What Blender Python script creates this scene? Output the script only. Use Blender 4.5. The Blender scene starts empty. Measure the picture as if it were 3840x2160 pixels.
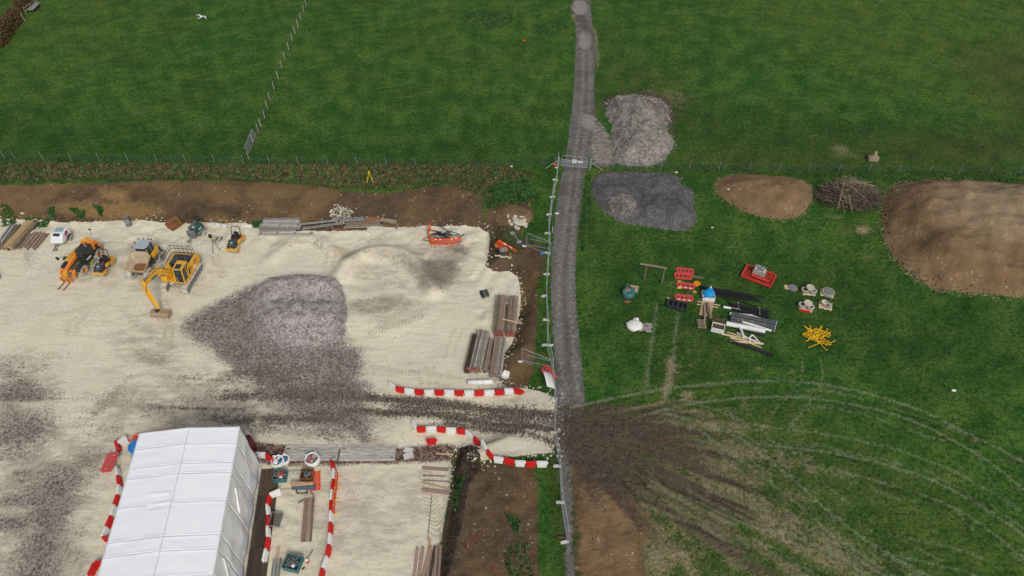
import bpy, math, random
import numpy as np
from mathutils import Matrix, Vector
R=math.radians
rnd=random.Random(7)
S=bpy.context.scene
# ---------------------------------------------------------------- camera, light, exposure
CAM_H=55.0; PITCH=R(46.4); FPX=2595.0
cam_d=bpy.data.cameras.new("camera"); cam=bpy.data.objects.new("camera",cam_d); S.collection.objects.link(cam)
cam.location=(0,0,CAM_H); cam.rotation_euler=(R(90)-PITCH,0,0)
cam_d.sensor_width=36; cam_d.lens=36*FPX/3840; cam_d.clip_start=0.5; cam_d.clip_end=3000
S.camera=cam
SUN_EL=R(44); SUN_AZ=R(158)          # azimuth, clockwise from +Y
W=bpy.data.worlds.new("World"); S.world=W; W.use_nodes=True
wn=W.node_tree; wn.nodes.clear()
sky=wn.nodes.new('ShaderNodeTexSky'); sky.sky_type='NISHITA'; sky.sun_disc=False
sky.sun_elevation=SUN_EL; sky.sun_rotation=SUN_AZ; sky.air_density=1.6; sky.dust_density=4.0
bg=wn.nodes.new('ShaderNodeBackground'); bg.inputs[1].default_value=0.082
hs=wn.nodes.new('ShaderNodeHueSaturation'); hs.inputs['Saturation'].default_value=0.35
wo=wn.nodes.new('ShaderNodeOutputWorld')
wn.links.new(sky.outputs[0],hs.inputs['Color']); wn.links.new(hs.outputs[0],bg.inputs[0]); wn.links.new(bg.outputs[0],wo.inputs[0])
sd=bpy.data.lights.new("sun",'SUN'); sd.energy=1.5; sd.angle=R(12); sd.color=(1,0.97,0.92)
sun=bpy.data.objects.new("sun",sd); S.collection.objects.link(sun)
dv=Vector((math.sin(SUN_AZ)*math.cos(SUN_EL),math.cos(SUN_AZ)*math.cos(SUN_EL),math.sin(SUN_EL)))
sun.rotation_euler=dv.to_track_quat('Z','Y').to_euler(); sun.location=(0,0,80)
S.view_settings.view_transform='Standard'; S.view_settings.look='None'
S.view_settings.exposure=0.05; S.view_settings.gamma=1; S.view_settings.use_curve_mapping=False

# ---------------------------------------------------------------- survey of the site: sight lines from the drone to ground points
def P(u,v,z=0.0):
    a=(u-1920)/FPX; b=-(v-1080)/FPX
    ry=math.cos(PITCH)+b*math.sin(PITCH); rz=-math.sin(PITCH)+b*math.cos(PITCH)
    t=(z-CAM_H)/rz
    return (a*t,ry*t,z)
K=3840/2576
def D(pts,z=0.0): return np.array([P(x*K,y*K,z)[:2] for x,y in pts])
def C(crop,pts,z=0.0):
    x0,y0,s=crop
    return np.array([P(x0+a/s,y0+b/s,z)[:2] for a,b in pts])
def chaikin(p,n=2,closed=True):
    p=np.asarray(p,float)
    for _ in range(n):
        if closed: a=p; b=np.roll(p,-1,0)
        else: a=p[:-1]; b=p[1:]
        q=np.empty((2*len(a),2)); q[0::2]=.75*a+.25*b; q[1::2]=.25*a+.75*b
        if not closed: q=np.vstack([p[:1],q,p[-1:]])
        p=q
    return p
YZ=-1.2                                # level of the excavated yard

# ---------------------------------------------------------------- ground grid
def axis(a,b,step,far):
    core=np.arange(a,b+1e-6,step); out=[]; s=step; x=b
    while x<far: s*=1.35; x+=s; out.append(x)
    lo=[]; s=step; x=a
    while x>-far: s*=1.35; x-=s; lo.append(x)
    return np.array(lo[::-1]+list(core)+out)
gx=axis(-97,97,0.2,1400)
ys=[17.0]
while ys[-1]<130: ys.append(ys[-1]+0.12+0.0021*ys[-1])
hi=[];s=.4;x=ys[-1]
while x<1500: s*=1.35; x+=s; hi.append(x)
lo=[];s=.2;x=ys[0]
while x>-300: s*=1.35; x-=s; lo.append(x)
gy=np.array(lo[::-1]+ys+hi)
NX,NY=len(gx),len(gy)
GX,GY=np.meshgrid(gx,gy)               # shape NY,NX
def h2(ix,iy,seed):
    n=(ix.astype(np.int64)*374761393+iy.astype(np.int64)*668265263+int(seed)*974634777)&0xffffffff
    n=((n^(n>>13))*1274126177)&0xffffffff
    return ((n^(n>>16))&0xffff)/65535.0
def vn(x,y,sc,seed=0):
    x=x/sc; y=y/sc; ix=np.floor(x); iy=np.floor(y); fx=x-ix; fy=y-iy
    fx=fx*fx*(3-2*fx); fy=fy*fy*(3-2*fy)
    a=h2(ix,iy,seed);b=h2(ix+1,iy,seed);c=h2(ix,iy+1,seed);d=h2(ix+1,iy+1,seed)
    return (a*(1-fx)+b*fx)*(1-fy)+(c*(1-fx)+d*fx)*fy
def fbm(x,y,sc,seed=0,o=3):
    r=0;a=.5;t=0
    for i in range(o): r=r+a*vn(x+13.7*i,y-7.1*i,sc/2**i,seed+i); t+=a; a*=.5
    return r/t
def box_idx(poly,m):
    x0,y0=poly.min(0)-m; x1,y1=poly.max(0)+m
    i0,i1=np.searchsorted(gx,[x0,x1]); j0,j1=np.searchsorted(gy,[y0,y1])
    return slice(j0,j1),slice(i0,i1)
def seg_d(X,Y,a,b):
    dx,dy=b-a; L=dx*dx+dy*dy+1e-12
    t=np.clip(((X-a[0])*dx+(Y-a[1])*dy)/L,0,1)
    return np.hypot(X-a[0]-t*dx,Y-a[1]-t*dy),t*math.sqrt(L)
def sd_poly(poly,m):
    sl=box_idx(poly,m); X=GX[sl];Y=GY[sl]; d=np.full(X.shape,1e9); ins=np.zeros(X.shape,bool)
    n=len(poly)
    for i in range(n):
        a=poly[i]; b=poly[(i+1)%n]
        d=np.minimum(d,seg_d(X,Y,a,b)[0])
        c=((a[1]>Y)!=(b[1]>Y))&(X<(b[0]-a[0])*(Y-a[1])/(b[1]-a[1]+1e-12)+a[0])
        ins^=c
    return sl,np.where(ins,d,-d)
def sd_line(line,m):
    sl=box_idx(line,m); X=GX[sl];Y=GY[sl]; d=np.full(X.shape,1e9); al=np.zeros(X.shape); acc=0
    for a,b in zip(line[:-1],line[1:]):
        q,t=seg_d(X,Y,a,b); k=q<d; al=np.where(k,acc+t,al); d=np.where(k,q,d); acc+=math.hypot(*(b-a))
    return sl,d,al
ATT={}
def layer(n):
    if n not in ATT: ATT[n]=np.zeros(GX.shape,np.float32)
    return ATT[n]
def paint(n,poly,soft=.6,amt=1.0,op='max',smooth=2):
    L=layer(n); poly=chaikin(poly,smooth) if smooth else np.asarray(poly)
    sl,d=sd_poly(poly,soft*1.2+.5); m=np.clip(.5+d/(2*soft),0,1)*amt
    if op=='max': L[sl]=np.maximum(L[sl],m)
    elif op=='sub': L[sl]=np.minimum(L[sl],1-m)
def stroke(n,line,w,soft=.3,amt=1.0,rib=None,smooth=2,op='max'):
    L=layer(n); line=chaikin(line,smooth,False) if smooth else np.asarray(line)
    sl,d,al=sd_line(line,w+soft*2); m=np.clip(.5+(w/2-d)/(2*soft),0,1)*amt
    k=m>L[sl]; al=al+d*.75
    if rib:
        A=layer('along'); A[sl]=np.where(k&(m>.02),al/rib,A[sl])
    if op=='sub': L[sl]=np.minimum(L[sl],1-m)
    else: L[sl]=np.maximum(L[sl],m)
for n in 'chalk soil weedy light dark olive bare gravel shingle stone planings heap road mud stripe rut ochre along speck pale streak wet dirty'.split(): layer(n)

# --- yard and banks
YARD=D([(-300,548),(60,552),(180,562),(340,551),(420,562),(560,560),(640,566),(760,586),(1000,574),(1100,565),(1235,572),(1228,640),(1220,682),(1300,684),(1312,740),(1306,800),(1292,860),(1262,900),(1250,940),(1262,972),(1330,990),(1385,1012),(1402,1030),(1404,1155),(1330,1162),(1262,1166),(1205,1178),(1190,1168),(1175,1128),(1135,1128),(1135,1200),(1128,1260),(1112,1340),(1095,1460),(1080,1620),(-500,1620)],YZ)
YARD[(YARD[:,0]>1.5)]=D([(1385,1012),(1402,1030),(1404,1155),(1330,1162)])[:(YARD[:,0]>1.5).sum()] if (YARD[:,0]>1.5).sum()==4 else YARD[(YARD[:,0]>1.5)]
paint('chalk',YARD,.5,smooth=1)
paint('soil',D([(-400,462),(0,466),(200,462),(420,456),(600,455),(720,462),(830,474),(900,484),(1000,484),(1110,462),(1200,470),(1216,500),(1214,545),(1240,580),(1400,620),(1300,800),(1100,620),(600,600),(-400,600)]),.8)
paint('soil',D([(1215,545),(1250,525),(1300,512),(1340,528),(1342,560),(1310,590),(1300,620),(1300,660),(1335,672),(1350,720),(1352,800),(1348,880),(1340,940),(1320,990),(1350,1010),(1200,1010),(1180,800),(1215,640)],-.6),.5)
paint('soil',D([(1150,1165),(1200,1172),(1275,1162),(1352,1180),(1353,1300),(1356,1460),(1360,1640),(1040,1640),(1100,1400),(1130,1250)],-.4),.5)
paint('soil',D([(1430,1120),(1500,1130),(1560,1190),(1600,1260),(1650,1320),(1612,1400),(1635,1449),(1660,1640),(1446,1640),(1440,1400),(1432,1250)]),1.6,.9)
# soil variation inside strips
paint('wet_shade',D([(1140,1120),(1185,1125),(1205,1175),(1190,1240),(1175,1300),(1165,1380),(1150,1460),(1110,1620),(1060,1620),(1105,1400),(1125,1250)],-.6),.7)  # dark mud band; shade of the drop is painted in with it
paint('wet_shade',D([(1225,560),(1245,575),(1240,665),(1220,660)],-.8),.5,.8)
paint('wet_shade',D([(1240,880),(1300,850),(1310,900),(1260,960),(1330,985),(1200,990),(1200,970),(1255,960)],-.8),.6,.75)
paint('wet_shade',D([(1260,1330),(1300,1300),(1340,1290),(1330,1370),(1345,1460),(1280,1600),(1262,1460)],-.4),1.0,.62)
# --- weeds
paint('weedy',D([(-400,410),(0,408),(600,412),(1200,412),(1345,425),(1335,480),(1340,525),(1290,510),(1240,540),(1222,530),(1225,480),(1130,455),(1000,478),(830,470),(600,448),(200,455),(-400,458)]),1.0)
paint('weedy',D([(1210,600),(1260,575),(1310,600),(1330,640),(1310,665),(1260,650),(1230,640)],-.6),.8,.85)
for q in ([(0,510),(30,515),(40,555),(100,560),(0,565)],[(70,530),(130,540),(110,560),(60,556)]): paint('weedy',D(q,-1),.6,.8)
# --- road and track
paint('road',D([(1438,-60),(1484,-60),(1488,60),(1500,100),(1494,200),(1498,290),(1482,400),(1470,440),(1462,500),(1455,560),(1449,640),(1447,720),(1452,800),(1460,880),(1468,960),(1472,1020),(1455,1100),(1448,1180),(1400,1180),(1400,1100),(1400,1015),(1398,930),(1392,850),(1386,760),(1386,700),(1390,620),(1397,540),(1408,460),(1423,400),(1432,330),(1443,240),(1447,150),(1449,80)]),.28,smooth=1)
paint('road',D([(1400,1140),(1440,1150),(1440,1300),(1448,1449),(1452,1640),(1428,1640),(1421,1400),(1414,1260)]),.5,.85)
paint('stone',D([(1470,292),(1505,286),(1516,330),(1512,380),(1500,400),(1482,400),(1478,340)]),.7,.62)
paint('stone',D([(1455,82),(1488,82),(1487,122),(1456,122)]),.4,.75); paint('stone',D([(1432,0),(1482,0),(1480,38),(1434,38)]),.5,.6)
paint('wet_shade',D([(1446,36),(1480,40),(1484,80),(1452,82)]),.6,.5); paint('bare',D([(1425,25),(1505,60),(1512,160),(1500,200),(1492,90),(1440,60)]),.8,.62)
for q,a in (([(1455,80),(1488,80),(1487,124),(1456,124)],.95),([(1436,0),(1480,0),(1478,38),(1438,38)],.8),([(1455,285),(1502,288),(1500,330),(1462,325)],.85),([(1420,930),(1432,935),(1428,990),(1416,980)],.6)): paint('pale',D(q),.6,a)
for l in ([(1468,130),(1466,250),(1455,340),(1440,420),(1425,540),(1404,700),(1408,850),(1420,1000)],[(1484,130),(1484,250),(1474,340),(1458,420),(1444,540),(1432,700),(1440,850),(1454,1000)]): stroke('pale',D(l),.7,.6,.62)
for l in ([(1476,130),(1475,250),(1464,340),(1448,420),(1434,540),(1418,700),(1424,850),(1437,1000)],): stroke('dirty',D(l),.7,.7,.7)
paint('mud',D([(1452,36),(1482,40),(1492,84),(1498,120),(1506,150),(1494,170),(1486,120),(1458,78)]),.8,.72)
paint('stone',D([(1478,290),(1535,320),(1560,420),(1500,420),(1476,400)]),1.6,.85)
paint('soil',D([(1486,382),(1540,372),(1560,425),(1482,424)]),.8,.75)
# --- heaps
GH=chaikin(D([(655,700),(705,690),(780,685),(845,700),(868,735),(872,800),(866,850),(800,872),(720,870),(662,835),(640,770)],-.9))
paint('gravel',GH,.5,smooth=0)
paint('gravel',D([(450,800),(520,765),(580,738),(650,703),(760,686),(832,692),(870,740),(868,850),(935,885),(905,960),(935,1020),(948,1122),(890,1125),(820,1075),(720,1060),(690,1000),(600,965),(560,915),(490,870),(455,840)],YZ),1.4,.74)
PL=chaikin(D([(1487,436),(1560,430),(1640,432),(1712,442),(1710,465),(1748,480),(1742,515),(1756,550),(1735,580),(1690,582),(1620,568),(1560,563),(1515,530),(1490,500)]))
paint('planings',PL,.35,smooth=0)
ST=chaikin(D([(1525,258),(1560,243),(1640,243),(1676,262),(1688,300),(1672,330),(1698,352),(1684,385),(1655,420),(1545,418),(1540,370),(1548,330),(1527,290)]))
paint('stone',ST,.5,smooth=0)
paint('mud',D([(1500,255),(1570,222),(1660,232),(1700,262),(1710,310),(1700,350),(1650,300),(1560,260),(1530,300)]),1.3,.95)
paint('stone',D([(1480,300),(1535,330),(1545,400),(1530,420),(1490,410),(1484,350)]),1.2,.62)
paint('bare',D([(1530,225),(1720,205),(1790,245),(1700,300),(1700,400),(1640,425)]),2.5,.42)
SA=chaikin(D([(1792,470),(1830,437),(1900,440),(2000,446),(2042,465),(2047,500),(2020,538),(1985,553),(1930,551),(1870,533),(1820,502)]))
SB=chaikin(D([(2216,540),(2232,480),(2275,455),(2400,452),(2600,466),(2800,500),(2800,780),(2576,752),(2460,738),(2350,722),(2285,690),(2232,625)]))
SC=chaikin(D([(1245,540),(1262,518),(1300,513),(1338,530),(1340,556),(1310,572),(1262,566)]))
for q in (SA,SB,SC): paint('heap',q,.3,smooth=0)
paint('pale',D([(2340,500),(2420,478),(2600,480),(2750,520),(2750,700),(2576,640),(2480,640),(2400,600),(2350,580)]),3.0,.8)
# --- mud fan at the entrance and over the field
paint('olive',D([(1420,1150),(1700,1100),(1900,1230),(2100,1400),(2200,1640),(1450,1640)]),6,.55)
paint('mud',D([(1398,1018),(1480,1008),(1560,1012),(1640,1030),(1700,1060),(1740,1100),(1800,1150),(1840,1225),(1800,1240),(1700,1190),(1620,1200),(1600,1260),(1640,1330),(1560,1270),(1500,1240),(1440,1225),(1420,1190),(1396,1130)]),2.6,.93)
paint('mud',D([(1410,1150),(1500,1160),(1560,1230),(1500,1300),(1450,1290),(1436,1260)]),2.4,.8)
paint('mud',D([(1400,1040),(1500,1045),(1640,1100),(1600,1170),(1480,1170),(1405,1150)]),2.0,1.0)
F7=(2100,1350,1.4805)
for w,a,l in [(1.6,.9,[(0,500),(150,560),(350,680),(550,800),(720,920),(900,1020),(1080,1130),(1180,1199)]),(1.3,.85,[(0,430),(200,500),(450,640),(640,760),(800,860),(950,950),(1060,1010)]),(1.2,.8,[(200,380),(420,470),(620,600),(790,660),(900,750)]),(1.4,.72,[(0,320),(300,350),(520,400),(760,480),(900,520)]),(1.0,.7,[(0,265),(200,262),(450,270),(600,290),(780,350)])]:
    stroke('mud',C(F7,l),w,1.1,a,rib=.42)
for l in ([(1560,520),(1700,545)],[(1760,670),(1930,705)],[(1780,745),(1940,770)],[(2490,555),(2600,600)],[(1010,1070),(1130,1190)],[(1300,270),(1270,320)]): stroke('mud',C(F7,l),1.4,1.0,.56,rib=.42)
# --- ruts inside the yard entrance
for w,a,l in [(1.3,.88,[(1402,1052),(1330,1045),(1240,1022),(1160,1012),(1080,1002),(1000,996),(940,992),(880,985)]),(1.2,.88,[(1402,1095),(1330,1075),(1250,1062),(1160,1042),(1080,1030),(1000,1030),(930,1025),(860,1020)]),(1.0,.8,[(1402,1125),(1340,1100),(1280,1082),(1200,1066),(1120,1052)]),(.9,.75,[(1402,1072),(1340,1062),(1280,1045)]),(1.0,.62,[(880,985),(760,965),(650,940),(560,935),(450,950)]),(1.0,.60,[(860,1020),(760,1030),(640,1040),(500,1060)]),(.7,.66,[(1402,1110),(1360,1108),(1290,1102)])]:
    stroke('rut',D(l,YZ if l[0][0]<1000 else -.5),w,.8,a,rib=.35)
for q,a in (([(-60,1120),(180,1080),(330,1060),(420,1080),(300,1150),(260,1250),(240,1400),(220,1600),(-60,1600)],.62),([(200,1000),(500,940),(800,950),(1000,980),(1000,1120),(640,1110),(300,1110)],.68),([(-60,860),(160,900),(120,1060),(-60,1180)],.5),([(300,760),(470,780),(520,960),(330,980),(230,900)],.48),([(180,600),(420,600),(540,680),(500,760),(300,740),(160,700)],.5),([(620,1160),(860,1150),(1130,1170),(1120,1300),(1100,1460),(640,1460)],.42),([(1050,590),(1200,590),(1190,720),(1060,760),(1010,700)],.68),([(840,640),(1080,630),(1100,800),(900,860),(850,740)],.42),([(1190,1040),(1404,1040),(1404,1130),(1250,1110)],.66),([(1205,1085),(1290,1090),(1260,1125),(1215,1120)],.75)): paint('dirty',D(q,YZ),3.2,a)
paint('pale',GH,1.5,.9,smooth=0)
# --- shingle strip
paint('shingle',D([(610,1105),(700,1120),(860,1128),(1000,1128),(1060,1120),(1130,1115),(1170,1130),(1160,1155),(1090,1162),(1000,1165),(690,1175),(640,1160)],YZ),.9)
# --- purple gravel patches at the left
for q,a in (([(-60,905),(40,900),(110,905),(140,925),(100,945),(30,940),(-60,950)],.62),([(-60,1040),(60,1010),(130,1000),(170,1050),(140,1130),(60,1165),(-60,1170)],.66),([(60,1210),(110,1150),(180,1150),(240,1130),(300,1140),(230,1200),(195,1280),(195,1400),(165,1470),(130,1620),(-60,1620),(20,1400),(50,1290)],.72),([(620,990),(760,980),(850,1020),(900,1100),(800,1090),(680,1040)],.7),([(700,1040),(900,1030),(945,1100),(930,1128),(800,1110)],.72),([(560,890),(700,870),(860,870),(920,900),(880,1000),(700,1010),(600,950)],.68)):
    paint('gravel',D(q,YZ),2.8,a+.02)
for q in ([(520,970),(620,960),(640,1010),(540,1020)],[(330,870),(440,880),(430,930),(340,920)],[(250,980),(350,940),(330,1030),(200,1080)],[(200,1090),(330,1060),(260,1130)],[(1060,640),(1150,640),(1160,700),(1090,740),(1050,700)],[(760,600),(860,640),(820,660)],[(20,600),(110,640),(60,700)],[(1070,600),(1180,600),(1190,650),(1080,640)],[(300,1120),(600,1060),(950,1080),(940,1130),(640,1100)]): paint('speck',D(q,YZ),2.5,.75)
for q,a in (([(850,628),(900,640),(880,655),(840,650)],.85),([(700,610),(745,605),(735,640),(700,640)],.5),([(890,655),(960,700),(930,720),(880,690)],.45),([(430,760),(470,800),(430,800)],.5),([(120,700),(260,760),(200,790)],.35),([(760,1420),(820,1400),(800,1480)],.5),([(1060,1060),(1200,1080),(1150,1110)],.3),([(1000,960),(1180,980),(1100,990)],.4),([(690,1290),(760,1330),(720,1400)],.35),([(1080,1330),(1120,1400),(1080,1450)],.5),([(300,600),(420,640),(350,660)],.35)): paint('ochre',D(q,YZ),1.5,a)
for q in ([(1060,650),(1150,640),(1165,700),(1120,735),(1050,740),(1040,700)],[(1110,620),(1180,600),(1190,650),(1140,650)],[(850,650),(900,640),(960,632),(1020,640),(1050,660),(1090,720),(1060,735),(1020,680),(960,650),(900,655),(860,680)],[(690,650),(700,620),(740,600),(800,605),(850,640),(800,625),(740,615)],[(860,760),(960,740),(1060,760),(1000,790),(900,800)]): paint('wet_shade',D(q,YZ),.8,.62)
for l,w in (([(418,760),(425,800),(425,880)],1.1),([(345,975),(322,1000),(300,1050),(285,1110)],1.1),([(285,990),(265,1030)],1.1),([(955,820),(1050,760)],1.0),([(930,840),(1060,800)],.9),([(330,860),(355,885)],1.2),([(380,600),(470,620)],1.0),([(540,640),(560,690)],1.0),([(500,565),(560,600)],1.0),([(1070,1200),(1100,1330)],1.4),([(950,1100),(960,1128)],1.0),([(870,660),(960,600)],1.1)): stroke('streak',D(l,YZ),w,.3,.9,rib=.36)
rq=np.random.default_rng(11)
for j in range(26):
    x=rq.uniform(20,1180); y=rq.uniform(600,1080); a=rq.choice([-.55,-.35,1.35,.15])+rq.uniform(-.15,.15); L=rq.uniform(40,150); q=rq.uniform(.45,.8)
    if 640<x<880 and 690<y<870: continue
    p0=(x,y); p1=(x+L*math.cos(a),y-L*math.sin(a)*.75); pm_=((p0[0]+p1[0])/2+rq.uniform(-10,10),(p0[1]+p1[1])/2+rq.uniform(-8,8))
    for o in (0,22): stroke('streak',D([(p0[0]+o,p0[1]),(pm_[0]+o,pm_[1]),(p1[0]+o,p1[1])],YZ),.7,.35,q,rib=.34)
# --- grass tints
for q,a in (([(1700,-80),(2700,-80),(2700,330),(2300,250),(2100,150),(1850,60)],.75),([(1468,440),(1500,480),(1505,560),(1520,640),(1470,760),(1458,640)],.8),([(0,0),(300,-40),(420,60),(300,180),(60,260),(-100,150)],.5),([(660,230),(740,60),(800,100),(720,330),(650,400)],.45),([(1560,560),(1700,600),(1900,560),(2200,700),(2260,640),(2140,560),(1790,560)],.35),([(1320,650),(1395,640),(1390,900),(1350,1000),(1350,700)],.3),([(900,0),(1440,-20),(1440,200),(1300,300),(1000,200)],.3),([(1900,1300),(2300,1250),(2700,1300),(2700,1640),(2000,1640)],.35),([(150,260),(420,240),(560,330),(300,380)],.3)): paint('light',D(q),5,a)
paint('light',D([(1650,1080),(2000,1120),(2400,1180),(2600,1300),(2600,1600),(1700,1600),(1640,1300)]),8,.55)
for q in ([(120,505),(400,500),(420,556),(130,556)],[(500,535),(660,540),(650,562),(520,560)],[(725,535),(790,540),(780,566),(735,562)],[(240,480),(330,475),(330,520),(250,520)]): paint('ochre',D(q,-.9),1.6,.7)
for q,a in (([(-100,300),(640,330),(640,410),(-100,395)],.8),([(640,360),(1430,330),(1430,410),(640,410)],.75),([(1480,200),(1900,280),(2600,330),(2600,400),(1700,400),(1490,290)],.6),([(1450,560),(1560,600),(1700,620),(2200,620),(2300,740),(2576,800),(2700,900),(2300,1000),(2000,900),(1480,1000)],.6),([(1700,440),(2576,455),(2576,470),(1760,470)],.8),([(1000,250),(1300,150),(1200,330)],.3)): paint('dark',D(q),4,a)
for q,a in (([(1700,380),(2100,370),(2700,300),(2700,430),(1700,425)],.95),([(1480,230),(1560,230),(1700,330),(1740,420),(1690,420),(1700,340)],.8),([(2400,120),(2700,100),(2700,330),(2480,260)],.9),([(1480,20),(1700,180),(1900,330),(1700,360),(1500,230)],.45),([(1640,940),(1700,860),(1800,860),(1900,900),(1880,960),(1700,990)],.45),([(1640,1100),(1900,1130),(2300,1170),(2300,1260),(2000,1300),(1800,1260)],.6),([(1640,1280),(1800,1300),(1900,1449),(1700,1560),(1620,1400)],.45)): paint('olive',D(q),4,a)
F4=(2200,900,2.576)
for q,a in (([(760,1230),(900,1180),(900,1290),(760,1290)],.75),([(820,930),(860,930),(860,985),(820,985)],.7),([(980,1170),(1070,1190),(1060,1240),(980,1230)],.62),([(1610,1200),(1740,1180),(1730,1280),(1610,1290)],.55),([(1080,1150),(1160,1140),(1150,1190)],.5),([(1380,1110),(1540,1110),(1540,1180),(1380,1180)],.4)): paint('bare',C(F4,q),.8,a)
for q,a in (([(660,175),(740,175),(740,215),(660,210)],.85),([(805,275),(850,275),(870,320),(820,330)],.75),([(985,210),(1050,195),(1030,260),(990,280)],.65),([(580,30),(660,20),(640,120),(640,160),(580,150),(600,80)],.7),([(1370,530),(1400,525),(1410,560),(1380,570)],.8),([(2280,430),(2330,430),(2330,455),(2280,450)],.85),([(520,140),(470,150),(500,180)],.5),([(330,900),(440,850),(500,1000),(350,1000)],.45)): paint('bare',C(F7,q),.9,a)
F6=(3000,550,2.4155)
for q,a in (([(220,615),(410,620),(410,655),(220,650)],.75),([(510,730),(580,715),(665,740),(620,800),(510,795)],.85),([(390,770),(480,760),(480,805),(390,800)],.65),([(540,980),(660,985),(640,1015),(550,1010)],.6),([(580,1070),(660,1075),(650,1100)],.6),([(270,910),(340,915),(345,985),(310,940)],.55)): paint('bare',C(F6,q),.9,a)
F8=(2100,0,1.4805)
for q,a in (([(1420,780),(1640,790),(1700,900),(1500,900)],.42),([(1740,150),(1820,165),(1760,185)],.5),([(1520,210),(1570,210),(1570,270)],.5),([(1210,20),(1290,25),(1280,55)],.42),([(1120,90),(1165,85),(1150,115)],.45),([(1400,225),(1480,225),(1460,245)],.45),([(2140,370),(2350,300),(2400,340),(2250,390)],.4),([(1700,320),(1780,330),(1760,345)],.45)): paint('bare',C(F8,q),1.5,a)
for l in ([(600,450),(700,500),(900,560),(1100,620),(1300,650),(1600,700),(1900,770),(2200,830),(2576,890)],[(620,430),(760,520),(950,545),(1200,590),(1450,660),(1700,720),(2000,790),(2576,860)],[(560,470),(640,540),(600,600)]): stroke('mud',C(F8,l),.7,.9,.62,rib=.5)
paint('bare',D([(1300,95),(1330,95),(1330,112),(1300,112)]),2,.3)
# --- light tyre marks over the grass
TS=[[(60,262),(180,240),(400,190),(640,155),(800,135),(1000,118),(1200,112),(1380,120),(1560,150),(1720,190),(1900,240),(2080,310),(2250,400),(2400,480),(2640,590)],
[(440,310),(540,290),(700,250),(850,225),(1060,205),(1300,200),(1500,222),(1700,260),(1900,310),(2080,390),(2280,500),(2450,610),(2640,780)],
[(1280,180),(1400,165),(1560,180),(1760,240),(1950,300),(2100,350),(2300,430)],[(1340,280),(1480,255),(1640,290),(1800,340),(1950,400),(2150,450)],
[(560,290),(800,350),(950,410),(1060,460),(1250,485),(1400,500),(1560,525),(1760,565),(1960,625),(2150,700),(2330,800),(2450,880),(2640,1030)],
[(800,400),(900,480),(1000,560),(1130,640),(1250,740),(1350,820),(1450,920),(1560,1000),(1700,1100),(1900,1230)],
[(1000,440),(1180,570),(1330,690),(1430,790),(1560,890),(1700,1000),(1850,1090),(2100,1230)],
[(1000,640),(1150,740),(1260,850)],[(640,800),(740,870),(900,960),(1100,1050),(1300,1120),(1480,1230)],
[(500,700),(600,740),(800,800),(950,880),(1150,940),(1350,1000),(1560,1090),(1720,1230)],
[(800,700),(900,750),(1100,820),(1250,880),(1450,960),(1620,1070),(1850,1230)],
[(1450,600),(1700,650),(1950,725),(2100,780),(2250,850),(2400,960),(2640,1150)],
[(1345,-20),(1350,100),(1270,200),(1180,290)],[(1450,-20),(1465,110),(1400,220),(1270,380)],[(950,560),(1150,600),(1300,580),(1450,600),(1650,640),(1850,690)],
[(1850,1090),(2100,1130),(2350,1215)],[(2440,520),(2480,640),(2640,800)],[(1400,280),(1380,400)],[(1520,260),(1525,330)]]
for i,l in enumerate(TS): stroke('stripe',C(F7,l),.34,.26,(1,1,.8,.8,1,1,1,.6,.85,.95,.9,.9,.8,.8,.7,.8,.6,.35,.4)[i],rib=.33)
for l in ([(1652,770),(1642,850),(1632,920),(1622,990)],[(1706,790),(1698,850),(1690,920),(1682,990)]): stroke('stripe',D(l),.8,.35,.66,rib=.36)
stroke('bare',D([(1688,900),(1682,960),(1672,1000)]),1.0,.6,.68)

# mud dragged out of the entrance in radiating wheel lines
E0=P(1384*K,1078*K,0); X=GX-E0[0]; Y=GY-E0[1]; rr_=np.hypot(X,Y); th=np.degrees(np.arctan2(Y,X))+.28*rr_
def lerp(x,xp,fp): return np.interp(x,xp,fp)
Rm=lerp(th,[-100,-85,-60,-40,-20,-5,8,16,26],[0,11,13,16,19,18,15,12,0]); Af=np.clip(1.25-rr_/np.maximum(Rm,.1),0,1)*(X>-.5)
st1=fbm(th*.28,rr_*.035,1.0,61,3); st2=vn(th*1.1,rr_*.12,1.0,67)
mf=np.clip(Af*lerp(th,[-100,-60,-45,-30,0,20],[.25,.35,.7,.92,.92,.9])+(st1-.5)*1.3*(Af>0.01)*np.clip(Af*4,0,1)+(st2-.5)*.35*(Af>.01),0,1)*(rr_<60)
ATT['mud'][:]=np.maximum(ATT['mud']*(.55+.45*np.clip(st1*1.8-.3,0,1))*(X>-.5)+ATT['mud']*(X<=-.5),mf*np.clip(Af*3,0,1))
Ar=np.clip(1.6-rr_/np.maximum(Rm*1.5,.1),0,1)*(X>-.5)*(rr_<70); ATT['bare'][:]=np.maximum(ATT['bare'],np.clip(Ar*.50+(fbm(th*.35,rr_*.05,1.0,63,3)-.5)*.55,0,.52)*(Ar>.05)*(th>-75))
ATT['olive'][:]=np.maximum(ATT['olive'],Ar*.8)
paint('heap',D([(1440,1185),(1520,1215),(1570,1270),(1610,1320),(1620,1400),(1640,1640),(1456,1640),(1446,1400)]),1.6,.78)
rb=np.random.default_rng(77)
for _ in range(60):
    x=rb.normal(1790,150); y=rb.normal(985,55) if rb.random()<.6 else rb.uniform(900,1400); 
    if y>1000 and rb.random()<.3: x=rb.uniform(1600,2500)
    a=rb.uniform(4,14); paint('bare',D([(x-a,y),(x,y-a*.6),(x+a,y),(x,y+a*.6)]),.8,rb.uniform(.45,.72))
for _ in range(40):
    x=rb.uniform(1500,2550); y=rb.uniform(560,1440); a=rb.uniform(3,8); paint('bare',D([(x-a,y),(x,y-a*.6),(x+a,y),(x,y+a*.6)]),.6,rb.uniform(.4,.6))
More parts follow.
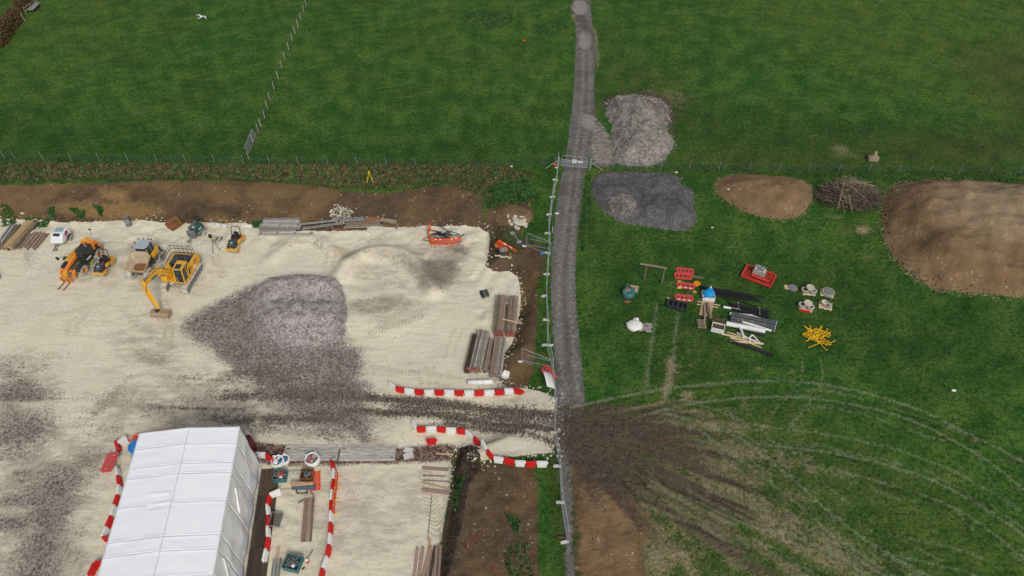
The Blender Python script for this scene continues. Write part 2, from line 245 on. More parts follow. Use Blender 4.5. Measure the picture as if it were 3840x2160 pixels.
# inside the yard: smeared dirt streaming from the entrance
sx=fbm(GX*.12,GY*1.1+.04*GX,1.0,64,4)
for q,a in (([(860,975),(1000,985),(1404,1030),(1404,1120),(1200,1085),(1000,1060),(860,1050)],.56),([(300,960),(620,900),(960,960),(980,1100),(640,1090),(330,1060)],.5)):
    sl,d=sd_poly(chaikin(D(q,YZ)),3); m=np.clip(.5+d/4,0,1)*a+(sx[sl]-.5)*.75*np.clip(.5+d/2,0,1); ATT['rut'][sl]=np.maximum(ATT['rut'][sl],np.clip(m,0,1)*(d>-2))
for q,a in (([(560,890),(900,880),(960,960),(950,1120),(700,1100),(560,1010)],.60),([(150,980),(560,930),(700,1000),(700,1090),(300,1100),(150,1080)],.44),([(-60,900),(170,890),(160,1180),(-60,1200)],.46),([(-60,1150),(230,1120),(240,1600),(-60,1600)],.46)):
    sl,d=sd_poly(chaikin(D(q,YZ)),3); m=np.clip(.5+d/5,0,1)*a+(sx[sl]-.5)*.8*np.clip(.5+d/2,0,1); ATT['gravel'][sl]=np.maximum(ATT['gravel'][sl],np.clip(m,0,.85)*(d>-2))
for q in ([(150,630),(290,620),(300,690),(180,720)],[(310,590),(410,590),(420,690),(320,700)],[(400,630),(520,630),(520,740),(410,745)],[(470,560),(520,570),(510,610)],[(570,570),(620,580),(610,640),(570,640)]): paint('wet_shade',D(q,YZ),1.4,.46)  # dirt and painted shade: ground colour darkened beneath the parked machines
rs=np.random.default_rng(5)
for l in TS[:12]+TS[4:11]+TS[8:11]:
    n=len(l); ln=C(F7,[(a+rs.uniform(-60,60),b+rs.uniform(-45,45)) for a,b in l[:max(3,int(n*.62))]]); stroke('mud',np.vstack([C(F7,[(rs.uniform(-10,60),rs.uniform(280,480))]),ln]),.45,.7,rs.uniform(.5,.66),rib=.4)
def offs(ln,o):
    t=np.gradient(ln,axis=0); t/=np.hypot(t[:,0],t[:,1])[:,None]+1e-9; return ln+np.stack([-t[:,1],t[:,0]],1)*o
for j,l in enumerate(TS[4:12]+TS[15:17]): stroke('stripe',offs(chaikin(C(F7,l),1,False),(1.9,-1.8,1.85,-1.9,2.0,-1.9,1.8,1.9,1.8,-1.8)[j]),.34,.28,rs.uniform(.6,.85),rib=.33)
for j in range(12):
    l=TS[4+j%8]; ln=C(F7,[(a+rs.uniform(-40,40)+rs.uniform(-60,60),b+rs.uniform(-60,60)) for a,b in l]); stroke('stripe',ln,.38,.3,rs.uniform(.45,.75),rib=.33)
# --- heights
HP=D([(-400,548),(60,552),(340,555),(640,562),(1000,574),(1236,572),(1226,682),(1300,684),(1310,740),(1304,800),(1290,860),(1255,900),(1240,960),(1215,1000),(1210,1060),(1195,1110),(1165,1130),(1140,1140),(1135,1200),(1128,1260),(1112,1340),(1095,1460),(1080,1650),(-500,1650)],YZ)
sl=(slice(0,NY),slice(0,NX))
Hh=np.zeros(GX.shape)
s_,d=sd_poly(HP,16)
X=GX[s_];Y=GY[s_]
wd=np.where(Y>58,6.2,1.9); wd=np.where(X<-10,np.where(Y>58,6.2,wd),wd)
e=np.clip((44-Y)/3,0,1)*np.clip((Y-33)/2,0,1)*np.clip((X+11)/2,0,1); wd=wd*(1-e)+6.5*e
q=np.clip((X+14)/10,0,1); wd=np.where(Y>58,wd*(1-q)+2.2*q,wd)
t=np.clip(1+d/wd,0,1); Hh[s_]=YZ*(t*t*(3-2*t))
low=Hh.copy()
def heap(poly,hm,slope,seed,rough=.12,sc=1.2,top=.1):
    s_,d=sd_poly(poly,.5); d=d+(fbm(GX[s_],GY[s_],2.2,seed)-.5)*1.0*np.clip(d,0,1)
    h=np.clip(d*slope,0,None); h=hm*(1-np.exp(-h/hm))*(1)
    n=(fbm(GX[s_],GY[s_],sc,seed+5)-.5)*rough*2*np.clip(d,0,1)+(fbm(GX[s_],GY[s_],4,seed+9)-.5)*top*2*np.clip(d/2,0,1)
    Hh[s_]+=np.where(d>0,h+n,0)
heap(GH,2.2,1.0,3,.08,.8,.55)
heap(PL,.6,.9,11,.16,1.5,.7)
heap(chaikin(D([(1522,520),(1550,500),(1590,505),(1600,530),(1590,550),(1560,556),(1530,545)])),1.0,.9,15,.15,.7,.1)
heap(chaikin(D([(1610,500),(1680,490),(1735,540),(1720,572),(1640,560),(1600,540)])),.55,.5,16,.05,.9,.1)
heap(ST,2.2,.85,21,.35,1.1,.9)
heap(SA,1.9,.8,31,.16,.9,.35)
heap(SB,3.6,.75,41,.22,1.4,.8)
heap(SC,.7,.6,51,.12,.7,.1)
# arcs of pushed-up chalk
for l,w,hh in (([(855,700),(880,655),(950,632),(1020,638),(1060,690),(1090,730)],1.1,.85),([(690,650),(720,610),(790,600),(850,640)],.9,.5),([(900,800),(980,830),(1080,790)],1.2,.18)):
    ln=chaikin(D(l,YZ),2,False); s_,dd,al=sd_line(ln,w*2.2); Hh[s_]+=hh*np.exp(-(dd/w)**2)
for l,w,hh in (([(690,745),(740,758),(800,755),(835,735)],.9,-.55),([(700,722),(760,705),(830,715)],.8,.35),([(660,800),(740,815),(850,800)],1.0,.3)):
    ln=chaikin(D(l,YZ+1.2),2,False); s_,dd,al=sd_line(ln,w*2.2); Hh[s_]+=hh*np.exp(-(dd/w)**2)
for l,w,hh in (([(2340,520),(2345,580),(2400,640),(2500,680),(2620,690)],1.5,.5),([(2300,600),(2380,690)],1.0,-.4),([(2470,650),(2440,730)],.9,-.35),([(2420,560),(2600,548)],.7,-.25)):
    ln=chaikin(D(l,2),2,False); s_,dd,al=sd_line(ln,w*2.2); Hh[s_]+=hh*np.exp(-(dd/w)**2)
# general relief
g=ATT['chalk']; so=ATT['soil']
Hh+=(fbm(GX,GY,9,71)-.5)*.16*(np.abs(GX)<100)
Hh+=g*((fbm(GX,GY,1.6,81)-.5)*.06+(fbm(GX,GY,5.5,83,2)-.5)*.2)+so*((fbm(GX,GY,.9,91)-.5)*.42+(fbm(GX,GY,3,93,2)-.5)*.4)
Hh+=ATT['weedy']*(fbm(GX,GY,.8,95)-.5)*.35
Hh+=ATT['mud']*(fbm(GX,GY,.6,97)-.5)*.12-ATT['rut']*.06-ATT['stripe']*.03
grassy=np.clip(1-g-so-ATT['road']-ATT['heap']-ATT['planings'],0,1)
Hh+=grassy*((fbm(GX,GY,.8,99,2)-.5)*.14+(fbm(GX,GY,3.2,98,2)-.5)*.16)
# pile of wall edges near lower yard: ridge of crumbly earth
ln=chaikin(D([(1180,1128),(1165,1200),(1150,1300),(1130,1400),(1105,1600)],-.8),2,False); s_,dd,al=sd_line(ln,3); Hh[s_]+=.45*np.exp(-(dd/.8)**2)*(.5+fbm(GX[s_],GY[s_],.8,77))
def Hf(x,y):
    i=min(max(int(np.searchsorted(gx,x))-1,0),NX-2); j=min(max(int(np.searchsorted(gy,y))-1,0),NY-2)
    fx=(x-gx[i])/(gx[i+1]-gx[i]); fy=(y-gy[j])/(gy[j+1]-gy[j])
    return float((Hh[j,i]*(1-fx)+Hh[j,i+1]*fx)*(1-fy)+(Hh[j+1,i]*(1-fx)+Hh[j+1,i+1]*fx)*fy)
def G(u,v,dz=0.0):
    """ground point seen along the sight line u,v (dz: the sighted point is dz above the ground)"""
    z=0.0
    for _ in range(8): p=P(u,v,z+dz); z=Hf(p[0],p[1])
    return Vector((p[0],p[1],z))
def GC(crop,a,b,dz=0.0): return G(crop[0]+a/crop[2],crop[1]+b/crop[2],dz)
def GD(x,y,dz=0.0): return G(x*K,y*K,dz)
# ---------------------------------------------------------------- material helpers
class NT:
    def __init__(s,name):
        s.m=bpy.data.materials.new(name); s.m.use_nodes=True; s.t=s.m.node_tree; s.t.nodes.clear()
        s.o=s.t.nodes.new('ShaderNodeOutputMaterial'); s.b=s.t.nodes.new('ShaderNodeBsdfPrincipled'); s.t.links.new(s.b.outputs[0],s.o.inputs[0])
    def l(s,a,b): s.t.links.new(a,b)
    def set(s,inp,v):
        if isinstance(v,bpy.types.NodeSocket): s.l(v,inp)
        elif isinstance(v,(tuple,list)) and len(v)==3 and inp.type=='RGBA': inp.default_value=(*v,1)
        else: inp.default_value=v
    def noise(s,vec,scale,detail=3,rough=.55):
        n=s.t.nodes.new('ShaderNodeTexNoise'); n.inputs['Scale'].default_value=scale; n.inputs['Detail'].default_value=detail; n.inputs['Roughness'].default_value=rough
        s.l(vec,n.inputs['Vector']); return n.outputs['Fac']
    def vor(s,vec,scale,out='Distance'):
        n=s.t.nodes.new('ShaderNodeTexVoronoi'); n.inputs['Scale'].default_value=scale; s.l(vec,n.inputs['Vector']); return n.outputs[out]
    def math(s,op,a,b=None,c=None,clamp=False):
        n=s.t.nodes.new('ShaderNodeMath'); n.operation=op; n.use_clamp=clamp; s.set(n.inputs[0],a)
        if b is not None: s.set(n.inputs[1],b)
        if c is not None: s.set(n.inputs[2],c)
        return n.outputs[0]
    def mix(s,f,a,b,bt='MIX'):
        n=s.t.nodes.new('ShaderNodeMix'); n.data_type='RGBA'; n.blend_type=bt; s.set(n.inputs[0],f); s.set(n.inputs[6],a); s.set(n.inputs[7],b); return n.outputs[2]
    def ss(s,v,lo,hi):
        n=s.t.nodes.new('ShaderNodeMapRange'); n.interpolation_type='SMOOTHSTEP'; s.set(n.inputs[0],v); n.inputs[1].default_value=lo; n.inputs[2].default_value=hi; return n.outputs[0]
    def attr(s,n):
        a=s.t.nodes.new('ShaderNodeAttribute'); a.attribute_name=n; return a.outputs['Fac']
    def mp(s,vec,sc=(1,1,1),rot=(0,0,0)):
        n=s.t.nodes.new('ShaderNodeMapping'); n.inputs['Scale'].default_value=sc; n.inputs['Rotation'].default_value=rot; s.l(vec,n.inputs['Vector']); return n.outputs[0]
    def bump(s,h,st,dist):
        n=s.t.nodes.new('ShaderNodeBump'); n.inputs['Strength'].default_value=st; n.inputs['Distance'].default_value=dist; s.l(h,n.inputs['Height']); s.l(n.outputs[0],s.b.inputs['Normal'])
def ground_material():
    n=NT('ground'); geo=n.t.nodes.new('ShaderNodeNewGeometry'); p=geo.outputs['Position']
    A=n.attr
    nb=n.noise(p,.09,3); nm=n.noise(p,.55,4,.6); nf=n.noise(p,2.6,3,.6); nff=n.noise(p,7.5,2,.6); sp=n.noise(p,4.2,2,.7)
    stre=n.noise(n.mp(p,(.25,1.6,1),(0,0,R(24))),1.0,3,.6)
    vr=n.vor(p,6.5,'Color'); sepn=n.t.nodes.new('ShaderNodeSeparateColor'); n.l(vr,sepn.inputs[0]); vgrain=sepn.outputs[0]
    vr2=n.vor(p,3.2,'Color'); s2=n.t.nodes.new('ShaderNodeSeparateColor'); n.l(vr2,s2.inputs[0]); vg2=s2.outputs[0]
    def mask(a,k=.6,w=.12,nz=None):
        t=n.math('ADD',A(a),n.math('MULTIPLY',n.math('SUBTRACT',nz or nmix,.5),k)); return n.ss(t,.5-w,.5+w)
    nmix=n.math('ADD',n.math('MULTIPLY',nm,.45),n.math('MULTIPLY',nf,.55))
    nsp=n.math('ADD',n.math('MULTIPLY',nm,.4),n.math('MULTIPLY',sp,.6))
    def con(v,k): return n.math('ADD',n.math('MULTIPLY',n.math('SUBTRACT',v,.5),k),.5,clamp=True)
    # grass
    gr=n.mix(con(nm,2.6),(.020,.082,.010),(.054,.148,.018))
    gr=n.mix(n.math('MULTIPLY',con(stre,3.0),.5),gr,(.030,.085,.018))
    gr=n.mix(n.math('MULTIPLY',n.ss(nb,.45,.62),.5),gr,(.040,.080,.012))
    gr=n.mix(n.math('MULTIPLY',A('light'),n.math('ADD',n.math('MULTIPLY',con(nm,2.2),.45),.35)),gr,(.090,.140,.022))
    nk=n.noise(p,.28,4,.65); gr=n.mix(n.math('MULTIPLY',n.ss(nk,.47,.63),.6),gr,(.090,.150,.028)); gr=n.mix(n.math('MULTIPLY',n.ss(nk,.52,.36),.4),gr,(.016,.060,.013))
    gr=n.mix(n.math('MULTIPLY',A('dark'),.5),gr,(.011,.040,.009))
    gr=n.mix(n.math('MULTIPLY',A('olive'),n.math('MULTIPLY',con(nmix,3.0),1.0)),gr,(.060,.062,.020))
    fine=n.math('ADD',.62,n.math('MULTIPLY',con(nff,2.2),.76))
    fine2=n.math('MULTIPLY',fine,n.math('ADD',.7,n.math('MULTIPLY',con(nf,2.6),.6)))
    cb=n.t.nodes.new('ShaderNodeCombineColor'); [n.l(fine2,cb.inputs[i]) for i in range(3)]
    gr=n.mix(1.0,gr,cb.outputs[0],'MULTIPLY')
    gr=n.mix(n.math('MULTIPLY',n.ss(n.math('ADD',nff,n.math('MULTIPLY',nm,.6)),.88,1.0),.42),gr,(.14,.16,.05)); gr=n.mix(n.math('MULTIPLY',n.ss(nf,.50,.34),.4),gr,(.010,.034,.008))   # dry blades
    c=gr
    # weeds on the bank
    wd=n.mix(con(nf,3.0),(.020,.050,.014),(.085,.050,.026)); wd=n.mix(n.math('MULTIPLY',con(nff,2.5),.5),wd,(.13,.10,.055))
    c=n.mix(mask('weedy',.8,.16),c,wd)
    # bare worn ground
    ba=n.mix(con(nf,2.5),(.20,.145,.085),(.36,.29,.19)); c=n.mix(mask('bare',1.25,.2,nsp),c,ba)
    # subsoil
    sl=n.mix(con(nm,2.6),(.050,.031,.018),(.125,.082,.046)); sl=n.mix(n.math('MULTIPLY',n.ss(nb,.46,.6),.6),sl,(.235,.14,.058)); sl=n.mix(n.math('MULTIPLY',n.ss(nm,.55,.7),.5),sl,(.045,.03,.02))
    sl=n.mix(n.math('MULTIPLY',con(nff,2.4),.45),sl,(.17,.12,.075)); stones=n.ss(n.math('ADD',vgrain,n.math('MULTIPLY',nm,.25)),1.115,1.14)
    sl=n.mix(stones,sl,(.40,.33,.24))
    sl=n.mix(n.math('MULTIPLY',mask('ochre',1.2,.25),.65),sl,(.34,.21,.085)); c=n.mix(mask('soil',1.1,.14),c,sl)
    # chalk yard
    ck=n.mix(con(nb,2.8),(.74,.68,.515),(.63,.57,.445)); ck=n.mix(n.math('MULTIPLY',con(nm,2.4),.55),ck,(.80,.75,.60))
    ck=n.mix(n.math('MULTIPLY',n.ss(nf,.52,.74),.35),ck,(.40,.34,.25)); ck=n.mix(n.math('MULTIPLY',mask('ochre',1.0,.3),.6),ck,(.45,.28,.10))
    ck=n.mix(n.math('MULTIPLY',n.ss(n.math('ADD',vgrain,n.math('MULTIPLY',nm,.75)),1.42,1.5),.8),ck,(.30,.25,.20)); dn=n.noise(n.mp(p,(.5,1.3,1),(0,0,R(-30))),.8,5,.7); ck=n.mix(n.math('MULTIPLY',n.ss(n.math('ADD',A('dirty'),n.math('MULTIPLY',n.math('SUBTRACT',dn,.5),1.9)),.18,.8),.88),ck,n.mix(con(nf,2.6),(.25,.21,.17),(.50,.44,.35))); ck=n.mix(n.math('MULTIPLY',n.ss(nff,.52,.7),.22),ck,(.36,.31,.24)); ck=n.mix(n.math('MULTIPLY',n.ss(dn,.54,.68),.3),ck,(.80,.76,.64))
    stk=n.noise(n.mp(p,(.35,2.2,1),(0,0,R(-38))),1.0,4,.65); ck=n.mix(n.math('MULTIPLY',n.ss(stk,.50,.68),.3),ck,(.40,.345,.265))
    ck=n.mix(n.math('MULTIPLY',mask('speck',1.5,.12,nsp),.6),ck,(.25,.21,.18))
    rib=n.math('SINE',n.math('MULTIPLY',A('along'),6.2832)); ribm=n.ss(rib,-.2,.6)
    ck=n.mix(n.math('MULTIPLY',mask('streak',.5,.2),n.math('MULTIPLY',ribm,.55)),ck,(.38,.31,.20))
    c=n.mix(mask('chalk',.6,.07),c,ck)
    # loose stone over the yard
    gv=n.mix(con(vgrain,1.6),(.088,.073,.064),(.34,.30,.27)); gv=n.mix(n.math('MULTIPLY',con(nm,2.6),.5),gv,(.20,.165,.15)); gv=n.mix(n.math('MULTIPLY',A('pale'),.88),gv,n.mix(con(vgrain,1.4),(.22,.195,.19),(.56,.52,.50)))
    gsm=n.noise(n.mp(p,(.55,1.1,1),(0,0,R(-25))),.7,4,.7); c=n.mix(n.math('MULTIPLY',n.ss(n.math('ADD',A('gravel'),n.math('MULTIPLY',n.math('SUBTRACT',gsm,.5),1.8)),.25,.8),.55),c,n.mix(con(nf,2.4),(.22,.185,.155),(.40,.345,.275))); c=n.mix(mask('gravel',1.5,.2,nsp),c,gv)
    sh=n.mix(con(vgrain,1.7),(.070,.045,.035),(.25,.175,.14)); c=n.mix(mask('shingle',.7,.12,nsp),c,sh)
    # stone heap, planings
    sn=n.mix(con(vg2,1.5),(.15,.135,.125),(.38,.35,.32)); sn=n.mix(n.math('MULTIPLY',n.ss(nb,.42,.6),.5),sn,(.30,.245,.20)); sn=n.mix(n.math('MULTIPLY',con(nm,2.4),.5),sn,(.16,.14,.13))
    c=n.mix(mask('stone',.9,.1,nsp),c,sn)
    pg=n.mix(con(nf,2.4),(.072,.070,.072),(.155,.15,.152)); pg=n.mix(n.math('MULTIPLY',n.ss(vgrain,.88,.95),.35),pg,(.25,.24,.23)); pg=n.mix(n.math('MULTIPLY',n.ss(nm,.5,.62),.45),pg,(.055,.052,.052))
    c=n.mix(mask('planings',.7,.1),c,pg)
    # topsoil heaps
    hp=n.mix(con(nm,2.6),(.17,.105,.056),(.285,.185,.10)); hp=n.mix(n.math('MULTIPLY',A('pale'),n.math('ADD',.3,n.math('MULTIPLY',con(nmix,2.2),.7))),hp,(.42,.34,.22)); hp=n.mix(n.math('MULTIPLY',con(nff,2.5),.35),hp,(.11,.07,.04))
    hp=n.mix(stones,hp,(.42,.34,.25)); c=n.mix(mask('heap',.6,.08),c,hp)
    # track
    rd=n.mix(con(nf,2.2),(.105,.10,.093),(.215,.205,.195)); rd=n.mix(n.math('MULTIPLY',con(vgrain,1.5),.45),rd,(.26,.25,.24)); rd=n.mix(n.math('MULTIPLY',con(nm,3.2),.55),rd,(.085,.08,.076))
    rd=n.mix(n.math('MULTIPLY',n.ss(nk,.46,.6),.5),rd,(.065,.06,.055)); rd=n.mix(n.math('MULTIPLY',mask('dirty',1.0,.3),.55),rd,(.07,.064,.055)); rd=n.mix(n.math('MULTIPLY',mask('pale',1.1,.3),.7),rd,n.mix(con(nf,2.5),(.22,.21,.195),(.40,.385,.36))); c=n.mix(mask('road',.9,.16),c,rd)
    # mud and ruts
    md=n.mix(con(nf,2.6),(.030,.021,.016),(.095,.066,.048)); md=n.mix(n.math('MULTIPLY',con(nff,2.6),.5),md,(.15,.115,.09)); md=n.mix(n.math('MULTIPLY',ribm,.3),md,(.13,.10,.078))
    c=n.mix(n.math('MULTIPLY',mask('mud',1.5,.16,nsp),.92),c,md)
    rt=n.mix(con(nf,2.6),(.050,.040,.033),(.16,.13,.105)); rt=n.mix(n.math('MULTIPLY',ribm,n.math('MULTIPLY',con(nm,2.5),.4)),rt,(.36,.31,.24)); c=n.mix(mask('rut',1.3,.16,nsp),c,rt)
    wt=n.math('MULTIPLY',mask('wet_shade',1.5,.3),.55); c=n.mix(wt,c,n.mix(con(nf,2.4),(.035,.026,.02),(.15,.115,.085)))  # dark ground colour, including the shade painted under machines
    # pressed grass tyre marks
    smk=n.math('MULTIPLY',n.ss(n.math('ADD',A('stripe'),n.math('MULTIPLY',n.math('SUBTRACT',nmix,.5),1.3)),.3,.85),n.math('ADD',.5,n.math('MULTIPLY',ribm,n.math('MULTIPLY',con(nf,2.5),.45))))
    c=n.mix(n.math('MULTIPLY',smk,.95),c,(.20,.235,.14))
    n.set(n.b.inputs['Base Color'],c); n.b.inputs['Roughness'].default_value=.93
    try: n.b.inputs['Specular IOR Level'].default_value=.15
    except Exception: pass
    hh=n.math('ADD',n.math('MULTIPLY',nff,.45),n.math('ADD',nf,n.math('MULTIPLY',nm,1.2)))
    hh=n.math('ADD',hh,n.math('MULTIPLY',n.math('MULTIPLY',rib,n.math('MAXIMUM',n.math('MAXIMUM',A('streak'),A('rut')),n.math('MAXIMUM',A('mud'),A('stripe')))),.12))
    hh=n.math('MULTIPLY',hh,n.math('SUBTRACT',1.0,n.math('MULTIPLY',A('chalk'),.55))); n.bump(hh,.8,.17)
    return n.m
MG=ground_material()
_mc={}
def pm(name,c1,c2=None,scale=4,rough=.6,metal=0,bump=0,stretch=None,k=2.0,spec=.3,rv=.12,emis=None,alpha=None,dust=0,dcol=(.45,.40,.31)):
    if name in _mc: return _mc[name]
    n=NT(name); tc=n.t.nodes.new('ShaderNodeTexCoord'); p=tc.outputs['Object']
    if stretch: p=n.mp(p,stretch)
    nz=n.noise(p,scale,4,.6); f=n.math('ADD',n.math('MULTIPLY',n.math('SUBTRACT',nz,.5),k),.5,clamp=True)
    c=n.mix(f,c1,c2 or tuple(x*.75 for x in c1))
    if dust:
        nd=n.noise(tc.outputs['Object'],2.3,4,.7); geo=n.t.nodes.new('ShaderNodeNewGeometry'); sx=n.t.nodes.new('ShaderNodeSeparateXYZ'); n.l(geo.outputs['Normal'],sx.inputs[0])
        up=n.math('MAXIMUM',sx.outputs[2],.25); c=n.mix(n.math('MULTIPLY',n.math('MULTIPLY',n.ss(nd,.35,.7),up),dust),c,dcol)
    oi=n.t.nodes.new('ShaderNodeObjectInfo'); v=n.math('ADD',1-rv,n.math('MULTIPLY',oi.outputs['Random'],2*rv))
    cb=n.t.nodes.new('ShaderNodeCombineColor'); [n.l(v,cb.inputs[i]) for i in range(3)]; c=n.mix(1.0,c,cb.outputs[0],'MULTIPLY')
    n.set(n.b.inputs['Base Color'],c); n.b.inputs['Roughness'].default_value=rough; n.b.inputs['Metallic'].default_value=metal
    try: n.b.inputs['Specular IOR Level'].default_value=spec
    except Exception: pass
    if bump: n.bump(nz,bump,.03)
    _mc[name]=n.m; return n.m
YEL=pm('yellow_paint',(.82,.43,.018),(.72,.36,.014),1.5,.42,dust=.4,rv=.02)
YE2=pm('pale_yellow_paint',(.70,.52,.10),(.55,.40,.12),2,.5,dust=.7,rv=.02)
ORA=pm('orange_paint',(.88,.26,.010),(.75,.21,.010),1.5,.42,dust=.35,rv=.02)
BLK=pm('black_rubber',(.025,.025,.028),(.045,.043,.042),5,.7,rv=.1)
DKP=pm('dark_paint',(.030,.036,.048),(.022,.026,.034),3,.38,dust=.22,rv=.02)
GLS=pm('tinted_glass',(.015,.024,.022),(.035,.050,.046),1.5,.08,spec=.6,rv=0)
TYR=pm('dusty_tyre',(.62,.57,.50),(.34,.31,.27),4,.9,bump=.3,k=2.6)
TRS=pm('dusty_track_steel',(.72,.66,.56),(.46,.40,.32),5,.8,bump=.3,rv=.25)
STE=pm('galvanised_steel',(.42,.45,.46),(.30,.33,.34),6,.45,metal=.35,rv=.06)
GRY=pm('grey_steel',(.20,.21,.22),(.12,.125,.13),6,.6,rv=.1,dust=.3)
RUS=pm('rusty_steel',(.30,.115,.035),(.13,.065,.035),3,.85,bump=.3,dust=.3,dcol=(.34,.24,.15))
WHP=pm('white_plastic',(.80,.80,.79),(.66,.65,.62),2.5,.45,rv=.04)
RDP=pm('red_plastic',(.62,.018,.016),(.50,.014,.014),2.5,.45,rv=.08)
PKR=pm('faded_red_plastic',(.62,.075,.075),(.52,.06,.06),2.5,.55,rv=.08)
ORP=pm('orange_plastic',(.85,.10,.02),(.70,.075,.018),2.5,.5,rv=.06)
WHT=pm('white_paint',(.78,.79,.80),(.68,.69,.70),2,.4,rv=.02)
REF=pm('reflective_white',(.80,.80,.80),(.75,.75,.75),2,.3,rv=.02)
WOO=pm('weathered_timber',(.36,.275,.205),(.13,.093,.066),4,.85,bump=.5,stretch=(1,9,9),rv=.3,k=4)
WOP=pm('pinkish_timber',(.38,.26,.20),(.22,.15,.115),3,.85,bump=.4,stretch=(1,9,9),rv=.2)
WOY=pm('sawn_softwood',(.52,.38,.20),(.36,.25,.125),3,.8,bump=.3,stretch=(1,9,9),rv=.15)
WOL=pm('new_batten',(.72,.58,.36),(.60,.46,.27),3,.75,stretch=(1,9,9),rv=.1)
WOG=pm('silvered_board',(.44,.42,.39),(.15,.14,.13),3,.85,bump=.4,stretch=(1,7,7),rv=.3,k=4)
TRK=pm('pale_track_board',(.58,.56,.52),(.30,.275,.24),2.2,.8,stretch=(.6,5,5),rv=.12,k=3.5)
WOD=pm('dark_timber',(.10,.068,.045),(.05,.034,.024),3,.9,bump=.4,stretch=(1,8,8),rv=.25)
REN=pm('red_end_paint',(.42,.12,.085),(.26,.09,.065),6,.85,rv=.15)
BLP=pm('black_pipe_plastic',(.012,.012,.015),(.022,.022,.026),3,.35,rv=.15)
GRP=pm('grey_pipe_plastic',(.085,.095,.11),(.13,.14,.155),3,.4,rv=.15)
TEA=pm('teal_paint',(.045,.20,.21),(.035,.14,.15),3,.55,dust=.2,rv=.08)
BLU=pm('blue_plastic',(.02,.34,.75),(.015,.24,.60),3,.4,bump=.4,rv=.05)
CON=pm('cast_concrete',(.46,.43,.38),(.24,.22,.20),6,.9,bump=.4,rv=.12)
CHK=pm('chalk_block',(.66,.62,.50),(.45,.41,.32),5,.9,bump=.4,rv=.12)
CAR=pm('brown_board',(.48,.35,.21),(.38,.27,.155),2,.85,rv=.08)
SHT=pm('white_sheeting',(.90,.92,.95),(.87,.895,.93),.6,.38,bump=.0,rv=0,spec=.4)
